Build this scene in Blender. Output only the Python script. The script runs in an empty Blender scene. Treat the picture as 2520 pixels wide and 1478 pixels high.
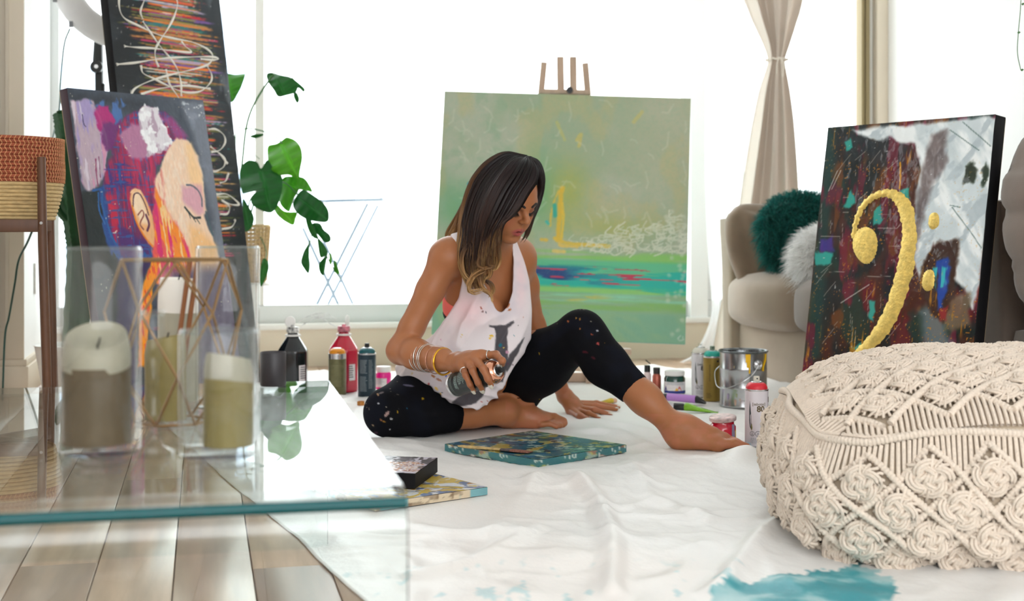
import bpy, bmesh, math, random
import numpy as np
from mathutils import Vector, Matrix
SC = bpy.context.scene
COL = SC.collection
# ------------------------------------------------------------------ camera
cam_data = bpy.data.cameras.new('camera')
cam_data.sensor_width = 36.0
cam_data.sensor_fit = 'HORIZONTAL'
cam_data.lens = 47.14
cam_data.shift_y = -0.069
cam_data.clip_start = 0.05
cam_data.dof.use_dof = True
cam_data.dof.focus_distance = 3.2
cam_data.dof.aperture_fstop = 4.2
cam = bpy.data.objects.new('camera', cam_data)
COL.objects.link(cam)
cam.location = (0, 0, 0.61)
cam.rotation_euler = (math.pi / 2, 0, 0)
SC.camera = cam
# ------------------------------------------------------------------ sky and exposure
world = bpy.data.worlds.new('overcast_sky')
SC.world = world
world.use_nodes = True
bg = world.node_tree.nodes['Background']
bg.inputs['Color'].default_value = (0.96, 0.985, 1.0, 1)
bg.inputs['Strength'].default_value = 2.1
SC.view_settings.view_transform = 'Standard'
SC.view_settings.look = 'None'
SC.view_settings.gamma = 1.0
SC.view_settings.use_curve_mapping = False
SC.view_settings.exposure = 1.3
SC.cycles.transparent_max_bounces = 24
SC.cycles.max_bounces = 10
SC.cycles.diffuse_bounces = 4
SC.cycles.glossy_bounces = 5
SC.cycles.transmission_bounces = 8
SC.cycles.caustics_reflective = False
SC.cycles.caustics_refractive = False
# ------------------------------------------------------------------ measures
FPX, CXP, HYP, CAMH = 3300.0, 1260.0, 565.0, 0.61
PI = math.pi


def pt(px, py, d):
    """a point of the room read from the photograph at distance d"""
    return Vector(((px - CXP) * d / FPX, d, CAMH - (py - HYP) * d / FPX))


def fl(px, py, z=0.0):
    d = (CAMH - z) * FPX / (py - HYP)
    return Vector(((px - CXP) * d / FPX, d, z))


def qz(px, d, z):
    return Vector(((px - CXP) * d / FPX, d, z))


TH = math.radians(13.0)                       # the room is turned 13 degrees from the camera axis
UV = Vector((math.cos(TH), math.sin(TH), 0))  # along the window wall
VV = Vector((-math.sin(TH), math.cos(TH), 0))  # along the floor boards, towards the window
WO = Vector((-0.73, 6.03, 0))                 # a point at the foot of the window wall


def room(a, b, z=0.0):
    """a along the window wall, b into the room from it"""
    return WO + UV * a - VV * b + Vector((0, 0, z))


def on_wall(px, b=0.0):
    """coordinate a of the window-wall point seen at column px"""
    k = (px - CXP) / FPX
    o = WO - VV * b
    # (o.x + a ux) = k (o.y + a uy)
    return (k * o.y - o.x) / (UV.x - k * UV.y)


# ------------------------------------------------------------------ colours and materials
def lin(c):
    c = np.asarray(c, float)
    return np.where(c <= 0.04045, c / 12.92, ((c + 0.055) / 1.055) ** 2.4)


def rgb(r, g, b):
    v = lin(np.array([r, g, b]) / 255.0)
    return (float(v[0]), float(v[1]), float(v[2]), 1.0)


MATS = {}


def mat(name, col=(0.8, 0.8, 0.8, 1), rough=0.5, metal=0.0, noise=None, bump=None, coat=0.0, attr=None, sheen=0.0,
        sss=0.0, spec=0.5, trans=0.0, emit=None, wave=None, translucent=0.0):
    """noise = (scale, amount) or (sx, sy, sz, amount); bump = (scale, distance); attr = a colour attribute"""
    if name in MATS:
        return MATS[name]
    m = bpy.data.materials.new(name)
    m.use_nodes = True
    nt = m.node_tree
    N, L = nt.nodes, nt.links
    p = N['Principled BSDF']
    p.inputs['Base Color'].default_value = col
    p.inputs['Roughness'].default_value = rough
    p.inputs['Metallic'].default_value = metal
    p.inputs['Coat Weight'].default_value = coat
    p.inputs['Coat Roughness'].default_value = 0.08
    p.inputs['Specular IOR Level'].default_value = spec
    p.inputs['Sheen Weight'].default_value = sheen
    p.inputs['Transmission Weight'].default_value = trans
    if sss:
        p.inputs['Subsurface Weight'].default_value = sss
        p.inputs['Subsurface Radius'].default_value = (0.012, 0.005, 0.003)
        p.inputs['Subsurface Scale'].default_value = 1.0
    tc = None
    src = None
    if attr:
        a = N.new('ShaderNodeAttribute')
        a.attribute_name = attr
        src = a.outputs['Color']
    if noise or bump or wave:
        tc = N.new('ShaderNodeTexCoord')
    if noise:
        sc = noise[:-1] if len(noise) > 2 else (noise[0],) * 3
        mp = N.new('ShaderNodeMapping')
        mp.inputs['Scale'].default_value = sc
        L.new(tc.outputs['Object'], mp.inputs['Vector'])
        nz = N.new('ShaderNodeTexNoise')
        nz.inputs['Scale'].default_value = 1.0
        nz.inputs['Detail'].default_value = 5.0
        L.new(mp.outputs['Vector'], nz.inputs['Vector'])
        mr = N.new('ShaderNodeMapRange')
        mr.inputs['From Min'].default_value = 0.3
        mr.inputs['From Max'].default_value = 0.7
        mr.inputs['To Min'].default_value = 1.0 - noise[-1]
        mr.inputs['To Max'].default_value = 1.0 + noise[-1] * 0.6
        L.new(nz.outputs['Fac'], mr.inputs['Value'])
        mx = N.new('ShaderNodeMix')
        mx.data_type = 'RGBA'
        mx.blend_type = 'MULTIPLY'
        mx.inputs['Factor'].default_value = 1.0
        if src is not None:
            L.new(src, mx.inputs['A'])
        else:
            mx.inputs['A'].default_value = col
        L.new(mr.outputs['Result'], mx.inputs['B'])
        src = mx.outputs['Result']
    if src is not None:
        L.new(src, p.inputs['Base Color'])
    if bump:
        nz = N.new('ShaderNodeTexNoise')
        nz.inputs['Scale'].default_value = bump[0]
        nz.inputs['Detail'].default_value = 4.0
        L.new(tc.outputs['Object'], nz.inputs['Vector'])
        b = N.new('ShaderNodeBump')
        b.inputs['Strength'].default_value = 1.0
        b.inputs['Distance'].default_value = bump[1]
        L.new(nz.outputs['Fac'], b.inputs['Height'])
        L.new(b.outputs['Normal'], p.inputs['Normal'])
    if emit:
        p.inputs['Emission Color'].default_value = emit[:4]
        p.inputs['Emission Strength'].default_value = emit[4]
    if translucent:
        tr = N.new('ShaderNodeBsdfTranslucent')
        if src is not None:
            L.new(src, tr.inputs['Color'])
        else:
            tr.inputs['Color'].default_value = col
        ms = N.new('ShaderNodeMixShader')
        ms.inputs['Fac'].default_value = translucent
        L.new(p.outputs['BSDF'], ms.inputs[1])
        L.new(tr.outputs['BSDF'], ms.inputs[2])
        L.new(ms.outputs['Shader'], N['Material Output'].inputs['Surface'])
    MATS[name] = m
    return m


def glass(name, tint=(1, 1, 1, 1), ior=1.5, rough=0.0):
    """clear sheet glass: Fresnel reflection over a tinted view through"""
    if name in MATS:
        return MATS[name]
    m = bpy.data.materials.new(name)
    m.use_nodes = True
    N, L = m.node_tree.nodes, m.node_tree.links
    N.remove(N['Principled BSDF'])
    t = N.new('ShaderNodeBsdfTransparent')
    t.inputs['Color'].default_value = tint
    g = N.new('ShaderNodeBsdfGlossy')
    g.inputs['Roughness'].default_value = rough
    f = N.new('ShaderNodeFresnel')
    ge = N.new('ShaderNodeNewGeometry')     # the same reflectance from either side of the sheet
    mr = N.new('ShaderNodeMapRange')
    mr.inputs['To Min'].default_value = ior
    mr.inputs['To Max'].default_value = 1.0 / ior
    L.new(ge.outputs['Backfacing'], mr.inputs['Value'])
    L.new(mr.outputs['Result'], f.inputs['IOR'])
    x = N.new('ShaderNodeMixShader')
    L.new(f.outputs['Fac'], x.inputs['Fac'])
    L.new(t.outputs['BSDF'], x.inputs[1])
    L.new(g.outputs['BSDF'], x.inputs[2])
    L.new(x.outputs['Shader'], N['Material Output'].inputs['Surface'])
    MATS[name] = m
    return m


def sheer(name, col, seen=0.5):
    """thin woven cloth: part open, part scattering"""
    if name in MATS:
        return MATS[name]
    m = bpy.data.materials.new(name)
    m.use_nodes = True
    N, L = m.node_tree.nodes, m.node_tree.links
    p = N['Principled BSDF']
    p.inputs['Base Color'].default_value = col
    p.inputs['Roughness'].default_value = 0.9
    tl = N.new('ShaderNodeBsdfTranslucent')
    tl.inputs['Color'].default_value = col
    tr = N.new('ShaderNodeBsdfTransparent')
    a = N.new('ShaderNodeMixShader')
    a.inputs['Fac'].default_value = 0.5
    L.new(p.outputs['BSDF'], a.inputs[1])
    L.new(tl.outputs['BSDF'], a.inputs[2])
    b = N.new('ShaderNodeMixShader')
    b.inputs['Fac'].default_value = seen
    L.new(tr.outputs['BSDF'], b.inputs[1])
    L.new(a.outputs['Shader'], b.inputs[2])
    L.new(b.outputs['Shader'], N['Material Output'].inputs['Surface'])
    MATS[name] = m
    return m


# ------------------------------------------------------------------ noise for painted surfaces
def _hash(ix, iy, seed):
    h = (ix.astype(np.int64) * 374761393 + iy.astype(np.int64) * 668265263 + seed * 1442695041) & 0x7fffffff
    h = ((h ^ (h >> 13)) * 1274126177) & 0x7fffffff
    return ((h ^ (h >> 16)) & 0xffff) / 65535.0


def vnoise(x, y, seed=0):
    ix, iy = np.floor(x), np.floor(y)
    fx, fy = x - ix, y - iy
    fx = fx * fx * (3 - 2 * fx)
    fy = fy * fy * (3 - 2 * fy)
    a = _hash(ix, iy, seed)
    b = _hash(ix + 1, iy, seed)
    c = _hash(ix, iy + 1, seed)
    d = _hash(ix + 1, iy + 1, seed)
    return (a * (1 - fx) + b * fx) * (1 - fy) + (c * (1 - fx) + d * fx) * fy


def fbm(x, y, seed=0, oct=4):
    s, a, t = 0.0, 0.5, 0.0
    for i in range(oct):
        s = s + a * vnoise(x, y, seed + i * 17)
        t += a
        a *= 0.5
        x, y = x * 2.03, y * 2.03
    return s / t


def sstep(a, b, x):
    t = np.clip((x - a) / (b - a), 0, 1)
    return t * t * (3 - 2 * t)


def over(base, colr, alpha):
    a = alpha[..., None]
    return base * (1 - a) + np.asarray(colr, float) / 255.0 * a


def seg_dist(x, y, pts):
    """distance from (x, y) to a polyline and the nearest parameter 0..1"""
    best = np.full(x.shape, 1e9)
    par = np.zeros(x.shape)
    n = len(pts) - 1
    for i in range(n):
        ax, ay = pts[i]
        bx, by = pts[i + 1]
        dx, dy = bx - ax, by - ay
        t = np.clip(((x - ax) * dx + (y - ay) * dy) / (dx * dx + dy * dy + 1e-12), 0, 1)
        d = np.hypot(x - ax - t * dx, y - ay - t * dy)
        m = d < best
        best = np.where(m, d, best)
        par = np.where(m, (i + t) / n, par)
    return best, par


def in_poly(x, y, poly):
    r = np.zeros(x.shape, bool)
    n = len(poly)
    for i in range(n):
        x0, y0 = poly[i]
        x1, y1 = poly[(i + 1) % n]
        c = ((y0 > y) != (y1 > y)) & (x < (x1 - x0) * (y - y0) / (y1 - y0 + 1e-12) + x0)
        r ^= c
    return r


def spline(pts, n=12, closed=False):
    """Catmull-Rom through points of any dimension"""
    P = [np.asarray(p, float) for p in pts]
    out = []
    m = len(P)
    rng = m if closed else m - 1
    for i in range(rng):
        if closed:
            p0, p1, p2, p3 = P[(i - 1) % m], P[i], P[(i + 1) % m], P[(i + 2) % m]
        else:
            p1, p2 = P[i], P[i + 1]
            p0 = P[i - 1] if i else 2 * p1 - p2
            p3 = P[i + 2] if i + 2 < m else 2 * p2 - p1
        for k in range(n):
            t = k / n
            out.append(0.5 * (2 * p1 + (p2 - p0) * t + (2 * p0 - 5 * p1 + 4 * p2 - p3) * t * t + (3 * p1 - p0 - 3 * p2 + p3) * t ** 3))
    if not closed:
        out.append(P[-1])
    return np.array(out)


# ------------------------------------------------------------------ mesh building
class MB:
    """collects shapes into one mesh"""

    def __init__(self):
        self.v, self.f, self.mi, self.cur = [], [], [], 0

    def add(self, vs, fs):
        o = len(self.v)
        self.v.extend([tuple(p) for p in vs])
        self.f.extend([tuple(i + o for i in f) for f in fs])
        self.mi.extend([self.cur] * len(fs))
        return self

    def box(self, x0, x1, y0, y1, z0, z1, M=None):
        vs = [Vector((x, y, z)) for x in (x0, x1) for y in (y0, y1) for z in (z0, z1)]
        if M is not None:
            vs = [M @ v for v in vs]
        return self.add(vs, [(0, 1, 3, 2), (4, 6, 7, 5), (0, 4, 5, 1), (2, 3, 7, 6), (0, 2, 6, 4), (1, 5, 7, 3)])

    def bar(self, a, b, w, t, up=(0, 0, 1)):
        """square bar from a to b, w wide, t thick"""
        a, b = Vector(a), Vector(b)
        d = (b - a).normalized()
        s = d.cross(Vector(up))
        if s.length < 1e-4:
            s = d.cross(Vector((1, 0, 0)))
        s.normalize()
        n = s.cross(d)
        vs = [p + s * (i * w / 2) + n * (j * t / 2) for p in (a, b) for i, j in ((-1, -1), (1, -1), (1, 1), (-1, 1))]
        return self.add(vs, [(0, 3, 2, 1), (4, 5, 6, 7), (0, 1, 5, 4), (1, 2, 6, 5), (2, 3, 7, 6), (3, 0, 4, 7)])

    def lathe(self, prof, n=24, M=None, closed=False, sq=None):
        """turned profile [(r, z)]; ends with r=0 close themselves"""
        vs, fs, rows = [], [], []
        for r, z in prof:
            if r <= 1e-6:
                rows.append([len(vs)])
                vs.append(Vector((0, 0, z)))
            else:
                row = []
                for k in range(n):
                    a = 2 * PI * k / n
                    rr = r
                    if sq:
                        rr = r / (abs(math.cos(a)) ** sq + abs(math.sin(a)) ** sq) ** (1 / sq)
                    row.append(len(vs))
                    vs.append(Vector((rr * math.cos(a), rr * math.sin(a), z)))
                rows.append(row)
        if closed:
            rows.append(rows[0])
        for A, B in zip(rows, rows[1:]):
            if len(A) == 1 and len(B) == 1:
                continue
            for k in range(n):
                k2 = (k + 1) % n
                if len(A) == 1:
                    fs.append((A[0], B[k2], B[k]))
                elif len(B) == 1:
                    fs.append((A[k], A[k2], B[0]))
                else:
                    fs.append((A[k], A[k2], B[k2], B[k]))
        if M is not None:
            vs = [M @ v for v in vs]
        return self.add(vs, fs)

    def tube(self, path, r, n=6, cap=True, closed=False, mod=None, flat=1.0, up=None):
        """tube along a path; r a number or a list; mod(i, angle) scales the radius"""
        P = np.asarray([tuple(p) for p in path], float)
        m = len(P)
        T = np.gradient(P, axis=0)
        if closed:
            T = np.roll(P, -1, 0) - np.roll(P, 1, 0)
        T /= np.linalg.norm(T, axis=1)[:, None] + 1e-12
        nrm = np.array(up, float) if up is not None else np.array([0, 0, 1.0])
        if abs(nrm @ T[0]) > 0.9:
            nrm = np.array([1.0, 0, 0])
        R = np.full(m, r) if np.isscalar(r) else np.asarray(r, float)
        ang = np.arange(n) * 2 * PI / n
        vs = np.zeros((m, n, 3))
        for i in range(m):
            nrm = nrm - T[i] * (nrm @ T[i])
            nrm /= np.linalg.norm(nrm) + 1e-12
            b = np.cross(T[i], nrm)
            rr = R[i] * (mod(i, ang) if mod else 1.0)
            vs[i] = P[i] + (np.cos(ang) * rr)[:, None] * b + (np.sin(ang) * rr * flat)[:, None] * nrm
        fs = []
        for i in range(m if closed else m - 1):
            j = (i + 1) % m
            for k in range(n):
                k2 = (k + 1) % n
                fs.append((i * n + k, i * n + k2, j * n + k2, j * n + k))
        if cap and not closed:
            fs.append(tuple(range(n))[::-1])
            fs.append(tuple((m - 1) * n + k for k in range(n)))
        return self.add(vs.reshape(-1, 3), fs)

    def grid(self, P):
        """P is an array (rows, cols, 3)"""
        a, b = P.shape[:2]
        idx = np.arange(a * b).reshape(a, b)
        fs = np.stack([idx[:-1, :-1], idx[:-1, 1:], idx[1:, 1:], idx[1:, :-1]], -1).reshape(-1, 4)
        return self.add(P.reshape(-1, 3), fs.tolist())

    def prism(self, poly, z0, z1, M=None):
        n = len(poly)
        vs = [Vector((x, y, z)) for z in (z0, z1) for x, y in poly]
        if M is not None:
            vs = [M @ v for v in vs]
        fs = [tuple(range(n))[::-1], tuple(range(n, 2 * n))] + [(i, (i + 1) % n, n + (i + 1) % n, n + i) for i in range(n)]
        return self.add(vs, fs)

    def mesh(self, name):
        me = bpy.data.meshes.new(name)
        me.from_pydata(self.v, [], self.f)
        return me

    def build(self, name, m, parent=None, smooth=False, bevel=0.0, seg=2, angle=35):
        me = self.mesh(name)
        return link(name, me, m, parent, smooth, bevel, seg, self.mi, angle)


def link(name, me, m, parent=None, smooth=False, bevel=0.0, seg=2, mi=None, angle=35):
    ms = m if isinstance(m, (list, tuple)) else [m]
    for x in ms:
        me.materials.append(x)
    if len(ms) > 1 and mi:
        me.polygons.foreach_set('material_index', mi)
    if bevel:
        bm = bmesh.new()
        bm.from_mesh(me)
        bmesh.ops.remove_doubles(bm, verts=bm.verts, dist=1e-6)
        es = [e for e in bm.edges if len(e.link_faces) == 2 and e.calc_face_angle(0) > math.radians(angle)]
        bmesh.ops.bevel(bm, geom=es, offset=bevel, segments=seg, profile=0.5, affect='EDGES')
        bm.to_mesh(me)
        bm.free()
    if smooth or bevel:
        me.polygons.foreach_set('use_smooth', [True] * len(me.polygons))
        if not smooth or angle:
            try:
                me.set_sharp_from_angle(angle=math.radians(50))
            except Exception:
                pass
    me.update()
    o = bpy.data.objects.new(name, me)
    COL.objects.link(o)
    if parent is not None:
        o.parent = parent
    return o


def big_mesh(name, V, Fq, m, parent=None, colors=None, smooth=True, attr='paint'):
    """a mesh from numpy arrays (quads), with a colour attribute in linear rgb"""
    me = bpy.data.meshes.new(name)
    V = np.asarray(V, np.float32)
    Fq = np.asarray(Fq, np.int32)
    k = Fq.shape[1]
    me.vertices.add(len(V))
    me.vertices.foreach_set('co', V.ravel())
    me.loops.add(Fq.size)
    me.loops.foreach_set('vertex_index', Fq.ravel())
    me.polygons.add(len(Fq))
    me.polygons.foreach_set('loop_start', np.arange(len(Fq), dtype=np.int32) * k)
    me.update(calc_edges=True)
    if colors is not None:
        a = me.color_attributes.new(attr, 'FLOAT_COLOR', 'POINT')
        c = np.ones((len(V), 4), np.float32)
        c[:, :3] = lin(np.clip(colors, 0, 1))
        a.data.foreach_set('color', c.ravel())
    if smooth:
        me.polygons.foreach_set('use_smooth', np.ones(len(Fq), bool))
    me.validate()
    me.materials.append(m)
    o = bpy.data.objects.new(name, me)
    COL.objects.link(o)
    if parent is not None:
        o.parent = parent
    return o


def grid_faces(a, b, wrap=False):
    idx = np.arange(a * b).reshape(a, b)
    if wrap:
        idx = np.concatenate([idx, idx[:, :1]], 1)
    return np.stack([idx[:-1, :-1], idx[:-1, 1:], idx[1:, 1:], idx[1:, :-1]], -1).reshape(-1, 4)


def tag(o, label=None, cat=None, group=None, kind=None):
    if label:
        o['label'] = label
    if cat:
        o['category'] = cat
    if group:
        o['group'] = group
    if kind:
        o['kind'] = kind
    return o


def thing(name, label, cat, loc=(0, 0, 0), rz=0.0, group=None, M=None):
    o = bpy.data.objects.new(name, None)
    COL.objects.link(o)
    o.empty_display_size = 0.05
    if M is not None:
        o.matrix_world = M
    else:
        o.location = loc
        o.rotation_euler = (0, 0, rz)
    return tag(o, label, cat, group)


def frame_from(z_axis, x_hint=(1, 0, 0), loc=(0, 0, 0)):
    """a matrix whose local z runs along z_axis"""
    z = Vector(z_axis).normalized()
    x = Vector(x_hint) - z * Vector(x_hint).dot(z)
    x.normalize()
    y = z.cross(x)
    M = Matrix((x, y, z)).transposed().to_4x4()
    M.translation = Vector(loc)
    return M


def text_mesh(body, size, depth=0.0004, wrap_r=None, align='CENTER', bold=0.0):
    """lettering as flat geometry in the x-z plane (facing -y); bent round a cylinder of radius wrap_r when given"""
    cu = bpy.data.curves.new('lettering', 'FONT')
    cu.body = body
    cu.size = size
    cu.align_x = align
    cu.align_y = 'CENTER'
    cu.offset = bold
    cu.resolution_u = 3
    o = bpy.data.objects.new('lettering', cu)
    me = bpy.data.meshes.new_from_object(o)
    bpy.data.objects.remove(o)
    bpy.data.curves.remove(cu)
    if wrap_r:
        bm = bmesh.new()
        bm.from_mesh(me)
        bmesh.ops.triangulate(bm, faces=bm.faces)
        bm.to_mesh(me)
        bm.free()
    for v in me.vertices:
        x, y = v.co.x, v.co.y
        if wrap_r:
            a = x / wrap_r
            v.co = (wrap_r * math.sin(a), -wrap_r * math.cos(a), y)
        else:
            v.co = (x, 0, y)
    return me


def wrap_patch(r, a0, a1, z0, z1, n=12, M=None):
    """a label patch round a cylinder, angles from the -y direction"""
    mb = MB()
    P = np.zeros((2, n + 1, 3))
    for i in range(n + 1):
        a = a0 + (a1 - a0) * i / n
        for j, z in enumerate((z0, z1)):
            P[j, i] = (r * math.sin(a), -r * math.cos(a), z)
    mb.grid(P)
    return mb
# ================================================================== the room
m_wall = mat('white_wall_paint', rgb(250, 250, 248), 0.85, bump=(60, 0.0004))
m_cream = mat('cream_paint', rgb(226, 214, 194), 0.7)
m_trim = mat('white_gloss_trim', rgb(240, 238, 232), 0.4)
m_ceil = mat('ceiling_paint', rgb(238, 238, 236), 0.9)
m_pane = glass('window_glass', (0.98, 1.0, 0.995, 1), 1.3)
m_bronze = mat('bronze_mullion', rgb(140, 124, 88), 0.5, 0.3)
m_greyframe = mat('grey_window_frame', rgb(222, 224, 222), 0.5)


def wall_box(mb, a0, a1, b0, b1, z0, z1):
    """box laid out in room axes"""
    M = Matrix((UV, -VV, Vector((0, 0, 1)))).transposed().to_4x4()
    M.translation = WO
    return mb.box(a0, a1, b0, b1, z0, z1, M)


A_L = on_wall(112)       # where the left wall meets the window wall
A_R = on_wall(2184)      # where the right wall meets the window wall
A_M0, A_M1 = on_wall(2121), on_wall(2142)
A_P0, A_P1 = on_wall(1700), on_wall(1742)
CEIL = 2.75

floor_o = MB()
wall_box(floor_o, A_L - 1.7, A_R + 1.2, -0.05, 7.7, -0.06, -0.012)
floor_o = tag(floor_o.build('floor', mat('floor_screed', rgb(90, 74, 60), 0.9)), kind='structure')
m_planks = []
for i, c in enumerate([(192, 164, 140), (182, 151, 126), (200, 173, 149), (176, 147, 123)]):
    m_planks.append(mat('oak_board_%s' % 'abcd'[i], rgb(*c), 0.30, noise=(26, 2.2, 8, 0.28), bump=(180, 0.00025)))
random.seed(4)
pw = 0.137
M_room = Matrix((UV, -VV, Vector((0, 0, 1)))).transposed().to_4x4()
a = A_L - 1.45
row = 0
plank_meshes = {}
while a < A_R + 1.0:
    b = -0.04 + (row * 0.47 % 1.3) - 1.3
    while b < 6.5:
        b0, b1 = max(b, -0.04), min(b + 1.3, 6.55)
        if b1 - b0 > 0.05:
            key = (round(b1 - b0, 3), random.randrange(4))
            mb = MB()
            if key not in plank_meshes:
                mb.box(0.0012, pw - 0.0012, 0.0008, b1 - b0 - 0.0008, -0.012, 0.0)
                o = mb.build('plank', m_planks[key[1]], floor_o, bevel=0.0012, seg=1)
                plank_meshes[key] = o.data
            else:
                o = bpy.data.objects.new('plank', plank_meshes[key])
                COL.objects.link(o)
                o.parent = floor_o
            T = M_room.copy()
            T.translation = room(a, b0)
            o.matrix_world = T
        b += 1.3
    a += pw
    row += 1

c = MB()
wall_box(c, A_L - 1.7, A_R + 1.2, -0.3, 7.7, CEIL, CEIL + 0.1)
tag(c.build('ceiling', m_ceil), kind='structure')

# window wall: a low upstand, the sill, the frame and the glass
w = MB()
wall_box(w, A_L - 0.1, A_R + 0.1, -0.14, 0.0, 0, 0.165)
wall_window = tag(w.build('wall_window', m_cream), kind='structure')
w = MB()
wall_box(w, A_L - 0.1, A_R + 0.1, -0.2, 0.012, 0.165, 0.192)
sill = tag(w.build('trim_1', m_trim, bevel=0.004), kind='structure')
w = MB()
wall_box(w, A_L - 0.1, A_R + 0.1, -0.14, 0.0, 2.5, CEIL)
tag(w.build('wall_header', m_wall), kind='structure')

win = MB()
wall_box(win, A_L, A_P0, -0.10, -0.045, 0.192, 0.272)
wall_box(win, A_L, A_P0, -0.10, -0.045, 2.44, 2.5)
wall_box(win, A_L, A_L + 0.05, -0.10, -0.045, 0.272, 2.44)
am = on_wall(640)
window_1 = tag(win.build('window_1', m_greyframe, bevel=0.004), kind='structure')
for x0, x1 in ((A_L + 0.05, am), (am, A_P0)):
    p = MB()
    wall_box(p, x0, x1, -0.078, -0.072, 0.272, 2.44)
    p.build('pane', m_pane, window_1)
p = MB()
wall_box(p, am - 0.02, am + 0.02, -0.095, -0.05, 0.272, 2.44)
p.build('mullion', m_trim, window_1, bevel=0.004)

pier = MB()
wall_box(pier, A_P0, A_P1, -0.14, 0.0, 0.192, 2.5)
tag(pier.build('wall_pier', m_wall), kind='structure')

win = MB()
wall_box(win, A_P1, A_M0, -0.10, -0.045, 0.192, 0.272)
wall_box(win, A_P1, A_M0, -0.10, -0.045, 2.44, 2.5)
wall_box(win, A_P1, A_P1 + 0.04, -0.10, -0.045, 0.272, 2.44)
window_2 = tag(win.build('window_2', m_greyframe, bevel=0.004), kind='structure')
p = MB()
wall_box(p, A_P1 + 0.04, A_M0, -0.078, -0.072, 0.272, 2.44)
p.build('pane', m_pane, window_2)
p = MB()
wall_box(p, A_M0, A_M0 + 0.016, -0.012, 0.0, 0.192, 2.5)
wall_box(p, A_M0 + 0.022, A_M1, -0.014, -0.002, 0.192, 2.5)
wall_box(p, A_M0 + 0.012, A_M1 - .006, -0.09, -0.012, 0.192, 2.5)
tag(p.build('bronze_mullion', m_bronze, window_2, bevel=0.003), 'bronze coloured metal mullion at the corner')
jm = MB()
wall_box(jm, A_M1, on_wall(2156), -0.12, -0.03, 0.192, 2.5)
tag(jm.build('trim_2', m_trim, bevel=0.004), kind='structure')
jm = MB()
wall_box(jm, on_wall(2156), A_R, -0.12, 0.01, 0.192, 2.5)
tag(jm.build('trim_3', m_cream, bevel=0.004), kind='structure')

r = MB()
wall_box(r, A_R, A_R + 0.12, -0.14, 7.7, 0, CEIL)
tag(r.build('wall_right', m_wall), kind='structure')
r = MB()
wall_box(r, A_R - 0.014, A_R, 0.0, 5.9, 0, 0.1)
tag(r.build('baseboard_right', m_trim, bevel=0.004), kind='structure')

# left: a short return wall between the window and a panelled end, its shade painted as cream
AL2 = -1.78
pA = Vector((-1.795, 4.93, 0)) - WO
a_end, b_end = pA.dot(UV), -pA.dot(VV)
l = MB()
wall_box(l, a_end - 1.2, a_end, -0.14, b_end, 0, CEIL)
tag(l.build('wall_left', [m_wall, m_cream]), kind='structure')
l = MB()
wall_box(l, a_end - 1.2, a_end + 0.018, 0.0, b_end + 0.018, 0, 0.11)
wall_box(l, a_end - 1.2, a_end + 0.012, 0.0, b_end + 0.012, 0.11, 0.135)
tag(l.build('baseboard_left', m_cream, bevel=0.004), kind='structure')
l = MB()
wall_box(l, a_end - 1.2, a_end + 0.002, b_end, b_end + 0.012, 0.135, CEIL)
tag(l.build('trim_4', m_cream, bevel=0.003), kind='structure')
l = MB()
wall_box(l, a_end - 0.062, a_end - 0.05, b_end + 0.012, b_end + 0.02, 0.25, 2.3)
wall_box(l, a_end - 0.4, a_end - 0.388, b_end + 0.012, b_end + 0.02, 0.25, 2.3)
wall_box(l, a_end - 0.4, a_end - 0.05, b_end + 0.012, b_end + 0.02, 0.238, 0.25)
tag(l.build('trim_5', m_cream), kind='structure')
o = MB()
T = M_room.copy()
T.translation = room(a_end, b_end - 0.33, 0.42)
o.box(0, 0.008, -0.035, 0.035, -0.06, 0.06, T)
tag(o.build('wall_outlet', m_trim, bevel=0.003), 'white outlet plate low on the left return wall beside the window', 'outlet')

# unseen walls behind the camera, added to cut front light, with a made-up opening
r = MB()
wall_box(r, A_L - 1.7, A_L - 1.6, 0.9, 7.7, 0, CEIL)
tag(r.build('wall_far_left_unseen', m_wall), kind='structure')
r = MB()
wall_box(r, A_L - 1.7, A_R + 0.1, 7.6, 7.7, 0, 0.5)
wall_box(r, A_L - 1.7, A_R + 0.1, 7.6, 7.7, 2.45, CEIL)
wall_box(r, A_L - 1.7, A_L - 0.6, 7.6, 7.7, 0.5, 2.45)
wall_box(r, A_R - 0.7, A_R + 0.1, 7.6, 7.7, 0.5, 2.45)
tag(r.build('wall_back_unseen', m_wall), kind='structure')

# ------------------------------------------------------------------ drop cloth over the boards
GX, GY = 330, 400
xs = np.linspace(0, 1, GX)
ys = np.linspace(0, 1, GY) ** 1.25
EL = lambda y: -0.766 - 0.424 * (y - 3.44)
U_, V_ = np.meshgrid(xs, ys)
Yc = 1.15 + V_ * (5.74 - 1.15)
XL = EL(Yc) + 0.02 * (fbm(Yc * 3, Yc * 0, 3) - 0.5)
XR = 1.55 + (6.0 - Yc) * 0.2309 + 0.0
Xc = XL + (XR - XL) * U_
Yc = Yc + 0.05 * (fbm(Xc * 1.5, Yc * 0, 9) - 0.5) * V_ ** 6
hgt = np.zeros_like(Xc)


def ridged(x, y, s, o=3):
    t = 0
    a = 1
    for i in range(o):
        t = t + a * (1 - np.abs(2 * vnoise(x, y, s + i) - 1)) ** 3
        x, y, a = x * 2.1, y * 2.1, a * 0.5
    return t


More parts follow.
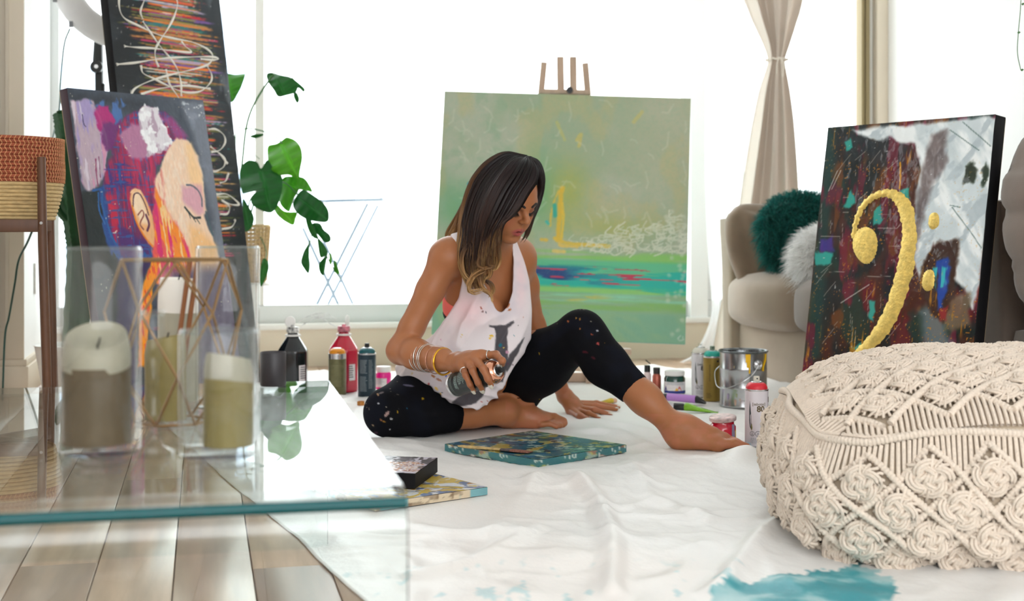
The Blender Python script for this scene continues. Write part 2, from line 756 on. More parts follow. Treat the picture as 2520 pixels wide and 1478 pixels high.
wx = fbm(Xc * 2, Yc * 2, 21) - 0.5
wy = fbm(Xc * 2, Yc * 2, 31) - 0.5
hgt += 0.020 * (fbm(Xc * 1.9 + wx, Yc * 2.4 + wy, 5, 3) - 0.4)
hgt += 0.008 * ridged(Xc * 3.0 + 2.5 * wx, Yc * 2.2 + 2.5 * wy, 7, 2)
hgt += 0.0042 * ridged(Xc * 9.0 + 3 * wx, Yc * 6.0 + 3 * wy, 17, 3)
hgt += 0.0012 * fbm(Xc * 60, Yc * 60, 71, 2)
for pts, hh, ww in [
    ([(1430, 1190), (1478, 1240), (1500, 1320), (1505, 1478)], 0.020, 0.022),
    ([(1960, 1270), (1880, 1340), (1800, 1440), (1760, 1478)], 0.016, 0.020),
    ([(1010, 1290), (1100, 1330), (1250, 1330)], 0.012, 0.025),
    ([(1010, 1430), (1180, 1400), (1320, 1310)], 0.010, 0.020),
    ([(1330, 1180), (1260, 1260), (1200, 1340)], 0.010, 0.018),
    ([(1560, 1150), (1600, 1230), (1750, 1290)], 0.009, 0.02),
    ([(1400, 1060), (1520, 1075), (1640, 1120)], 0.012, 0.03),
    ([(1450, 1040), (1560, 1060), (1640, 1090)], 0.012, 0.02),
    ([(930, 1075), (1080, 1062), (1260, 1060)], 0.012, 0.04),
]:
    P = [tuple(fl(a, b).to_2d()) for a, b in pts]
    dd, _ = seg_dist(Xc + 0.03 * wx, Yc + 0.03 * wy, P)
    hgt += hh * np.exp(-(dd / ww) ** 2)
# the ruck beside the toes
for (px, py, h_, w_) in ((1815, 1145, 0.035, 0.05), (1845, 1135, 0.03, 0.045), (1640, 915, 0.03, 0.10), (1590, 925, 0.02, 0.12), (900, 940, 0.03, 0.09)):
    c_ = fl(px, py)
    hgt += h_ * np.exp(-(((Xc - c_.x) / w_) ** 2 + ((Yc - c_.y) / (w_ * 1.5)) ** 2))
# lies flat under the things that stand on it
flat = np.zeros_like(Xc)
FLATS = []
for (px, py, rr) in ((721, 962, .10), (846, 962, .10), (830, 972, .07), (903, 976, .07), (944, 957, .06), (1594, 965, .05), (1616, 965, .05), (1661, 968, .08),
                     (1722, 974, .07), (1750, 986, .07), (1829, 1000, .14), (1862, 1096, .07), (1779, 1084, .07), (1690, 985, .10), (1715, 1008, .10), (1486, 990, .06),
                     (1315, 1113, .29), (1080, 1245, .26), (1000, 1190, .2), (1450, 1012, .12), (1715, 1108, .13), (2250, 1200, .45), (2480, 1220, .45),
                     (1030, 1060, .25), (1200, 1050, .3), (1380, 850 + 93, .2), (888, 994, .05), (940, 1075, .1), (1340, 1050, .12)):
    c_ = fl(px, py)
    flat = np.maximum(flat, np.exp(-(np.hypot(Xc - c_.x, Yc - c_.y) / rr) ** 4))
hgt = np.maximum(hgt, 0.0) * (1 - 0.93 * flat) + 0.004
edge = np.minimum(np.minimum(U_ * 40, V_ * 40), np.minimum((1 - U_) * 40, (1 - V_) * 40))
hgt = 0.0025 + (hgt - 0.0025) * np.clip(edge, 0.15, 1)
Pc = np.stack([Xc, Yc, hgt], -1)
colr = np.ones(Xc.shape + (3,)) * np.array([240, 239, 237]) / 255
colr = over(colr, (240, 232, 226), 0.7 * sstep(0.5, 0.75, fbm(Xc * 1.3, Yc * 1.3, 41)))
colr = over(colr, (232, 214, 204), 0.5 * sstep(0.66, 0.8, fbm(Xc * 3.3, Yc * 3.3, 43)) * sstep(2.6, 2.2, Yc))
# teal spray stain near the lower right
gpx = CXP + FPX * Xc / Yc
gpy = HYP + FPX * CAMH / Yc
st = in_poly(gpx + 60 * (fbm(Xc * 40, Yc * 18, 51) - 0.5), gpy + 40 * (fbm(Xc * 40, Yc * 18, 53) - 0.5),
             [(1740, 1500), (1800, 1445), (1850, 1448), (1930, 1425), (2030, 1418), (2110, 1400), (2170, 1398), (2150, 1420), (2210, 1430), (2190, 1500), (2300, 1640), (1700, 1640)])
tealness = st * (0.35 + 0.65 * sstep(0.35, 0.65, fbm(Xc * 16 + Yc * 8, Yc * 16 - Xc * 5, 55)))
colr = over(colr, (20, 140, 155), 0.9 * tealness)
sp = sstep(0.68, 0.74, fbm(Xc * 55, Yc * 14, 57)) * sstep(2.45, 2.3, Yc) * sstep(0.6, 0.3, Xc)
colr = over(colr, (120, 185, 195), 0.4 * sp)
m_drop = mat('drop_cloth_plastic', rgb(244, 243, 240), 0.42, attr='paint', spec=0.4, bump=(90, 0.0008))
drop = big_mesh('ground_cloth', Pc.reshape(-1, 3), grid_faces(GY, GX), m_drop, None, colr.reshape(-1, 3))
md = drop.modifiers.new('thickness', 'SOLIDIFY')
md.thickness = 0.0008
md.offset = -1
tag(drop, 'rumpled white drop cloth with a teal spray stain, spread over the wooden boards', 'drop cloth')


def cloth_z(x, y):
    k = np.argmin((Xc - x) ** 2 + (Yc - y) ** 2)
    return float(hgt.ravel()[k])
# ================================================================== balcony and what stands beyond it
m_deck = mat('pale_deck', rgb(225, 228, 228), 0.8)
m_block = mat('pale_render', rgb(236, 238, 240), 0.9)
m_block2 = mat('grey_blue_render', rgb(190, 205, 225), 0.9)
m_rack = mat('rack_metal', rgb(112, 124, 136), 0.6)
d = MB()
wall_box(d, A_L - 2, A_R + 2, -2.2, -0.14, -0.14, -0.04)
tag(d.build('balcony_floor', m_deck), kind='structure')
g = MB()
wall_box(g, A_L - 2, A_R + 2, -2.17, -2.158, 0.08, 0.95)
bal = thing('balcony_rail', 'frosted glass balcony rail with a slim white handrail outside the window', 'railing', room(0, -2.16, -0.04))


def to_local(o, root):
    o.parent = root
    o.matrix_parent_inverse = Matrix.Translation(-root.location)
    return o


to_local(g.build('glass_panel', glass('frosted_rail', (0.97, 0.985, 0.985, 1), 1.1)), bal)
g = MB()
wall_box(g, A_L - 2, A_R + 2, -2.19, -2.14, 0.95, 0.985)
to_local(g.build('handrail', m_block), bal)
for k in range(5):
    g = MB()
    a_ = A_L - 0.6 + k * 1.3
    wall_box(g, a_, a_ + 0.04, -2.155, -2.12, -0.04, 0.95)
    to_local(g.build('post', m_block), bal)
# folding clothes rack
rc = pt(842, 600, 7.2)
rk = thing('drying_rack', 'folding clothes drying rack with crossed legs out on the balcony', 'clothes rack', (rc.x, rc.y, -0.04))
Lr = lambda px, py, off=0: pt(px, py, 7.2) + Vector((0, off, 0)) - rk.location
for off in (0, 0.55):
    for (a_, b_) in (((905, 500), (722, 745)), ((745, 560), (885, 745))):
        m = MB()
        A, B = Lr(*a_, off), Lr(*b_, off)
        B.z = 0.0
        m.tube([A, B], 0.009, 8)
        m.build('leg', m_rack, rk, smooth=True)
m = MB()
A, B = Lr(770, 492), Lr(938, 488)
for k in range(7):
    y_ = k * 0.55 / 6
    m.tube([A + Vector((0, y_, 0)), B + Vector((0, y_, 0))], 0.004, 6)
m.tube([A, A + Vector((0, .55, 0))], 0.008, 6)
m.tube([B, B + Vector((0, .55, 0))], 0.008, 6)
m.build('hanging_rails', m_rack, rk, smooth=True)
# pale buildings across the street
bd = thing('white_apartment_building', 'pale apartment building with rows of windows far across the street at left', 'building', (-9.9, 24, -9))
m = MB()
m.box(-5, 4.2, 0, 6, 0, 16)
m.build('facade', m_block, bd)
for r_ in range(5):
    for c_ in range(7):
        m = MB()
        m.box(-4.6 + c_ * 1.3, -3.9 + c_ * 1.3, -0.03, 0.02, 1.0 + r_ * 2.4, 2.4 + r_ * 2.4)
        m.build('window', m_block2, bd)
m = MB()
m.box(-1.2, 2.4, -0.5, 0, 11.9, 12.5)
m.build('awning', m_block2, bd)
bd = thing('white_tower_building', 'white tower with a ladder of windows seen above the plant', 'building', (-4.7, 21, -9))
m = MB()
m.box(-.9, .9, 0, 5, 0, 18)
m.build('facade', m_block, bd)
for r_ in range(6):
    m = MB()
    m.box(0.0, 0.55, -0.03, 0.02, 2.0 + r_ * 2.4, 3.4 + r_ * 2.4)
    m.build('window', m_block2, bd)
# ================================================================== glass table in the foreground and what stands on it
m_glass = glass('clear_table_glass', (0.965, 0.99, 0.985, 1), 1.5)
m_vase = glass('clear_vase_glass', (0.975, 0.985, 0.985, 1), 1.45)
m_edge = mat('teal_glass_edge', rgb(0, 84, 88), 0.1, spec=0.4)
TT = 0.326                      # height of the table top
T0 = math.radians(12.2)
tu, tv = Vector((math.cos(T0), math.sin(T0), 0)), Vector((-math.sin(T0), math.cos(T0), 0))
NR = Vector((-0.112, 1.452, 0))    # near right corner
TW, TL = 0.60, 1.145
tab = thing('glass_coffee_table', 'bent clear glass coffee table with teal edges in front of the camera', 'table', M=Matrix.Translation(NR) @ Matrix((tu, tv, Vector((0, 0, 1)))).transposed().to_4x4())
# local: x runs 0..-TW to the left, y 0..TL away; the near and far ends bend down to the floor
RB = 0.045
TG = 0.011
prof = []
for k in range(9):
    a = PI / 2 * k / 8
    prof.append((RB - RB * math.cos(a), TT - RB + RB * math.sin(a)))
prof_o = [(0, 0.002)] + prof + [(TL - y, z) for y, z in prof[::-1]] + [(TL, 0.002)]
# inner side
ri = RB - TG
pi_ = []
for k in range(9):
    a = PI / 2 * k / 8
    pi_.append((RB - ri * math.cos(a), TT - RB + ri * math.sin(a)))
prof_i = [(TG, 0.002)] + pi_ + [(TL - y, z) for y, z in pi_[::-1]] + [(TL - TG, 0.002)]
n_ = len(prof_o)


def strip(mb, rng):
    for prof_ in (prof_o, prof_i):
        P = np.array([[(0, y, z), (-TW, y, z)] for y, z in prof_[rng[0]:rng[1]]])
        mb.grid(P)


mb = MB()
strip(mb, (9, n_ - 9))
mb.build('top_sheet', m_glass, tab)
mb = MB()
strip(mb, (0, 10))
mb.build('end_panel', m_glass, tab, smooth=True)
mb = MB()
strip(mb, (n_ - 10, n_))
mb.build('end_panel', m_glass, tab, smooth=True)
for x in (0.0, -TW):
    mb = MB()
    P = np.array([[(x, *prof_o[i]), (x, *prof_i[i])] for i in range(n_)])
    mb.grid(P)
    mb.build('polished_edge', m_edge, tab)
mb = MB()
mb.tube([(-0.001, RB * .30, TT - RB * .30 - .0005), (-TW + .001, RB * .30, TT - RB * .30 - .0005)], 0.0066, 8)
mb.build('bend_line', m_edge, tab, smooth=True)

m_wax_grey = mat('grey_brown_wax', rgb(98, 82, 58), 0.6, noise=(18, 0.2))
m_wax_pale = mat('pale_wax', rgb(172, 166, 146), 0.5, noise=(30, 0.12))
m_wax_olive = mat('olive_wax', rgb(138, 124, 72), 0.5, noise=(20, 0.15))
m_wax_white = mat('white_wax', rgb(238, 232, 222), 0.5)
m_wick = mat('burnt_wick', rgb(30, 26, 24), 0.9)


def vase(name, label, loc, r, h, group='glass cylinder candle vases'):
    t = thing(name, label, 'vase', loc, group=group)
    mb = MB()
    w = 0.0042
    mb.lathe([(0, 0.0), (r - .004, 0.0), (r, 0.004), (r, h - .003), (r - w * .5, h), (r - w, h - .003), (r - w, 0.018), (r - w - .006, 0.012), (0, 0.012)], 40)
    mb.build('glass_wall', m_vase, t, smooth=True)
    mb = MB()
    mb.lathe([(r - w, h - 0.0035), (r - w * .5, h + .0002), (r, h - 0.0035)], 40)
    mb.build('rim', glass('vase_rim', (0.9, 0.94, 0.96, 1), 1.8), t, smooth=True)
    return t


def candle(name, label, loc, r, h, m_low, m_top, seed, slump=0.02):
    t = thing(name, label, 'candle', loc)
    rng = np.random.RandomState(seed)
    n = 28
    rows = []
    for z in np.linspace(0, 1, 12):
        a = np.arange(n) * 2 * PI / n
        rr = r * (1 + .03 * np.sin(3 * a + seed) * z) * (1 - .12 * max(0, z - .85) / .15)
        zz = h * z - slump * z * (0.5 + .5 * np.sin(a + seed)) * (z > .7)
        rows.append(np.stack([rr * np.cos(a), rr * np.sin(a), zz], -1))
    top = rows[-1]
    for s_, dz in ((0.75, -.006), (.4, -.012), (0.02, -.013)):
        q = top.copy()
        q[:, :2] *= s_
        q[:, 2] = q[:, 2] * .6 + (h - slump) * .4 + dz
        rows.append(q)
    P = np.array(rows)
    P = np.concatenate([P, P[:, :1]], 1)
    mb = MB()
    mb.grid(P[:9])
    mb.add([tuple(p) for p in P[0][:-1]], [tuple(range(n))[::-1]])
    mb.build('wax_body', m_low, t, smooth=True)
    mb = MB()
    mb.grid(P[8:])
    mb.build('melted_top', m_top, t, smooth=True)
    mb = MB()
    mb.tube([(0, 0, h - slump - .02), (.001, 0, h - slump), (.004, .001, h - slump + .012)], .0012, 6)
    mb.build('wick', m_wick, t)
    return t


def on_table(px, py):
    return fl(px, py, TT)


vA = on_table(246, 1112)
vase('glass_vase', 'tall clear glass cylinder vase holding the grey brown candle, at the table left', vA, 0.0515, 0.262)
candle('pillar_candle', 'grey brown slumped candle inside the leftmost tall glass vase', vA + Vector((-.004, 0, 0.0125)), 0.043, 0.152, m_wax_grey, m_wax_pale, 3, .03)
vB = on_table(538, 1118)
vase('short_glass_vase', 'short wide clear glass vase in front, holding the olive candle', vB, 0.0505, 0.158)
candle('pillar_candle', 'olive yellow candle with a pale top inside the short glass vase', vB + Vector((.012, 0, 0.0125)), 0.031, 0.118, m_wax_olive, m_wax_pale, 7, .012)
vC = on_table(560, 1000)
vase('glass_vase', 'tall clear glass vase standing behind the short glass vase', vC, 0.0505, 0.258)
# brass wire polyhedron with candles in it
gc = on_table(428, 1040)
gm = mat('antique_brass_wire', rgb(150, 120, 84), 0.35, 0.8)
geo = thing('geometric_wire_holder', 'brass wire polyhedron holder standing between the glass vases', 'candle holder', gc)
N6 = 6
rings = []
for (rad, z, ph) in ((0.055, 0.003, 0), (0.088, 0.075, .5), (0.098, 0.165, 0), (0.085, 0.240, .5)):
    rings.append([Vector((rad * math.cos(2 * PI * (k + ph) / N6 + .3), rad * math.sin(2 * PI * (k + ph) / N6 + .3), z)) for k in range(N6)])
wires = []
for r_ in (0, 3):
    for k in range(N6):
        wires.append((rings[r_][k], rings[r_][(k + 1) % N6]))
for k in range(N6):
    wires.append((rings[0][k], rings[1][k]))
    wires.append((rings[0][(k + 1) % N6], rings[1][k]))
    wires.append((rings[1][k], rings[2][k]))
    wires.append((rings[1][k], rings[2][(k + 1) % N6]))
    wires.append((rings[2][k], rings[3][k]))
    wires.append((rings[2][(k + 1) % N6], rings[3][k]))
for a_, b_ in wires:
    mb = MB()
    mb.tube([a_, b_], 0.0021, 6)
    mb.build('wire', gm, geo, smooth=True)
candle('round_candle', 'olive yellow round footed candle inside the brass wire holder', gc + Vector((-.012, 0.0, 0.006)), 0.03, 0.125, m_wax_olive, m_wax_olive, 11, .01)
wc = on_table(438, 985)
candle('white_pillar_candle', 'tall white pillar candle behind the brass wire holder', wc, 0.033, 0.205, m_wax_pale, m_wax_white, 2, .004)
# glass candlestick
cs = thing('glass_candlestick', 'slim turned clear glass candlestick beside the tall left vase', 'candlestick', on_table(378, 1122))
mb = MB()
mb.lathe([(0, 0), (.024, 0), (.026, .006), (.012, .014), (.007, .03), (.012, .045), (.007, .06), (.006, .11), (.011, .125), (.007, .14), (.013, .155), (.013, .18), (.009, .18), (.009, .16), (0, .16)], 24)
mb.build('stem', m_vase, cs, smooth=True)
mb = MB()
mb.lathe([(0.0115, .176), (.0145, .18), (.0125, .184), (.0095, .18)], 24, closed=True)
mb.build('drip_rim', m_vase, cs, smooth=True)
# two bare reeds leaning in the holder
rd = thing('wooden_reed', 'brown wooden reed stick leaning over the white candle, the left of two', 'reed stick', on_table(418, 1000), group='wooden reeds leaning over the white candle')
mr = mat('brown_reed', rgb(140, 84, 44), .6)
mb = MB()
mb.tube([(0, 0, 0.002), (.030, .01, .235)], .0042, 7)
mb.build('wooden_reed_shaft', mr, rd, smooth=True)
rd2 = rd.copy()
COL.objects.link(rd2)
rd2['label'] = 'brown wooden reed stick leaning over the white candle, the right of two'
rd2.location = rd.location + Vector((.012, .004, 0))
q = rd.children[0].copy()
COL.objects.link(q)
q.parent = rd2
# dark candle tin at the back edge
tn = thing('dark_candle_tin', 'dark grey candle tumbler on the far edge of the glass table', 'tumbler', on_table(672, 948))
mb = MB()
mb.lathe([(0, 0), (.022, 0), (.0235, .002), (.0235, .060), (.0225, .0615), (.0215, .060), (.0215, .006), (0, .006)], 32)
mb.build('tin_wall', mat('charcoal_tin', rgb(46, 42, 46), .45), tn, smooth=True)
mb = MB()
mb.lathe([(0, .036), (.0212, .036)], 24)
mb.build('wax', m_wax_grey, tn)
# ================================================================== painted canvases
class Board:
    """a stretched canvas standing in the room: local x right, z up, face at y=0 towards -y"""

    def __init__(s, X, Y, z0, al, be, g, w, h, **k):
        u = Vector((math.cos(al), math.sin(al), 0))
        n = Vector((math.sin(al), -math.cos(al), 0))
        up = Vector((0, 0, 1)) * math.cos(be) - n * math.sin(be)
        u2 = u * math.cos(g) + up * math.sin(g)
        up2 = up * math.cos(g) - u * math.sin(g)
        s.n = u2.cross(up2)
        s.M = Matrix((u2, -s.n, up2)).transposed().to_4x4()
        s.M.translation = Vector((X, Y, z0))
        s.w, s.h = w, h
        s.Mi = s.M.inverted()
        s.o = Vector((0, 0, CAMH))

    def px(s, x, y):
        """photograph point -> (u, v) in metres on the face, origin bottom centre"""
        o = s.Mi @ s.o
        p = s.Mi @ pt(x, y, 1.0)
        d = p - o
        t = -o.y / d.y
        q = o + d * t
        return (q.x, q.z)

    def pxs(s, pts):
        return [s.px(*p) for p in pts]

    def make(s, name, label, cat, paint, nx, ny, thick, m_face, m_side, group=None, relief=0.0):
        root = thing(name, label, cat, M=s.M, group=group)
        U, V = np.meshgrid(np.linspace(-s.w / 2, s.w / 2, nx), np.linspace(0, s.h, ny))
        c, h = paint(s, U, V)
        P = np.stack([U, -h * relief, V], -1)
        big_mesh('painted_face', P.reshape(-1, 3), grid_faces(ny, nx), m_face, root, c.reshape(-1, 3))
        mb = MB()
        mb.box(-s.w / 2, s.w / 2, 0.001, thick, 0, s.h)
        mb.build('canvas_edge', m_side, root, bevel=0.003)
        bars = MB()
        t2 = thick * 0.9
        bars.box(-s.w / 2 + .004, s.w / 2 - .004, thick, thick + 0.004, 0.004, 0.05)
        bars.box(-s.w / 2 + .004, s.w / 2 - .004, thick, thick + 0.004, s.h - 0.05, s.h - 0.004)
        bars.box(-s.w / 2 + .004, -s.w / 2 + 0.05, thick, thick + 0.004, 0.05, s.h - 0.05)
        bars.box(s.w / 2 - 0.05, s.w / 2 - .004, thick, thick + 0.004, 0.05, s.h - 0.05)
        bars.build('stretcher_bars', mat('pine_bar', rgb(200, 170, 130), 0.7), root)
        s.root = root
        return root


def soft(U, V, poly, e, warp=0.0, sc=20, seed=1):
    """soft-edged polygon mask with a ragged edge"""
    if warp:
        U2 = U + warp * (fbm(U * sc, V * sc, seed) - 0.5)
        V2 = V + warp * (fbm(U * sc, V * sc, seed + 5) - 0.5)
    else:
        U2, V2 = U, V
    ins = in_poly(U2, V2, poly)
    d, _ = seg_dist(U2, V2, list(poly) + [poly[0]])
    sd = np.where(ins, d, -d)
    return sstep(-e, e, sd)


m_gloss_paint = mat('varnished_paint', attr='paint', rough=0.5, spec=.15, coat=0.45, bump=(60, 0.0007))
m_satin_paint = mat('satin_paint', attr='paint', rough=0.55, bump=(160, 0.0006))
m_side_black = mat('black_canvas_edge', rgb(14, 13, 16), 0.6, spec=.2, bump=(400, 0.0003))
m_side_teal = mat('teal_canvas_edge', rgb(70, 160, 150), 0.6)


# ---------------------------------------------------------------- green seascape on the easel
def paint_green(B, U, V):
    w, h = B.w, B.h
    u, v = U / w + 0.5, V / h
    n1 = fbm(U * 5, V * 5, 11)
    n2 = fbm(U * 14 + V * 6, V * 14 - U * 6, 12)
    c = np.ones(U.shape + (3,)) * np.array([158, 173, 143]) / 255
    c = over(c, (176, 182, 160), sstep(0.4, 0.65, n1) * 0.8)
    c = over(c, (138, 168, 136), sstep(0.5, 0.7, n2) * 0.5 * sstep(0.9, 0.4, u))
    c = over(c, (178, 180, 150), 0.7 * sstep(0.5, 0.95, u) * sstep(0.4, 0.7, v))
    c = over(c, (184, 176, 124), 0.45 * sstep(0.58, 0.7, fbm(U * 7 + 3, V * 4, 13)))
    g = lambda x, y, sx, sy: np.exp(-((U - B.px(x, y)[0]) / sx) ** 2 - ((V - B.px(x, y)[1]) / sy) ** 2)
    c = over(c, (100, 166, 108), 0.8 * g(1330, 480, .09, .14))
    c = over(c, (168, 174, 84), 0.8 * g(1400, 470, .08, .12) + 0.5 * g(1500, 560, .2, .05))
    c = over(c, (100, 164, 116), 0.75 * g(1120, 510, .09, .1))
    c = over(c, (136, 176, 134), 0.8 * sstep(B.px(1400, 600)[1], B.px(1400, 690)[1], V))
    # water bands
    st = lambda s, k=60: fbm(U * 4, V * k, s)
    y = lambda p: B.px(1450, p)[1]
    band = lambda a, b, e=6: sstep(y(b + e), y(b - e), V) * sstep(y(a - e), y(a + e), V)
    c = over(c, (132, 196, 96), band(618, 645) * 0.9 * sstep(0.3, 0.6, st(20)))
    c = over(c, (86, 190, 140), band(640, 720) * 0.9)
    c = over(c, (20, 178, 160), band(655, 715) * sstep(0.42, 0.55, st(21, 50)))
    c = over(c, (12, 120, 140), band(655, 705) * sstep(0.5, 0.6, st(22, 70)) * sstep(B.px(1580, 680)[0], B.px(1400, 680)[0], U))
    c = over(c, (14, 58, 120), band(664, 706) * sstep(0.45, 0.55, st(23, 40)) * sstep(B.px(1450, 680)[0], B.px(1370, 680)[0], U))
    c = over(c, (190, 50, 80), band(655, 712) * sstep(0.66, 0.70, fbm(U * 7, V * 130, 29)))
    c = over(c, (140, 200, 110), band(706, 730) * sstep(0.4, 0.6, st(24)))
    c = over(c, (140, 205, 170), band(722, 742) * sstep(0.35, 0.6, st(25)))
    c = over(c, (214, 190, 80), band(724, 742) * sstep(0.5, 0.62, fbm(U * 6, V * 40, 26)) * sstep(B.px(1560, 730)[0], B.px(1380, 730)[0], U))
    c = over(c, (130, 182, 96), band(738, 762) * sstep(0.25, 0.55, st(27)) * 0.85)
    low = sstep(y(758), y(775), V)
    c = over(c, (126, 174, 142), low)
    c = over(c, (144, 180, 132), low * sstep(0.45, 0.65, fbm(U * 8 + V * 8, V * 8, 28)) * 0.7)
    c = over(c, (100, 190, 165), low * sstep(0.5, 0.7, fbm(U * 3, V * 12, 30)) * 0.6)
    # gold strokes
    for pts, r_, col in [
        ([(1385, 462), (1380, 480), (1378, 520), (1374, 575), (1372, 590)], .010, (222, 182, 50)),
        ([(1374, 470), (1362, 500), (1356, 530), (1354, 555)], .004, (214, 184, 70)),
        ([(1384, 500), (1386, 540), (1382, 585)], .006, (225, 190, 60)),
        ([(1365, 585), (1395, 598), (1440, 602), (1500, 606)], .008, (222, 186, 60)),
        ([(1376, 598), (1382, 604), (1420, 607)], .006, (222, 190, 90)),
        ([(1332, 589), (1345, 590)], .008, (222, 186, 70)),
        ([(1362, 617), (1388, 619)], .007, (224, 196, 110)),
        ([(1364, 505), (1366, 530)], .009, (40, 170, 150)),
        ([(1152, 452), (1158, 448)], .006, (40, 150, 170)),
        ([(1345, 545), (1350, 550)], .006, (60, 180, 165)),
        ([(1420, 345), (1430, 330), (1424, 360)], .008, (196, 186, 110)),
        ([(1370, 300), (1390, 345)], .007, (182, 184, 120)),
        ([(1560, 300), (1580, 275)], .008, (190, 184, 120)),
    ]:
        d, _ = seg_dist(U, V, B.pxs(spline(pts, 5).tolist()))
        c = over(c, col, 0.9 * sstep(r_ * 1.3, r_ * 0.6, d + 0.006 * (fbm(U * 60, V * 40, 33) - 0.5)))
    # scribbled foam
    rng = random.Random(5)
    foam = np.zeros_like(U)
    for i in range(150):
        x = 1420 + 275 * rng.random() ** 0.7
        yy = 600 + (rng.random() - 0.5) * 90 * ((x - 1380) / 300) - 30 * ((x - 1500) / 200 if x > 1500 else 0)
        a = rng.random() * 6.28
        L = 8 + 26 * rng.random()
        pts = [(x, yy), (x + L * math.cos(a), yy + L * .5 * math.sin(a)), (x + L * math.cos(a + .8) * 1.2, yy + L * .8 * math.sin(a + .8))]
        P = B.pxs(spline(pts, 4).tolist())
        pu = [p[0] for p in P]
        pv = [p[1] for p in P]
        m = (U > min(pu) - .01) & (U < max(pu) + .01) & (V > min(pv) - .01) & (V < max(pv) + .01)
        if m.any():
            d, _ = seg_dist(U[m], V[m], P)
            foam[m] = np.maximum(foam[m], sstep(0.0035, 0.0015, d) * (0.4 + 0.6 * rng.random()))
    for i in range(60):
        x, yy = 1100 + 590 * rng.random(), 235 + 300 * rng.random()
        a = rng.random() * 3.14
        L = 10 + 30 * rng.random()
        P = B.pxs([(x, yy), (x + L * math.cos(a) * .6, yy + L * math.sin(a)), (x + L * math.cos(a + .3), yy + L * math.sin(a + .3) * 1.4)])
        d, _ = seg_dist(U, V, P)
        foam = np.maximum(foam, 0.28 * sstep(0.006, 0.001, d))
    for i in range(40):
        x, yy = 1640 + 50 * rng.random(), 520 + 320 * rng.random()
        d = np.hypot(U - B.px(x, yy)[0], V - B.px(x, yy)[1])
        foam = np.maximum(foam, 0.5 * sstep(0.016, 0.004, d + 0.01 * (fbm(U * 60, V * 60, 36) - 0.3)))
    c = over(c, (214, 218, 196), np.clip(foam, 0, 0.8))
    d, _ = seg_dist(U, V, B.pxs([(1675, 825), (1668, 832), (1672, 838), (1682, 836), (1680, 828)]))
    c = over(c, (196, 214, 200), 0.8 * sstep(.003, .001, d))
    c = over(c, (120, 170, 140), 0.15 * sstep(0.4, 0.8, fbm(U * 120, V * 120, 37)))
    return c, fbm(U * 90, V * 40, 38)


green = Board(0.1832, 5.3844, 0.171, -0.0506, 0.1657, -0.0356, 1.0196, 1.0123)
green.make('seascape_canvas', 'big square sage green seascape canvas with teal water bands standing on the wooden easel', 'painting', paint_green, 300, 300, 0.022, m_satin_paint, m_side_teal, relief=0.0012)

# the easel behind it: twin masts, outer uprights, crossbars, tray and H base
m_easel = mat('beech_wood', rgb(190, 164, 142), 0.6, noise=(30, 30, 4, 0.15))
eg = thing('artist_easel', 'pale beech wood easel with twin masts behind the square green canvas', 'easel', (0.2, 5.5, 0))
EL_ = lambda p: p - Vector((0.2, 5.5, 0))


def behind(px_, py_, off):
    """a point seen at (px, py) lying off metres behind the canvas plane"""
    o = Vector((0, 0, CAMH))
    d = pt(px_, py_, 1.0) - o
    n = green.n
    p0 = green.M.translation - n * off
    t = (p0 - o).dot(n) / d.dot(n)
    return o + d * t


for x_top, x_bot, yt, w_ in ((1378.5, 1392, 141, 0.029), (1410, 1420, 141, 0.029)):
    m = MB()
    m.bar(EL_(behind(x_top, yt, 0.045)), EL_(behind(x_bot, 900, 0.045)), w_, 0.03, up=(0, -1, 0.2))
    m.build('mast', m_easel, eg, bevel=0.003)
for x_top, x_mid, x_bot, yt in ((1339, 1331, 1322, 154), (1440, 1447, 1470, 156)):
    m = MB()
    m.bar(EL_(behind(x_top, yt, 0.05)), EL_(behind(x_mid, 235, 0.05)), 0.026, 0.024, up=(0, -1, 0.2))
    m.bar(EL_(behind(x_mid, 235, 0.05)), EL_(behind(x_bot, 905, 0.05)), 0.026, 0.024, up=(0, -1, 0.2))
    m.build('upright', m_easel, eg, bevel=0.003)
m = MB()
m.bar(EL_(behind(1328, 226, 0.03)), EL_(behind(1452, 229, 0.03)), 0.02, 0.03, up=(0, -1, 0.2))
m.build('crossbar', m_easel, eg, bevel=0.003)
k = MB()
T = frame_from((0, -1, 0.15), loc=EL_(behind(1402, 222, 0.012)))
k.lathe([(0, -0.01), (0.012, -0.01), (0.014, 0.0), (0.012, 0.014), (0, 0.016)], 12, T)
k.build('clamp_knob', mat('dark_plastic', rgb(40, 40, 42), 0.5), eg, smooth=True)
m = MB()
m.bar(EL_(behind(1250, 845, 0.0)) + Vector((0, 0, -0.012)), EL_(behind(1553, 861, 0.0)) + Vector((0, 0, -0.006)), 0.07, 0.022, up=(0, 0, 1))
m.build('tray', m_easel, eg, bevel=0.004)
m = MB()
m.box(-0.05, 0.0, -0.24, 0.42, 0.005, 0.055)
m.build('foot_rail', m_easel, eg, bevel=0.004)
m = MB()
m.box(0.02 + .07, 0.06 + .07, -0.24, 0.42, 0.005, 0.055)
m.build('foot_rail', m_easel, eg, bevel=0.004)
m = MB()
f0 = fl(1395, 944, 0.0) - Vector((0.2, 5.5, 0))
m.box(0.0, 0.16, f0.y, f0.y + 0.035, 0.006, 0.042)
m.build('base_crossbar', m_easel, eg, bevel=0.004)
m = MB()
m.box(0.0, 0.034, f0.y + 0.03, f0.y + 0.07, 0.04, 0.16)
m.build('base_block', m_easel, eg, bevel=0.003)


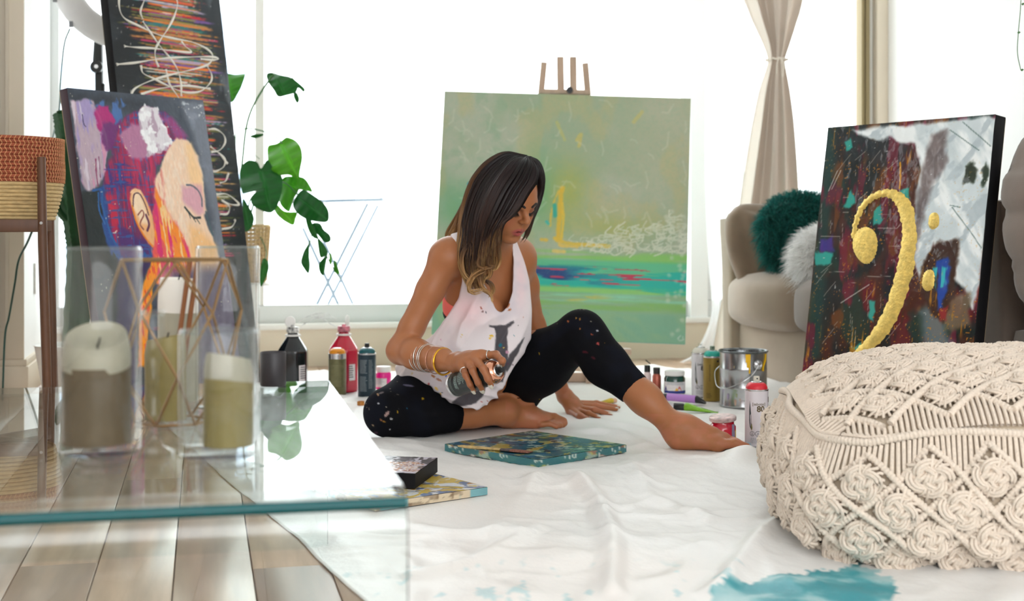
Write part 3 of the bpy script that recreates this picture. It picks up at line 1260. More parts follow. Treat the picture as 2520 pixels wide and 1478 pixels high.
# ---------------------------------------------------------------- portrait
def paint_portrait(B, U, V):
    Q = lambda pts: B.pxs([(140 + x * .5473, 200 + y * .5476) for x, y in pts])
    S = lambda pts, e=.006, w=.02, sc=26, sd=1: soft(U, V, Q(pts), e, w, sc, sd)
    n1 = fbm(U * 18, V * 18, 61)
    fine = fbm(U * 120, V * 40, 62)
    cross = np.maximum(fbm(U * 160, V * 14, 63), fbm(U * 14, V * 160, 64))
    c = np.ones(U.shape + (3,)) * np.array([64, 72, 86]) / 255
    c = over(c, (112, 118, 132), S([(560, 90), (670, 95), (760, 760), (900, 1500), (700, 1500), (700, 600), (640, 330)], .02))
    c = over(c, (140, 148, 164), .6 * sstep(.5, .7, fbm(U * 9, V * 22, 65)) * S([(590, 140), (660, 120), (740, 740), (700, 700)], .02))
    c = over(c, (20, 26, 34), S([(40, 45), (420, 85), (420, 110), (230, 105), (60, 70)], .03, .05) * .6)
    c = over(c, (226, 232, 238), sstep(.62, .68, fbm(U * 60, V * 110, 66)) * S([(560, 95), (660, 105), (665, 190), (590, 150)], .012) * .8)  # white dots of window glare painted in at the top right
    # lilac field, with brushed strokes
    lil = S([(60, 85), (160, 95), (185, 150), (200, 210), (225, 260), (215, 400), (185, 470), (120, 490), (90, 300)], .006, .03, 22, 3)
    c = over(c, (188, 166, 180), lil)
    c = over(c, (166, 150, 196), lil * sstep(.48, .62, fbm(U * 60, V * 9, 67)))
    c = over(c, (210, 150, 178), lil * sstep(.56, .66, fbm(U * 50 + 9, V * 8, 68)))
    c = over(c, (222, 212, 222), lil * sstep(.60, .68, fbm(U * 70 + 3, V * 10, 69)) * .8)
    c = over(c, (70, 110, 170), S([(150, 90), (300, 90), (290, 170), (240, 240), (190, 130)], .006, .06, 30, 4) * sstep(.42, .56, fbm(U * 40, V * 16, 70)))
    c = over(c, (176, 24, 116), S([(165, 110), (230, 110), (260, 170), (240, 240), (190, 210), (170, 160)], .005, .04, 34, 5))
    c = over(c, (110, 30, 110), S([(200, 180), (300, 180), (330, 350), (260, 330), (215, 300)], .008, .05, 30, 6))
    c = over(c, (18, 28, 30), S([(110, 485), (205, 480), (215, 560), (260, 700), (300, 800), (330, 1500), (150, 1500), (130, 760)], .006, .025, 30, 7))
    # hair
    hr = S([(300, 170), (400, 110), (500, 150), (560, 230), (600, 280), (520, 290), (450, 380), (440, 480), (440, 560), (420, 700), (440, 740), (420, 800), (280, 800), (220, 640), (205, 500), (215, 400), (260, 280)], .006, .02, 26, 8)
    c = over(c, (110, 22, 84), hr)
    c = over(c, (160, 20, 80), hr * sstep(.46, .56, fbm(U * 70, V * 9, 71)))
    c = over(c, (196, 24, 84), S([(340, 340), (480, 300), (430, 400), (430, 520), (340, 470)], .012, .03, 26, 9) * sstep(.4, .6, fbm(U * 90, V * 12, 72)))
    c = over(c, (62, 34, 120), S([(215, 400), (330, 330), (350, 480), (330, 520), (220, 500)], .014, .03, 26, 10) * sstep(.45, .58, cross))
    c = over(c, (190, 16, 66), S([(215, 510), (320, 500), (330, 600), (300, 720), (240, 640)], .012, .03, 26, 11) * sstep(.46, .56, fbm(U * 100, V * 14, 73)))
    c = over(c, (70, 26, 110), S([(270, 640), (400, 720), (430, 770), (420, 820), (290, 800)], .01, .03, 26, 12) * .9)
    c = over(c, (24, 66, 140), S([(180, 480), (215, 470), (230, 640), (300, 800), (440, 740), (430, 800), (330, 830), (240, 780), (200, 620)], .006, .03, 26, 13) * sstep(.38, .52, fbm(U * 60, V * 14, 74)))
    c = over(c, (30, 90, 160), hr * sstep(.64, .68, cross) * .7)
    # dusty pink crown, then window glare painted in as a pale cap
    c = over(c, (182, 120, 156), S([(280, 250), (340, 190), (420, 220), (440, 330), (380, 360), (330, 345), (300, 300)], .008, .03, 26, 14))
    c = over(c, (150, 60, 130), S([(440, 150), (520, 160), (590, 260), (540, 260), (490, 190)], .01, .03, 26, 15) * .8)
    wc = S([(395, 105), (455, 120), (475, 190), (522, 276), (500, 296), (440, 326), (405, 335), (400, 270), (372, 240), (360, 170)], .004, .035, 30, 16)
    c = over(c, (226, 220, 226), wc)
    c = over(c, (184, 160, 178), wc * sstep(.52, .62, fbm(U * 40, V * 26, 75)))
    c = over(c, (246, 246, 248), wc * sstep(.55, .65, fbm(U * 30 + 5, V * 50, 76)))
    # face
    fm = S([(500, 300), (540, 250), (590, 265), (630, 330), (655, 420), (660, 500), (668, 580), (660, 600), (690, 680), (720, 745), (740, 900), (560, 900), (500, 720), (470, 600), (440, 520), (440, 440), (470, 370)], .006, .016, 36, 17)
    c = over(c, (246, 210, 178), fm)
    c = over(c, (250, 206, 150), S([(570, 270), (600, 280), (655, 430), (650, 500), (600, 460), (585, 380)], .016) * .9)
    c = over(c, (252, 232, 212), fm * sstep(.46, .62, fine) * .55 * S([(440, 330), (580, 280), (590, 700), (480, 600)], .03))
    c = over(c, (224, 120, 110), S([(440, 420), (470, 380), (480, 560), (450, 560)], .012, .03, 40, 18) * sstep(.45, .6, fbm(U * 130, V * 16, 77)) * .8)
    c = over(c, (214, 150, 176), S([(560, 470), (650, 470), (660, 590), (640, 600), (590, 560), (560, 530)], .014) * .75)
    ck = S([(440, 480), (480, 540), (520, 620), (570, 700), (600, 780), (600, 900), (440, 900), (430, 740), (432, 600)], .008, .022, 30, 19)
    c = over(c, (236, 84, 84), ck)
    c = over(c, (250, 140, 24), ck * sstep(.46, .54, fbm(U * 50 + V * 20, V * 12, 78)))
    c = over(c, (222, 30, 110), ck * sstep(.56, .63, fbm(U * 46 + 9, V * 9, 79)))
    c = over(c, (252, 206, 140), ck * sstep(.60, .67, fbm(U * 70, V * 12, 80)))
    c = over(c, (250, 180, 90), S([(590, 640), (640, 660), (720, 745), (720, 900), (610, 900)], .02) * .5)
    # ear
    ear = S([(330, 490), (350, 480), (375, 490), (405, 540), (428, 600), (438, 680), (436, 740), (410, 730), (372, 670), (340, 590), (326, 530)], .004, .005)
    c = over(c, (240, 178, 120), ear)
    c = over(c, (252, 222, 186), ear * S([(335, 500), (370, 500), (400, 560), (415, 640), (380, 640), (345, 570)], .010))
    for pts, r_, col in [
        ([(340, 560), (345, 510), (368, 505), (392, 545), (410, 600)], .0035, (90, 44, 60)), ([(362, 600), (380, 580), (388, 600), (372, 640), (388, 665)], .0035, (150, 74, 60)),
        ([(398, 600), (412, 640), (405, 670)], .006, (96, 34, 70)), ([(336, 560), (356, 630), (395, 700), (430, 742)], .004, (240, 140, 40)), ([(330, 500), (348, 485), (372, 494)], .003, (250, 200, 150)),
        ([(582, 465), (606, 468), (634, 490), (650, 525), (652, 560)], .0045, (96, 100, 112)), ([(574, 566), (594, 590), (616, 612), (644, 612)], .0055, (24, 36, 40)), ([(590, 588), (600, 615)], .0028, (24, 36, 40)),
        ([(606, 604), (622, 630)], .0028, (24, 36, 40)), ([(624, 612), (642, 640)], .0028, (24, 36, 40)), ([(668, 585), (684, 640), (700, 690)], .004, (60, 90, 96)),
        ([(112, 150), (118, 190), (130, 205)], .0022, (50, 40, 80)), ([(172, 350), (176, 420), (184, 470)], .0032, (140, 40, 90)), ([(186, 340), (194, 430)], .002, (120, 40, 90)),
        ([(160, 490), (200, 490), (204, 560), (240, 680), (270, 740)], .005, (26, 90, 160)), ([(185, 500), (190, 580), (215, 640)], .004, (34, 100, 170)), ([(205, 640), (230, 720), (280, 800)], .005, (24, 76, 140)),
    ]:
        d, _ = seg_dist(U, V, Q(spline(pts, 6).tolist()))
        c = over(c, col, sstep(r_, r_ * .5, d + .002 * (fine - .5)))
    # neck and lower field
    lowm = sstep(B.px(380, 640)[1], B.px(380, 690)[1], V)
    c = over(c, (96, 84, 110), lowm * soft(U, V, B.pxs([(400, 640), (560, 640), (620, 1000), (400, 1000)]), .02))
    c = over(c, (240, 150, 140), lowm * soft(U, V, B.pxs([(388, 650), (420, 650), (440, 1000), (400, 1000)]), .02) * .7)
    c = over(c, (46, 26, 80), soft(U, V, B.pxs([(290, 640), (372, 640), (352, 700), (338, 760), (330, 1000), (280, 1000)]), .012, .02) * .9)
    nk = soft(U, V, B.pxs([(356, 690), (372, 640), (390, 640), (380, 700), (366, 800), (358, 900), (340, 900), (340, 760)]), .006, .02, 24, 13)
    c = over(c, (250, 152, 24), nk)
    c = over(c, (236, 90, 40), nk * sstep(.55, .65, fine))
    sp = sstep(.93, .96, vnoise(U * 150, V * 150, 75)) * sstep(.5, .6, n1)
    c = over(c, (235, 225, 200), sp * .8)
    c = c * (1 + .10 * (fbm(U * 200, V * 60, 89) - .5))[..., None]
    return c, 0.6 * fbm(U * 30, V * 30, 76) + 0.4 * ear + 0.4 * lil + .4 * wc


m_side_portrait = mat('plum_canvas_edge', rgb(52, 26, 38), 0.6)
portrait = Board(-1.085, 4.4244, 0.012, 1.0784, 0.1621, 0.022, 0.634, 1.0648)
portrait.make('portrait_canvas', 'leaning canvas of a magenta haired head in profile with a peach and orange face', 'painting', paint_portrait, 290, 460, 0.034, m_gloss_paint, m_side_portrait, relief=0.003)


# ---------------------------------------------------------------- tall black canvas with streaks and drips
tall = Board(-1.1367, 5.0064, 0.012, 0.9515, 0.1545, 0.0015, 0.5517, 1.9)


def paint_tall(B, U, V):
    c = np.ones(U.shape + (3,)) * np.array([24, 28, 32]) / 255
    c = over(c, (48, 54, 60), sstep(.45, .7, fbm(U * 6, V * 4, 81)) * .8)
    c = over(c, (110, 116, 122), sstep(.55, .7, fbm(U * 14, V * 5, 82)) * sstep(.18, .25, U) * .8)
    rng = random.Random(3)
    pal = [(196, 128, 70), (208, 140, 60), (176, 120, 60), (110, 110, 50), (150, 140, 70), (200, 40, 50), (230, 90, 50), (30, 120, 115), (220, 214, 200), (120, 80, 150), (196, 60, 100), (214, 170, 110), (90, 100, 44), (240, 130, 40), (180, 160, 190)]
    ny, nx = U.shape
    us, vs = U[0], V[:, 0]
    zone = [(0.58, 1.0, 430), (0.26, 0.60, 380)]
    for z0, z1, cnt in zone:
        for i in range(cnt):
            v0 = (z0 + (z1 - z0) * rng.random()) * B.h
            ce = 0.02 + (rng.random() - 0.5) * 0.12
            half = 0.04 + 0.17 * rng.random() ** 1.1
            th = 0.0015 + 0.0065 * rng.random() ** 2
            col = pal[rng.randrange(len(pal))]
            r0, r1 = np.searchsorted(vs, [v0 - th * 2 - .004, v0 + th * 2 + .004])
            if r1 <= r0:
                continue
            u, v = U[r0:r1], V[r0:r1]
            dv = np.abs(v - v0 - 0.02 * (u - ce) * (rng.random() - .5)) + 0.002 * (vnoise(u * 90, v * 90, i) - .3)
            a = sstep(th, th * .4, dv) * sstep(half, half * .75, np.abs(u - ce) + 0.05 * (vnoise(u * 60, v * 300, i + 9) - .5))
            c[r0:r1] = over(c[r0:r1], col, a * .95)
    sp = sstep(.95, .97, vnoise(U * 130, V * 130, 85))
    c = over(c, (200, 200, 195), sp * .7)
    return c, fbm(U * 20, V * 90, 86)


tall.make('tall_abstract_canvas', 'tall black canvas with many coloured streaks and looping white drips, leaning by the window', 'painting', paint_tall, 180, 520, 0.044, m_gloss_paint, m_side_black, relief=0.002)
m_drip = mat('cream_drip_paint', rgb(226, 220, 208), 0.4)
k_ = 1 / 2.112
for pts in [
    [(628, -60), (616, 20), (640, 90), (720, 135), (820, 180), (900, 200), (1000, 220), (1080, 260), (1104, 300), (1070, 340), (980, 366), (880, 390), (780, 420), (700, 460), (676, 500)],
    [(740, 100), (728, 60), (745, 10), (760, -40), (820, -60), (880, -50), (920, 10), (905, 80), (870, 150), (830, 210), (805, 260), (808, 310), (822, 348)],
    [(740, 110), (780, 170), (830, 240), (880, 300), (920, 360), (938, 430), (940, 500)],
    [(590, 336), (700, 326), (800, 310), (900, 300), (1000, 296), (1100, 296), (1134, 306), (1100, 312), (1040, 306)],
    [(730, 340), (742, 380), (800, 410), (880, 450), (960, 480), (1040, 474), (1090, 430), (1098, 390), (1076, 344)],
    [(644, 240), (700, 246), (800, 252), (880, 262), (990, 272), (960, 240), (940, 216)],
    [(730, 490), (830, 460), (960, 446), (1090, 462)],
    [(860, 360), (880, 440), (930, 520), (900, 580)],
    [(1080, 672), (1120, 672), (1160, 700), (1168, 740), (1140, 780), (1096, 790), (1130, 790), (1166, 826), (1160, 866), (1120, 890), (1100, 888)],
    [(1090, 760), (1140, 800), (1180, 850)],
    [(1120, 1010), (1180, 1010), (1240, 1060), (1200, 1062), (1150, 1040), (1190, 1070), (1180, 1110), (1140, 1112)],
    [(1150, 1190), (1200, 1180), (1220, 1150), (1216, 1140)],
    [(1140, 950), (1170, 940), (1186, 900)],
]:
    P = spline(pts, 8)
    path = [Vector((*[t for t in (tall.px(p[0] * k_, p[1] * k_)[0],)], -0.002, tall.px(p[0] * k_, p[1] * k_)[1])) for p in P]
    path = [p for p in path if abs(p.x) < tall.w / 2 and p.z < tall.h - 0.01]
    if len(path) < 4:
        continue
    n_ = len(path)
    rr = [0.0031 + 0.0016 * math.sin(i * 0.37 + pts[0][0]) for i in range(n_)]
    rr[0] = rr[-1] = 0.006
    mb = MB().tube(path, rr, 7, up=(0, -1, 0), flat=0.6)
    mb.build('drip_line', m_drip, tall.root, smooth=True)

# ---------------------------------------------------------------- canvas with the gold bass clef
clef = Board(1.0759, 3.9732, 0.012, -1.0021, 0.1394, -0.0061, 0.6404, 0.9334)


def paint_clef(B, U, V):
    X = B.pxs
    c = np.ones(U.shape + (3,)) * np.array([24, 30, 30]) / 255
    n = fbm(U * 9, V * 5, 91)
    c = over(c, (74, 34, 22), sstep(.45, .62, n) * .95)
    c = over(c, (96, 24, 30), sstep(.56, .68, fbm(U * 12, V * 5, 92)) * .9)
    c = over(c, (16, 52, 44), sstep(.56, .66, fbm(U * 8 + 7, V * 6, 93)) * .8)
    c = over(c, (110, 60, 22), sstep(.6, .68, fbm(U * 16, V * 9, 94)) * .8)
    c = over(c, (22, 60, 56), soft(U, V, X([(2036, 322), (2060, 322), (2020, 880), (1975, 900)]), .02) * .8)
    c = over(c, (36, 44, 50), soft(U, V, X([(2060, 325), (2240, 330), (2230, 420), (2150, 400), (2080, 380)]), .03) * .7)
    c = over(c, (120, 24, 50), sstep(.6, .68, fbm(U * 20, V * 7, 95)) * .7)
    # teal diamonds and patches
    for poly in [[(2078, 350), (2095, 340), (2100, 362), (2084, 372)], [(2076, 510), (2096, 468), (2108, 500), (2090, 512)], [(2150, 520), (2168, 505), (2176, 540), (2152, 556)],
                 [(2215, 470), (2238, 462), (2242, 490), (2222, 496)], [(2306, 350), (2332, 345), (2330, 374), (2308, 376)], [(2140, 740), (2156, 742), (2150, 790), (2138, 780)],
                 [(2005, 620), (2050, 620), (2048, 650), (2008, 650)], [(2096, 860), (2120, 840), (2116, 870)]]:
        c = over(c, (46, 170, 156), soft(U, V, X(poly), .004, .016, 50, 14) * .9)
    # silver-white field on the right, mostly window glare painted into the colour
    glare_m = soft(U, V, X([(2100, 322), (2460, 285), (2450, 420), (2420, 640), (2395, 760), (2370, 700), (2310, 640), (2300, 600), (2256, 690), (2246, 560), (2252, 470), (2268, 420), (2254, 352), (2200, 345), (2140, 335)]), .008, .03, 18, 15)
    c = over(c, (206, 217, 220), glare_m)
    c = over(c, (240, 245, 245), glare_m * sstep(.45, .6, fbm(U * 16 + V * 10, V * 8, 96)))
    c = over(c, (176, 190, 196), glare_m * sstep(.56, .68, fbm(U * 20 - V * 12, V * 18, 97)) * .8)
    c = over(c, (84, 66, 64), soft(U, V, X([(2296, 330), (2330, 322), (2330, 400), (2290, 470), (2262, 600), (2246, 640), (2260, 480)]), .012, .03, 20, 16) * .75)
    c = over(c, (110, 120, 124), soft(U, V, X([(2262, 760), (2300, 740), (2330, 820), (2380, 900), (2280, 900)]), .02, .03) * .85)
    c = over(c, (120, 100, 78), soft(U, V, X([(2330, 730), (2390, 720), (2385, 800), (2340, 815), (2316, 780)]), .012, .03, 22, 17) * .9)
    c = over(c, (60, 36, 24), soft(U, V, X([(2270, 640), (2320, 590), (2356, 584), (2360, 620), (2350, 720), (2320, 800), (2290, 770), (2262, 700)]), .008, .03, 26, 18))
    c = over(c, (30, 70, 160), soft(U, V, X([(2306, 640), (2336, 630), (2340, 680), (2318, 760), (2306, 760)]), .006, .02, 40, 19))
    c = over(c, (50, 180, 190), soft(U, V, X([(2300, 655), (2332, 655), (2330, 700), (2304, 720)]), .004, .02, 40, 20) * sstep(.45, .55, fbm(U * 90, V * 6, 98)))
    c = over(c, (40, 50, 36), soft(U, V, X([(2380, 410), (2396, 396), (2410, 420), (2396, 452), (2370, 456)]), .005, .02, 40, 21))
    c = over(c, (40, 56, 40), soft(U, V, X([(2418, 420), (2430, 396), (2436, 430), (2424, 460), (2416, 450)]), .005, .02, 40, 22))
    c = over(c, (150, 40, 40), soft(U, V, X([(2310, 760), (2336, 755), (2330, 785), (2312, 790)]), .006, .02, 40, 23) * .9)
    # drips, specks, scratches
    dr = sstep(.64, .68, fbm(U * 70, V * 5, 99)) * (1 - glare_m)
    c = over(c, (190, 130, 30), dr * sstep(.5, .62, fbm(U * 12, V * 9, 100)) * .8)
    c = over(c, (200, 130, 30), sstep(.86, .89, vnoise(U * 210, V * 210, 101)) * (1 - .7 * glare_m) * sstep(.42, .55, fbm(U * 8, V * 8, 102)) * .8)
    c = over(c, (205, 205, 200), sstep(.95, .97, vnoise(U * 160, V * 160, 103)) * .7)
    c = over(c, (70, 50, 150), soft(U, V, X([(2020, 590), (2050, 580), (2056, 615), (2018, 620)]), .006, .02, 40, 24) * .8)
    rng = random.Random(8)
    for i in range(46):
        x, y = 2000 + 260 * rng.random(), 380 + 480 * rng.random()
        L = 10 + 50 * rng.random()
        a = rng.choice([1.57, 1.57, 0.0, -.7, -.9])
        d, _ = seg_dist(U, V, X([(x, y), (x + L * math.cos(a), y + L * math.sin(a))]))
        c = over(c, (190, 180, 170), sstep(.0014, .0006, d) * .6)
    for pts in [[(2062, 420), (2040, 470)], [(2070, 420), (2048, 465)], [(2340, 505), (2365, 510)], [(2345, 510), (2390, 570), (2416, 610)], [(2340, 320), (2410, 370)], [(2370, 300), (2440, 360)], [(2140, 700), (2070, 745)], [(2215, 420), (2214, 470)]]:
        d, _ = seg_dist(U, V, X(pts))
        c = over(c, (70, 100, 96) if pts[0][0] > 2300 else (196, 190, 180), sstep(.002, .001, d) * .8)
    d, _ = seg_dist(U, V, X([(2216, 400), (2217, 440), (2214, 462)]))
    c = over(c, (214, 150, 20), sstep(.004, .002, d + .003 * (fbm(U * 90, V * 40, 104) - .5)))
    return c, fbm(U * 22, V * 16, 105) + 0.6 * glare_m * ridged(U * 6 + V * 4, V * 6 - U * 6, 106, 2)


clef.make('bass_clef_canvas', 'dark red canvas with painted-in silver window glare and a large gold leaf bass clef, leaning on the sofa', 'painting', paint_clef, 260, 380, 0.045, m_gloss_paint, m_side_black, relief=0.003)
m_gold = mat('gold_leaf', rgb(236, 204, 110), 0.42, 0.55, noise=(60, 0.25), bump=(140, 0.0016))


def gold_ribbon(name, centre, widths, n=10):
    P = spline([(x, y, w) for (x, y), w in zip(centre, widths)], n)
    L, R = [], []
    for i, p in enumerate(P):
        q0, q1 = P[max(i - 1, 0)], P[min(i + 1, len(P) - 1)]
        d = np.array([q1[0] - q0[0], q1[1] - q0[1]])
        d /= np.hypot(*d) + 1e-9
        nn = np.array([-d[1], d[0]])
        j = 1.2 * (math.sin(i * 2.3) + math.sin(i * 5.1 + 1))
        L.append(clef.px(*(p[:2] + nn * (p[2] / 2 + j))))
        R.append(clef.px(*(p[:2] - nn * (p[2] / 2 - j))))
    rows = []
    for (a, b), (c_, d_) in zip(L, R):
        rows.append([(a, -0.0015, b), (a * .85 + c_ * .15, -0.004, b * .85 + d_ * .15), ((a + c_) / 2, -0.0055, (b + d_) / 2), (a * .15 + c_ * .85, -0.004, b * .15 + d_ * .85), (c_, -0.0015, d_)])
    mb = MB()
    mb.grid(np.array(rows))
    return mb.build(name, m_gold, clef.root, smooth=True)


gold_ribbon('gold_clef_stroke', [(2100, 586), (2108, 545), (2124, 508), (2152, 483), (2184, 475), (2212, 487), (2232, 520), (2242, 575), (2234, 635), (2222, 690), (2198, 760), (2168, 815), (2130, 858), (2090, 890), (2040, 915)],
            [10, 13, 14, 16, 20, 30, 38, 42, 42, 42, 40, 36, 30, 22, 10])


def gold_disc(name, poly):
    P = spline(poly, 8, closed=True)
    c0 = P.mean(0)
    mb = MB()
    rows = []
    for s_, y in ((1.0, -0.0015), (0.85, -0.0045), (0.4, -0.0058), (0.02, -0.006)):
        r = []
        for i, p in enumerate(P):
            q = c0 + (p - c0) * s_
            if s_ > .9:
                q = q + 1.0 * math.sin(i * 2.7)
            u, v = clef.px(*q)
            r.append((u, y, v))
        r.append(r[0])
        rows.append(r)
    mb.grid(np.array(rows))
    return mb.build(name, m_gold, clef.root, smooth=True)


gold_disc('gold_clef_dot', [(2127, 558), (2150, 566), (2160, 590), (2156, 625), (2138, 650), (2116, 640), (2100, 610), (2104, 575)])
gold_disc('gold_clef_dot', [(2302, 520), (2314, 530), (2314, 556), (2298, 567), (2286, 556), (2288, 530)])
gold_disc('gold_clef_dot', [(2288, 663), (2300, 672), (2298, 706), (2282, 716), (2270, 702), (2274, 674)])


# ---------------------------------------------------------------- three small canvases lying on the cloth
def flat_canvas(name, label, corner, e1, e2, w, h, z, thick, paint, m_side, bumps=False, nx=150):
    e1, e2 = Vector((*e1, 0)).normalized(), Vector((*e2, 0)).normalized()
    M = Matrix((e1, e2, Vector((0, 0, 1)))).transposed().to_4x4()
    M.translation = Vector((corner[0], corner[1], z))
    root = thing(name, label, 'painting', M=M, group=None)
    U, V = np.meshgrid(np.linspace(0, w, nx), np.linspace(0, h, nx))
    c, hh = paint(U, V)
    big_mesh('painted_face', np.stack([U, V, thick + hh * 0.0015], -1).reshape(-1, 3), grid_faces(nx, nx), m_gloss_paint, root, c.reshape(-1, 3))
    # edge: a skirt with its own paint
    per = [(w * t, 0) for t in np.linspace(0, 1, 60)] + [(w, h * t) for t in np.linspace(0, 1, 60)] + [(w * (1 - t), h) for t in np.linspace(0, 1, 60)] + [(0, h * (1 - t)) for t in np.linspace(0, 1, 60)]
    per = np.array(per)
    rows = []
    for zz in np.linspace(0, thick, 7):
        off = 0.0
        if bumps:
            off = -0.0022 * np.abs(np.sin(np.arange(len(per)) * 0.55)) * (1 - zz / thick)
        pz = np.stack([per[:, 0], per[:, 1], np.full(len(per), zz) - (off if bumps else 0)], -1)
        rows.append(pz)
    P = np.array(rows)
    cs = m_side(P[..., 0] + P[..., 1], P[..., 2], P) if callable(m_side) else None
    big_mesh('canvas_edge', P.reshape(-1, 3), grid_faces(*P.shape[:2]), m_satin_paint if cs is not None else m_side, root, None if cs is None else cs.reshape(-1, 3), smooth=False)
    return root


def swirl(U, V, pal, seed, sc=14, sy=1.0):
    wx = fbm(U * sc * .6, V * sc * .6, seed) - .5
    wy = fbm(U * sc * .6, V * sc * .6, seed + 3) - .5
    c = np.ones(U.shape + (3,)) * np.array(pal[0]) / 255
    for i, p in enumerate(pal[1:]):
        n = fbm((U + .12 * wx) * sc * (1 + .2 * i), (V + .12 * wy) * sc * sy * (1 + .2 * i), seed + 11 * i + 20, 5)
        c = over(c, p, sstep(.5 + .012 * (i % 3), .56 + .012 * (i % 3), n) * .92)
    return c


def paint_c1(U, V):
    pal = [(30, 96, 110), (20, 70, 104), (84, 110, 74), (150, 140, 60), (34, 116, 124), (14, 44, 56), (96, 130, 112), (50, 36, 44), (22, 90, 126), (176, 152, 66), (20, 80, 104)]
    c = swirl(U, V, pal, 201, 9.5)
    c = over(c, (150, 170, 140), .5 * sstep(.58, .66, fbm(U * 30 + V * 30, V * 30 - U * 30, 230, 5)))
    c = over(c, (200, 205, 190), .7 * sstep(.66, .70, fbm(U * 44, V * 44, 233, 5)))
    return c, fbm(U * 40, V * 40, 235)


def edge_c1(s, z, P):
    c = swirl(s * 1.0, z * 2 + s * .2, [(60, 120, 124), (110, 140, 132), (40, 84, 96), (190, 176, 90), (150, 170, 160), (150, 110, 96), (36, 76, 86), (50, 110, 116)], 251, 11)
    return over(c, (220, 222, 210), .8 * sstep(.68, .72, fbm(s * 120, z * 60, 258)))


flat_canvas('small_blue_canvas', 'thick edged blue green and ochre abstract canvas lying flat before the seated woman', (0.0666, 3.383), (-0.70, 0.713), (0.712, 0.702), 0.355, 0.34, 0.0085, 0.021, paint_c1, edge_c1, True)


def paint_c3(U, V):
    pal = [(96, 102, 114), (70, 84, 120), (196, 160, 70), (60, 50, 50), (206, 208, 212), (168, 120, 60), (90, 110, 150), (222, 224, 226), (200, 168, 60)]
    return swirl(U, V, pal, 301, 20), fbm(U * 40, V * 40, 335)


def edge_c3(s, z, P):
    c = np.ones(s.shape + (3,)) * np.array([168, 148, 122]) / 255
    c = over(c, (120, 96, 70), sstep(.5, .6, fbm(s * 40, z * 12, 351)) * .7)
    c = over(c, (224, 206, 176), sstep(.5, .55, fbm(s * 34, z * 60, 352)) * .9)
    return over(c, (110, 170, 180), sstep(.62, .66, fbm(s * 26, z * 14, 353)) * .9)


flat_canvas('small_marbled_canvas', 'silver and ochre marbled canvas with drip stained edge, partly under another canvas', (-0.056, 3.06), (-0.64, 0.77), (-0.81, -0.58), 0.30, 0.30, 0.006, 0.017, paint_c3, edge_c3)


def paint_c2(U, V):
    c = np.ones(U.shape + (3,)) * np.array([60, 52, 60]) / 255
    c = over(c, (196, 190, 204), sstep(.45, .56, fbm(U * 12, V * 34, 401)))
    c = over(c, (40, 34, 40), sstep(.6, .66, fbm(U * 9, V * 40, 402)))
    g = soft(U, V, [(0.02, 0.01), (0.13, 0.02), (0.15, .17), (.03, .2)], .01, .05, 30, 40)
    c = over(c, (200, 150, 110), g * sstep(.4, .6, vnoise(U * 190, V * 190, 403)))
    c = over(c, (130, 66, 40), g * sstep(.6, .75, vnoise(U * 170, V * 170, 404)))
    c = over(c, (235, 225, 220), g * sstep(.7, .8, vnoise(U * 200, V * 200, 405)))
    return c, fbm(U * 60, V * 60, 406)


flat_canvas('small_glitter_canvas', 'black edged lilac canvas with copper glitter, lying on the marbled canvas', (-0.219, 3.03), (0.20, 0.98), (-0.98, 0.16), 0.215, 0.28, 0.0252, 0.034, paint_c2, m_side_black)

# the flat brush left on the blue canvas
b0, b1 = fl(1127, 1097, 0.034), fl(1306, 1112, 0.034)
br = thing('paint_brush', 'wooden flat brush caked with paint lying on the blue canvas', 'brush', b0)
dv = (b1 - b0)
sd = Vector((-dv.y, dv.x, 0)).normalized()


def brush_part(name, t0, t1, ws, hs, mm):
    mb = MB()
    rows = []
    n = len(ws)
    for i in range(n):
        t = t0 + (t1 - t0) * i / (n - 1)
        c_ = dv * t
        row = []
        for k in range(8):
            a = 2 * PI * k / 8
            row.append(tuple(c_ + sd * (ws[i] * math.cos(a)) + Vector((0, 0, hs[i] * math.sin(a)))))
        row.append(row[0])
        rows.append(row)
    mb.grid(np.array(rows))
    mb.add(rows[0][:8], [tuple(range(8))])
    mb.add(rows[-1][:8], [tuple(range(8))[::-1]])
    return mb.build(name, mm, br, smooth=True)


brush_part('handle', 0.0, 0.62, [.002, .006, .0075, .007, .0065, .007, .009], [.002, .004, .0045, .0045, .0042, .0042, .004], mat('worn_brush_wood', rgb(196, 168, 112), .5, noise=(80, .35)))
brush_part('ferrule', 0.60, 0.74, [.009, .011, .013, .014], [.0042, .0045, .004, .004], mat('painted_ferrule', rgb(92, 80, 78), .45, .3, noise=(120, .5)))
brush_part('bristles', 0.74, 1.0, [.014, .0155, .016, .0155], [.004, .004, .003, .0012], mat('paint_caked_bristle', rgb(130, 80, 62), .7, noise=(200, .5)))
# ================================================================== sofa, cushions, curtains, plants and stands
m_suede = mat('taupe_suede', rgb(156, 139, 120), 0.9, noise=(7, 0.12), bump=(300, 0.0004), sheen=0.3)
m_suede2 = mat('grey_brown_suede', rgb(124, 110, 100), 0.9, noise=(7, 0.14), bump=(300, 0.0004), sheen=0.3)


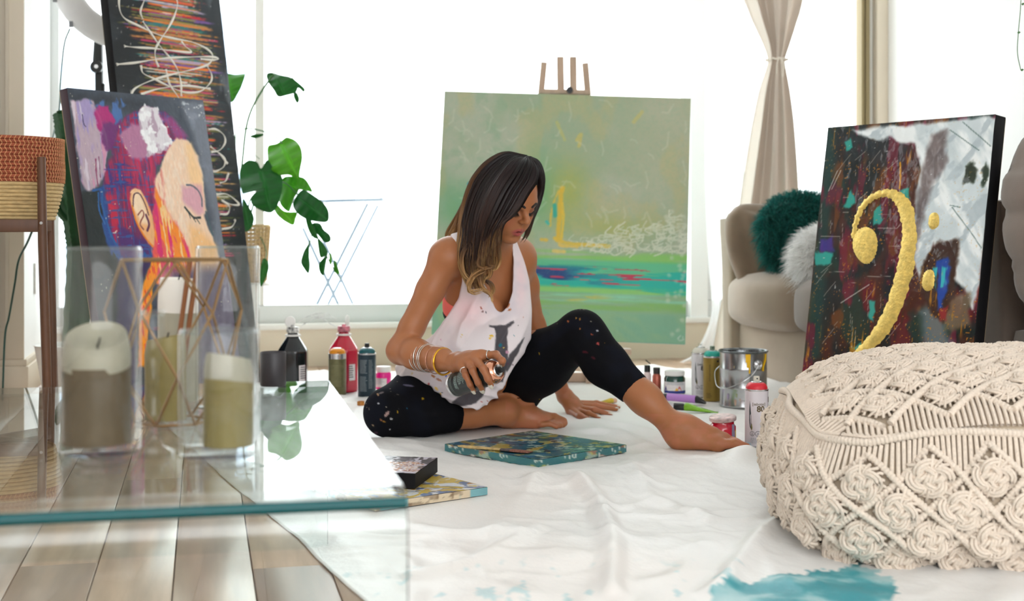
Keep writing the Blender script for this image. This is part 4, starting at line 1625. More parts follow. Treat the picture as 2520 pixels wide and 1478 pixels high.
def soft_box(w, d, h, r=0.06, puff=0.02, n=14, pinch=0.0, sag=None):
    """a stuffed box: rounded edges, crowned faces; centred in x and y, standing on z=0"""
    bm = bmesh.new()
    bmesh.ops.create_cube(bm, size=2.0)
    bmesh.ops.subdivide_edges(bm, edges=bm.edges, cuts=n, use_grid_fill=True)
    for v in bm.verts:
        x, y, z = v.co
        hx, hy, hz = w / 2, d / 2, h / 2
        p = Vector((x * hx, y * hy, z * hz))
        c = Vector((max(-hx + r, min(hx - r, p.x)), max(-hy + r, min(hy - r, p.y)), max(-hz + r, min(hz - r, p.z))))
        q = p - c
        if q.length > 1e-9:
            p = c + q.normalized() * min(r, q.length if q.length < r else r)
        fx, fy, fz = 1 - x * x, 1 - y * y, 1 - z * z
        p.x += math.copysign(puff * max(0, fy * fz), x) * (abs(x) > .99)
        p.y += math.copysign(puff * max(0, fx * fz), y) * (abs(y) > .99)
        p.z += math.copysign(puff * max(0, fx * fy), z) * (abs(z) > .99)
        if sag:
            p += sag(x, y, z)
        p.z += hz
        v.co = p
    me = bpy.data.meshes.new('stuffed')
    bm.to_mesh(me)
    bm.free()
    return me


SPH = math.radians(17)
sa, sb = Vector((math.sin(SPH), -math.cos(SPH), 0)), Vector((math.cos(SPH), math.sin(SPH), 0))
SF = Vector((1.016, 5.32, 0))                 # a point at the foot of the sofa front; the sofa faces the left
SOFA = thing('sectional_sofa', 'taupe suede sofa with loose seat cushions standing along the right wall', 'sofa', SF)


def sofa_piece(name, me, t, b, z=0.0, m=None, rx=0.0, ry=0.0, rz=0.0):
    """local x of the piece runs into the sofa, y away along it; (t, b) its centre"""
    o = link(name, me, m or m_suede, SOFA, smooth=True)
    o.location = -sa * t + sb * b + Vector((0, 0, z))
    o.rotation_euler = (rx, ry, SPH + rz)
    return o


sofa_piece('arm', soft_box(0.86, 0.095, 0.675, .022, .004, 10, sag=lambda x, y, z: Vector((-.018 * max(0, z) ** 2 * (x < 0), .01 * y * (z > 0), .012 * (z > 0) * x))), .37, .43)
sofa_piece('arm', soft_box(0.86, 0.115, 0.70, .018, .004, 10, sag=lambda x, y, z: Vector((-.014 * z * (x < 0), 0, 0))), -1.402, .43, m=m_suede2)
sofa_piece('base', soft_box(0.80, 1.66, 0.225, .015, .003, 10), -.51, .43)
for k in range(3):
    t_ = .322 - .278 - k * .556
    sofa_piece('seat_cushion', soft_box(0.60, 0.552, 0.205, .055, .028, 14, sag=lambda x, y, z: Vector((-.03 * (1 - y * y) * (x < -.5), 0, -.014 * y * y * (z > 0)))), t_, .275, .222, m=m_suede if k == 0 else m_suede2)
sofa_piece('sofa_back', soft_box(0.16, 1.86, 0.66, .04, .01, 10), -.51, .78)

thp = thing('throw_pillow', 'plain brown suede pillow standing against the far sofa arm', 'cushion', pt(1868, 683, 5.52), rz=math.radians(20))
o = link('cushion_body', soft_box(0.36, 0.13, 0.33, .055, .045, 16, sag=lambda x, y, z: Vector((.02 * x * z, 0, .018 * abs(x) * z - .025 * (1 - abs(x)) * (z > .5)))), mat('brown_suede', rgb(128, 108, 88), .9, noise=(9, .15), sheen=.3), thp, smooth=True)
o.rotation_euler = (math.radians(-14), 0, 0)
o.location = (.105, .0, -.045)


def quilt(x, y, z):
    k = (1 - abs(math.sin(6.5 * z + .6 * math.sin(5 * x)))) ** 2 + .6 * (1 - abs(math.sin(5 * x + 2 * math.sin(3 * z)))) ** 3
    return Vector((-.016 * k * (abs(x) > .6) * math.copysign(1, x), -.016 * k * (abs(y) > .5) * math.copysign(1, y), 0.012 * math.sin(8 * x)))


ot = thing('suede_footstool', 'grey brown suede footstool at the frame edge carrying the quilted cushion', 'stool', (1.72, 3.72, 0), rz=math.radians(14))
link('stool_body', soft_box(.46, .46, .33, .03, .01, 8), m_suede2, ot, smooth=True)
qc = thing('quilted_cushion', 'big grey brown quilted cushion standing on the footstool beside the bass clef canvas', 'cushion', (1.70, 3.72, .335), rz=math.radians(14))
me = soft_box(.56, .30, .545, .12, .05, 30, sag=quilt)
o = link('cushion_body', me, m_suede2, qc, smooth=True)
o.rotation_euler = (0, math.radians(-13), 0)
o.location = (.035, 0, .03)
mb = MB()
mb.tube([(-.275 + .02 * (z / .5) - .012 * math.sin(9 * z), -.09, z) for z in np.linspace(.06, .5, 50)], .0026, 5)
mb.build('seam', mat('taupe_thread', rgb(112, 98, 90), .8), qc, smooth=True)


# fur cushions: a pillow body and thousands of hairs as fine blades
def fur_cushion(name, label, loc, rot, w, h, d, col_a, col_b, n, length, seed, clump=18):
    t = thing(name, label, 'cushion', loc)
    t.rotation_euler = rot
    me = soft_box(w, d, h, min(w, h, d) * .40, d * .25, 12)
    m = mat(name + '_hide', rgb(*col_a), .95)
    link('cushion_body', me, m, t, smooth=True)
    rng = np.random.RandomState(seed)
    me.calc_loop_triangles()
    V = np.array([v.co[:] for v in me.vertices])
    Nn = np.array([v.normal[:] for v in me.vertices])
    tri = np.array([tt.vertices[:] for tt in me.loop_triangles])
    area = np.linalg.norm(np.cross(V[tri[:, 1]] - V[tri[:, 0]], V[tri[:, 2]] - V[tri[:, 0]]), axis=1)
    pick = rng.choice(len(tri), n, p=area / area.sum())
    b = rng.dirichlet((1, 1, 1), n)
    p = (V[tri[pick]] * b[..., None]).sum(1)
    nn = (Nn[tri[pick]] * b[..., None]).sum(1)
    nn /= np.linalg.norm(nn, axis=1)[:, None] + 1e-9
    # tufts share a direction
    cid = (fbm(p[:, 0] * clump + 7, p[:, 2] * clump + p[:, 1] * 9, seed, 2) * 40).astype(int)
    tv_ = rng.randn(60, 3)[cid % 60]
    dirs = nn * 0.9 + 0.55 * tv_ + 0.2 * rng.randn(n, 3)
    dirs /= np.linalg.norm(dirs, axis=1)[:, None]
    L = length * (0.6 + .6 * rng.rand(n))
    side = np.cross(dirs, rng.randn(n, 3))
    side /= np.linalg.norm(side, axis=1)[:, None] + 1e-9
    wd = 0.0013
    down = np.array([0, 0, -1.0])
    rows = []
    for k, wf in ((0, 1.0), (.4, .8), (.75, .5), (1.0, .08)):
        c_ = p + dirs * (L * k)[:, None] + down * (L * .45 * k * k)[:, None]
        rows.append(c_ - side * wd * wf)
        rows.append(c_ + side * wd * wf)
    VV_ = np.stack(rows, 1)           # n, 8, 3
    base = (np.arange(n) * 8)[:, None]
    F = np.concatenate([base + np.array([[2 * k, 2 * k + 1, 2 * k + 3, 2 * k + 2]]) for k in range(3)], 1).reshape(-1, 4)
    shade = rng.rand(n)
    colr_ = np.array(col_a) / 255 * (1 - shade)[:, None] + np.array(col_b) / 255 * shade[:, None]
    colr_ = np.repeat(colr_[:, None], 8, 1)
    f = big_mesh('fur', VV_.reshape(-1, 3), F, mat(name + '_fur', attr='paint', rough=.6, translucent=.4), t, colr_.reshape(-1, 3), smooth=False)
    f['kind'] = 'stuff'
    return t


fur_cushion('teal_fur_cushion', 'dark teal long haired fur cushion on the sofa beside the curtain', pt(1992, 655, 5.36), (math.radians(-12), math.radians(-10), math.radians(14)), .27, .26, .14, (10, 78, 72), (44, 130, 120), 16000, .05, 3)
fur_cushion('white_fur_cushion', 'white shaggy fur cushion below the teal fur cushion on the sofa seat', pt(2040, 706, 5.14), (math.radians(-14), math.radians(24), math.radians(10)), .25, .20, .13, (246, 244, 240), (255, 255, 255), 12000, .062, 4)


# ---------------------------------------------------------------- curtains
def drape(name, label, m, base, along, rows, folds, depth, thick=0.0, cat='curtain', waist=None, seed=1, group=None):
    """hanging cloth; rows = [(z, left offset, right offset, fold depth factor)]"""
    t = thing(name, label, cat, (base.x, base.y, 0), group=group)
    al = Vector(along).normalized()
    out = Vector((al.y, -al.x, 0))
    rr = spline(rows, 10)
    nx = 150
    u = np.linspace(0, 1, nx)
    P = []
    for (z, x0, x1, k) in rr:
        ph = 2 * PI * folds * (u + .03 * np.sin(7 * u + seed)) + .25 * np.sin(z * 3 + 5 * u)
        dd = depth * k * (np.sin(ph) + .35 * np.sin(2.3 * ph + seed) + .2 * np.sin(.6 * ph))
        xx = x0 + (x1 - x0) * (u + .012 * np.cos(ph))
        P.append(np.stack([al.x * xx + out.x * dd, al.y * xx + out.y * dd, np.full(nx, z)], -1))
    P = np.array(P)
    return t, big_mesh('curtain_cloth', P.reshape(-1, 3), grid_faces(*P.shape[:2]), m, t)


m_drape = mat('beige_linen', rgb(226, 214, 202), 0.9, bump=(700, .0003), translucent=0.12)
cb = qz(1912, 5.98, 0)
s6 = 3300 / 5.98
Z = lambda y: CAMH - (y - HYP) / s6
t, o = drape('tied_curtain', 'beige linen curtain tied in at the waist between the two windows', m_drape, cb, UV,
             [(2.45, -.40, .34, 1.2), (2.0, -.30, .25, 1.15), (Z(0), -.150, .145, 1), (Z(60), -.105, .105, .85), (Z(110), -.062, .068, .6), (Z(146), -.042, .045, .36), (Z(170), -.050, .05, .4), (Z(230), -.085, .072, .7),
              (Z(320), -.118, .095, .95), (Z(460), -.162, .118, 1.1), (Z(560), -.19, .125, 1.1), (Z(660), -.228, .13, 1.15), (Z(760), -.268, .135, 1.15), (Z(860), -.300, .14, 1.2), (0.012, -.32, .15, 1.2)], 5.0, .040, seed=4)
tie = MB()
cz = Z(147)
tie.tube([(UV.x * a + .05 * b * UV.y, UV.y * a - .05 * b * UV.x, cz + .004 * math.sin(3 * k)) for k, (a, b) in enumerate([(.048 * math.cos(q), math.sin(q)) for q in np.linspace(0, 2 * PI, 25)])], .0045, 6, closed=False)
tie.build('tie_band', mat('cream_cord', rgb(232, 222, 208), .9), t, smooth=True)
tie = MB()
for x0, x1, L in ((-.004, -.016, .07), (.004, .012, .085), (0, .02, .05)):
    tie.tube(spline([(UV.x * x0, UV.y * x0 - .062, cz), (UV.x * (x0 + x1) / 2 * 1.6, -.075, cz - L * .4), (UV.x * x1, -.07, cz - L)], 6), .0025, 5)
tie.build('tie_bow', MATS['cream_cord'], t, smooth=True)

m_sheer = sheer('white_sheer_cloth', rgb(246, 247, 248), .72)
sb = qz(1790, 6.12, 0)
s7 = 3300 / 6.12
Zs = lambda y: CAMH - (y - HYP) / s7
drape('sheer_curtain', 'white sheer curtain gathered between the green canvas and the tied curtain', m_sheer, sb, UV,
      [(2.45, -.12, .12, 1), (1.7, -.115, .12, 1), (Zs(440), -.115, .11, 1), (Zs(640), -.10, .11, 1), (Zs(770), -.085, .12, 1), (Zs(860), -.16, .13, 1.1), (.012, -.24, .15, 1.2)], 5, .022, seed=2)

# ---------------------------------------------------------------- basket planter on its stand
m_ter = mat('terracotta_rope', rgb(160, 84, 58), .9, noise=(60, 60, 190, .35))
m_nat = mat('natural_jute_rope', rgb(200, 172, 122), .9, noise=(60, 60, 190, .2))
m_walnut = mat('walnut_wood', rgb(92, 58, 36), .5, noise=(40, 40, 5, .3))
bc = qz(2, 3.67, 0)
zb = lambda y: CAMH - (y - HYP) * 3.67 / FPX
bk = thing('rope_basket', 'round coiled rope basket, terracotta above and natural jute below', 'basket', (bc.x, bc.y, zb(541)))
H_ = zb(341) - zb(541)
ncoil = 22
prof_r = lambda t: 0.138 + .024 * math.sin(min(t * 1.35, 1.0) * PI * .62) + .0 * t
for nm, i0, i1, mm in (('jute_coils', 0, 10, m_nat), ('terracotta_coils', 10, ncoil, m_ter)):
    mb = MB()
    for i in range(i0, i1):
        z = H_ * (i + .5) / ncoil
        r_ = prof_r(i / (ncoil - 1))
        mb.lathe([(r_ + .0055 * math.cos(q), z + .0056 * math.sin(q)) for q in np.linspace(0, 2 * PI, 9)[:-1]], 64, closed=True)
    # stitched herringbone across the coils
    mb.build(nm, mm, bk, smooth=True)
mb = MB()
for i in range(10, ncoil):
    z = H_ * (i + .5) / ncoil
    r_ = prof_r(i / (ncoil - 1)) + .0052
    for k in range(90):
        a0 = 2 * PI * (k + .5 * (i % 2)) / 90
        sgn = 1 if i % 2 else -1
        A = (r_ * math.cos(a0), r_ * math.sin(a0), z - .0045)
        B = (r_ * math.cos(a0 + sgn * .035), r_ * math.sin(a0 + sgn * .035), z + .0045)
        mb.bar(A, B, .0022, .0022)
st_ = mb.build('herringbone_stitches', mat('orange_jute_stitch', rgb(196, 140, 96), .9), bk)
st_['kind'] = 'stuff'
mb = MB()
mb.lathe([(0, .004), (prof_r(0), .004)], 40)
mb.build('basket_base', m_nat, bk)
mb = MB()
mb.lathe([(0, H_ - .05), (prof_r(1) - .005, H_ - .05)], 40)
mb.build('soil', mat('potting_soil', rgb(60, 46, 36), 1.0), bk)
sd_ = thing('plant_stand', 'dark walnut four legged plant stand carrying the rope basket', 'plant stand', (bc.x, bc.y, 0))
ztop = zb(392)
for k, (dx, dy) in enumerate(((.150, -.115), (.072, .158), (-.15, .10), (-.09, -.16))):
    mb = MB()
    f = 1.10
    mb.tube([(dx * 1.20, dy * 1.18, 0.0), (dx * 1.12, dy * 1.12, .3), (dx * 1.055, dy * 1.09, .58), (dx * 1.03, dy * 1.085, ztop)], [.0115, .0125, .0125, .011], 12)
    lg = mb.build('leg', m_walnut, sd_, smooth=True)
    mb = MB()
    q = Vector((dx * 1.06, dy * 1.09, zb(549)))
    mb.lathe([(0, .0125), (.004, .0125), (.004, .0145), (0, .015)], 10, frame_from((0, -1, 0), loc=q))
    mb.build('screw', mat('steel_screw', rgb(190, 190, 190), .3, .9), lg, smooth=True)
for a_, b_ in (((.150, -.115), (-.15, .10)), ((.072, .158), (-.09, -.16)), ((.150, -.115), (-.09, -.16))):
    mb = MB()
    zc = zb(555) - (.0 if a_[0] < .12 else .0)
    mb.bar((a_[0] * 1.04, a_[1] * 1.04, zc), (b_[0] * 1.04, b_[1] * 1.04, zc), .022, .034)
    mb.build('cross_rail', m_walnut, sd_, bevel=.002)

# a slim dark canvas stored on edge at the frame's left border, wrapped in film
ce = thing('wrapped_canvas', 'dark edged canvas in clear film stored upright against the left wall', 'canvas', (-1.895, 4.83, 0.0), rz=TH)
mb = MB()
mb.box(-.30, .03, -.04, 0, .0, 1.95)
mb.build('canvas_edge', mat('dark_stained_edge', rgb(44, 30, 26), .5), ce, bevel=.003)
mb = MB()
P = []
for z in np.linspace(0.0, 1.94, 90):
    w = .006 * math.sin(z * 31) + .004 * math.sin(z * 67)
    P.append([(.032, -.045, z), (.046 + w, -.05 + w, z), (.036, .003, z)])
mb.grid(np.array(P))
mb.build('film', glass('clear_film', (.97, .98, .98, 1), 1.35), ce)

# black cable down the left window
cbm = mat('dark_green_cable', rgb(24, 70, 60), .5)
P = [pt(172, 70, 5.3), pt(158, 110, 5.3), pt(149, 200, 5.3), pt(146, 270, 5.2), pt(132, 330, 5.0), pt(110, 430, 4.6), pt(95, 520, 4.3), pt(70, 590, 4.35), pt(46, 640, 4.5), pt(36, 700, 4.6), pt(22, 780, 4.75), pt(12, 830, 4.78), fl(6, 985)]
cab = MB()
cab.tube(spline(P, 8), .0035, 6)
tag(cab.build('lamp_cable', cbm, None, smooth=True), 'thin dark green cable looping from the ring light past the basket', 'cable')

# ---------------------------------------------------------------- ring light behind the tall canvas
rc_ = pt(262, 20, 5.35)
rl = thing('ring_light', 'white fabric ring light on a black stand behind the tall canvas', 'lamp', (pt(250, 600, 5.42).x, 5.42, 0))
Rr = 0.225
rcx = pt(302, -48, 5.42) - Vector((rl.location.x, rl.location.y, 0))
mb = MB()
prof = []
for q in np.linspace(0, 2 * PI, 17)[:-1]:
    prof.append((Rr + .055 * math.cos(q), .025 * math.sin(q)))
TM = frame_from((.42, -.9, .05), (1, 0, 0), rcx)
mb.lathe(prof, 56, TM, closed=True)
mb.build('diffuser_ring', mat('white_diffuser_cloth', rgb(226, 224, 224), .8, noise=(9, .08)), rl, smooth=True)
for q in (PI * .98, PI * 1.12, PI * 1.25):
    mb = MB()
    p0 = TM @ Vector(((Rr + .055) * math.cos(q), (Rr + .055) * math.sin(q), .01))
    mb.box(-.008, .008, -.002, .002, -.012, .012, Matrix.Translation(p0))
    mb.build('clip', mat('grey_clip', rgb(120, 120, 124), .5), rl)
m_blk = mat('black_stand_plastic', rgb(16, 17, 18), .45)
base = Vector((rl.location.x, rl.location.y, 0))
mb = MB()
mb.bar(pt(243, 95, 5.42) - base, pt(246, 300, 5.42) - base, .03, .03)
mb.bar(pt(240, 95, 5.42) - base, pt(236, 160, 5.42) - base, .022, .025)
mb.build('bracket', m_blk, rl, bevel=.004)
mb = MB()
mb.lathe([(0, -.02), (.024, -.02), (.026, 0), (.024, .02), (0, .02)], 20, frame_from((.2, -1, 0), loc=pt(238, 165, 5.40) - base))
kb = mb.build('tilt_knob', m_blk, rl, smooth=True)
mb = MB()
mb.lathe([(0, .02), (.008, .02), (.008, .024), (0, .024)], 12, frame_from((.2, -1, 0), loc=pt(238, 165, 5.40) - base))
mb.build('knob_screw', MATS['steel_screw'], kb, smooth=True)
mb = MB()
mb.tube([(0, 0, .25), (0, 0, 1.2)], .014, 10)
mb.build('pole', m_blk, rl, smooth=True)
for q in (-.2, 1.9, 4.1):
    mb = MB()
    mb.tube([(0, 0, .45), (.19 * math.cos(q), .19 * math.sin(q), .012)], .009, 8)
    mb.build('leg', m_blk, rl, smooth=True)

# ---------------------------------------------------------------- cactus in its white pot
m_cac = mat('cactus_green', rgb(38, 84, 48), .5, noise=(20, .2))
ccx = qz(176, 4.75, 0)
ca = thing('tall_cactus', 'tall ridged green cactus in a white pot behind the portrait canvas', 'cactus', ccx)


def ribbed(path, rad, ribs=4, n=72, spin=0.4):
    P = spline(path, 14)
    m = len(P)
    T = np.gradient(P, axis=0)
    T /= np.linalg.norm(T, axis=1)[:, None]
    ang = np.arange(ribs * 8) * 2 * PI / (ribs * 8)
    rows = []
    for i in range(m):
        nx_ = np.cross(T[i], (0, 1, 0))
        nx_ /= np.linalg.norm(nx_)
        ny_ = np.cross(T[i], nx_)
        rr = rad * (0.52 + .48 * np.abs(np.cos(ang * ribs / 2 + spin)) ** 3 * (1 + .10 * math.cos(i * 2.1)))
        k = 1.0
        e = min(i, m - 1 - i) / 5.0
        if i > m / 2:
            k = min(1, .15 + e)
        rows.append(P[i] + (np.cos(ang) * rr * k)[:, None] * nx_ + (np.sin(ang) * rr * k)[:, None] * ny_)
    P = np.array(rows)
    P = np.concatenate([P, P[:, :1]], 1)
    mb = MB()
    mb.grid(P)
    return mb


L5 = lambda px, py, d=4.75: tuple(pt(px, py, d) - ccx)
ribbed([(0.01, 0, .16), L5(196, 640), L5(190, 560), L5(180, 450), L5(172, 360), L5(164, 290), L5(160, 268)], .052).build('stem', m_cac, ca, smooth=True)
ribbed([L5(196, 560), L5(170, 540), L5(150, 515), L5(140, 480)], .022).build('arm', m_cac, ca, smooth=True)
ribbed([(0.02, 0, .16), L5(206, 650), L5(196, 610)], .02).build('arm', m_cac, ca, smooth=True)
mb = MB()
mb.lathe([(0, 0), (.09, 0), (.125, .20), (.13, .205), (.122, .205), (.112, .19), (0, .18)], 36)
mb.build('pot', m_trim, ca, smooth=True)

# ---------------------------------------------------------------- split leaf plant in a wicker pot
m_leaf = mat('monstera_leaf', rgb(40, 120, 40), .38, attr='paint', translucent=.45)
m_stem = mat('plant_stem', rgb(62, 110, 50), .5)
mp = thing('monstera_plant', 'green split leaf plant in a wicker pot by the window beside the tall canvas', 'plant', qz(622, 5.62, 0))
ML = lambda px, py, d=5.6: Vector(pt(px, py, d)) - mp.location


def leaf(outline, vein, d, bend, tip_d, label=None, pale=0.3, seed=0):
    """outline and midrib in photograph points; bend in metres lifts the middle towards the room"""
    ol = spline(outline, 5, closed=True)
    base_p, tip_p = np.array(vein[0], float), np.array(vein[1], float)
    ax = tip_p - base_p
    L = np.hypot(*ax)
    ax /= L
    nrm_ = np.array([-ax[1], ax[0]])
    cen = ol.mean(0)
    # rings from the outline to the midrib
    rows, cols = [], []
    ks = [1.0, .97, .8, .6, .4, .2, 0.0]
    for k in ks:
        row, crow = [], []
        for p in ol:
            rel = p - base_p
            al_, ac_ = rel @ ax, rel @ nrm_
            al_c = min(max(al_, 0), L)
            q = base_p + ax * (al_c + (al_ - al_c) * k) + nrm_ * ac_ * k
            tt = al_c / L
            off = -bend * math.sin(PI * min(max(tt, 0), 1)) + (abs(ac_) * k / FPX * d) * .55 + .006 * math.sin(tt * 22) * k
            row.append(tuple(ML(q[0], q[1], d + off + (tip_d - d) * tt)))
            rib = abs(math.sin(tt * 20 + 3 * abs(ac_ * k) / L)) ** 6
            g = np.array([20, 96, 40]) * (1 - pale) + np.array([122, 186, 40]) * pale
            g = g * (1 + .12 * rib) if k > .05 else g * 1.25
            crow.append(g / 255)
        row.append(row[0])
        crow.append(crow[0])
        rows.append(row)
        cols.append(crow)
    P, C_ = np.array(rows), np.array(cols)
    o = big_mesh('leaf', P.reshape(-1, 3), grid_faces(*P.shape[:2]), m_leaf, mp, C_.reshape(-1, 3))
    md = o.modifiers.new('thickness', 'SOLIDIFY')
    md.thickness = 0.0008
    return o


c5 = lambda pts: [(500 + x / 1.895, y / 1.895) for x, y in pts]
leaf(c5([(100, 345), (150, 348), (192, 344), (196, 352), (180, 400), (160, 440), (136, 476), (120, 460), (100, 400)]), c5([(110, 350), (140, 470)]), 5.65, .02, 5.6, pale=.5)
leaf(c5([(296, 348), (318, 338), (360, 350), (410, 362), (440, 395), (432, 430), (400, 440), (352, 450), (330, 420), (305, 385)]), c5([(330, 345), (380, 446)]), 5.5, .03, 5.45, pale=.15)
leaf(c5([(412, 362), (436, 380), (472, 412), (468, 428), (446, 410), (428, 408)]), c5([(414, 364), (470, 422)]), 5.52, .01, 5.5, pale=.1)
leaf(c5([(422, 436), (436, 432), (448, 460), (440, 480), (426, 462)]), c5([(430, 434), (440, 478)]), 5.5, .006, 5.48, pale=.15)
leaf(c5([(366, 655), (390, 640), (430, 655), (456, 690), (462, 740), (450, 800), (444, 832), (400, 815), (350, 815), (310, 780), (300, 720), (304, 680), (340, 670)]), c5([(368, 672), (442, 828)]), 5.5, .03, 5.42, pale=.75)
leaf(c5([(270, 785), (250, 755), (210, 748), (176, 780), (170, 830), (182, 900), (200, 890), (230, 860), (256, 852), (262, 880), (230, 910), (226, 950), (270, 980), (318, 990), (350, 950), (368, 880), (366, 820), (330, 790), (300, 745)]), c5([(272, 800), (316, 984)]), 5.45, .03, 5.38, pale=.12)
leaf(c5([(372, 830), (420, 822), (470, 830), (500, 870), (508, 895), (470, 885), (430, 885), (440, 900), (410, 940), (400, 986), (360, 950), (356, 890)]), c5([(374, 850), (480, 888)]), 5.52, .02, 5.5, pale=.6)
leaf(c5([(340, 950), (380, 985), (436, 990), (430, 1020), (420, 1048), (380, 1030), (345, 1000), (330, 968)]), c5([(350, 960), (420, 1044)]), 5.5, .015, 5.48, pale=.85)
leaf(c5([(440, 905), (470, 885), (520, 915), (560, 945), (584, 985), (582, 1030), (540, 1034), (480, 1020), (436, 990), (418, 950)]), c5([(445, 920), (575, 1020)]), 5.4, .03, 5.36, pale=.08)
for pts, v_, pl in [
    ([(478, 1010), (496, 1012), (520, 1070), (538, 1110), (520, 1110), (500, 1090), (484, 1050)], [(486, 1012), (532, 1108)], .2),
    ([(512, 1040), (545, 1042), (562, 1070), (590, 1095), (594, 1122), (570, 1130), (540, 1100), (516, 1070)], [(520, 1044), (584, 1122)], .1),
    ([(498, 1120), (494, 1180), (498, 1240), (490, 1274), (470, 1250), (456, 1220), (470, 1170), (488, 1140)], [(496, 1124), (488, 1270)], .12),
    ([(534, 1110), (556, 1130), (580, 1170), (572, 1190), (548, 1200), (538, 1160)], [(540, 1114), (556, 1196)], .2),
    ([(572, 1190), (580, 1185), (572, 1230), (562, 1282), (545, 1270), (540, 1230)], [(574, 1190), (560, 1278)], .12),
    ([(590, 1180), (600, 1190), (598, 1230), (588, 1225)], [(594, 1184), (594, 1228)], .7),
    ([(610, 1215), (620, 1220), (636, 1274), (615, 1270), (608, 1245)], [(614, 1218), (632, 1270)], .5),
    ([(280, 1205), (300, 1215), (306, 1250), (290, 1300), (270, 1335), (264, 1290), (270, 1235)], [(286, 1208), (272, 1330)], .25),
    ([(184, 930), (210, 960), (236, 1010), (230, 1050), (205, 1078), (190, 1060)], [(190, 940), (214, 1072)], .1),
    ([(218, 636), (240, 626), (282, 624), (270, 636), (240, 644)], [(220, 638), (280, 626)], .15),
]:
    leaf(c5(pts), c5(v_), 5.42, .008, 5.4, pale=pl)
for P_, r_ in [
    ([(150, 1080), (182, 760), (200, 600), (230, 500), (288, 402), (330, 346)], .0045),
    ([(180, 1060), (150, 640), (200, 600), (280, 612), (340, 640), (368, 668)], .003),
    ([(200, 1080), (232, 960), (262, 850), (272, 800)], .004),
    ([(210, 1060), (220, 930), (300, 870), (374, 850), (440, 905)], .0035),
    ([(440, 905), (470, 960), (482, 1010), (510, 1060), (560, 1160), (600, 1240), (640, 1300)], .0025),
    ([(482, 1010), (505, 1100), (498, 1130)], .002),
    ([(234, 1060), (270, 1110), (294, 1170), (290, 1206)], .002),
    ([(206, 760), (230, 720), (262, 740)], .0015),
    ([(200, 690), (236, 660), (244, 640)], .0012),
    ([(288, 404), (310, 380), (420, 364)], .002),
]:
    mb = MB()
    dz = [ML(500 + x / 1.895, y / 1.895, 5.6 - .16 * i / len(P_)) for i, (x, y) in enumerate(P_)]
    mb.tube(spline(dz, 8), r_, 6)
    mb.build('stem', m_stem, mp, smooth=True)
# wicker pot on a plain white pedestal
m_wick_ = mat('pale_wicker', rgb(204, 174, 128), .8, noise=(90, .25))
z_pt, z_pb = CAMH - (556 - HYP) * 5.62 / FPX, CAMH - (690 - HYP) * 5.62 / FPX
mb = MB()
for i in range(15):
    z = z_pb + (z_pt - z_pb) * i / 14
    r_ = .050 + .016 * i / 14
    mb.lathe([(r_ + (.0075 if i == 14 else .0062) * math.cos(q), z + .0082 * math.sin(q)) for q in np.linspace(0, 2 * PI, 7)[:-1]], 40, closed=True)
wk = mb.build('wicker_pot', m_wick_, mp, smooth=True)
mb = MB()
for k in range(26):
    q = 2 * PI * k / 26
    mb.tube([(.057 * math.cos(q), .057 * math.sin(q), z_pb), (.0725 * math.cos(q), .0725 * math.sin(q), z_pt)], .003, 5)
mb.build('wicker_stakes', m_wick_, wk, smooth=True)
mb = MB()
mb.lathe([(0, z_pt - .015), (.06, z_pt - .015)], 30)
mb.build('soil', MATS['potting_soil'], mp)
pd = thing('white_pedestal', 'slim white pedestal under the wicker plant pot', 'pedestal', mp.location)
mb = MB()
mb.lathe([(0, z_pb - .022), (.075, z_pb - .022), (.078, z_pb - .018), (.078, z_pb - .012), (.075, z_pb - .008), (0, z_pb - .008)], 36)
mb.build('pedestal_top', m_trim, pd, smooth=True)
mb = MB()
mb.lathe([(0, 0), (.09, 0), (.092, .004), (.09, .012), (.022, .02), (.018, .05), (.018, z_pb - .022), (0, z_pb - .022)], 30)
mb.build('pedestal_stem', m_trim, pd, smooth=True)
# hanging tendril at the top right
tdp = thing('trailing_vine', 'thin trailing vine with tiny leaves hanging down the white right wall', 'vine', pt(2512, -260, 4.0))
TLc = lambda px, py: pt(px, py, 4.0) - tdp.location
mb = MB()
mb.tube(spline([TLc(2512, -260), TLc(2514, -100), TLc(2512, 10), TLc(2506, 80), TLc(2504, 130), TLc(2512, 172)], 8), .0012, 5)
mb.build('stem', m_stem, tdp, smooth=True)
for (x, y) in ((2513, 10), (2503, 80), (2511, 172), (2515, -20)):
    c_ = TLc(x, y)
    mb = MB()
    mb.add([c_, c_ + Vector((.005, -.002, .004)), c_ + Vector((.011, 0, .001)), c_ + Vector((.005, .001, -.004))], [(0, 1, 2, 3)])
    mb.build('leaf', m_stem, tdp)
hk = MB()
hk.tube([pt(2512, -260, 4.0), Vector((*pt(2512, -260, 4.0).to_2d(), CEIL))], .001, 5)
hk.build('hanging_cord', m_stem, None)
bpy.data.objects['hanging_cord'].parent = tdp
bpy.data.objects['hanging_cord'].matrix_parent_inverse = Matrix.Translation(-tdp.location)
# ================================================================== paints and tools on the cloth
def stand(px, base_py, r):
    """floor place of a round thing whose near bottom edge is seen at (px, base_py)"""
    z = 0.0075
    d = (CAMH - z) * FPX / (base_py - HYP) + r
    return Vector(((px - CXP) * d / FPX, d, z))


def arc_text(parent, name, body, size, r, ang, z, m, bold=0.0):
    me = text_mesh(body, size, wrap_r=r + 0.0003, bold=bold)
    R = Matrix.Rotation(ang, 4, 'Z')
    me.transform(R)
    me.transform(Matrix.Translation((0, 0, z)))
    return link(name, me, m, parent)


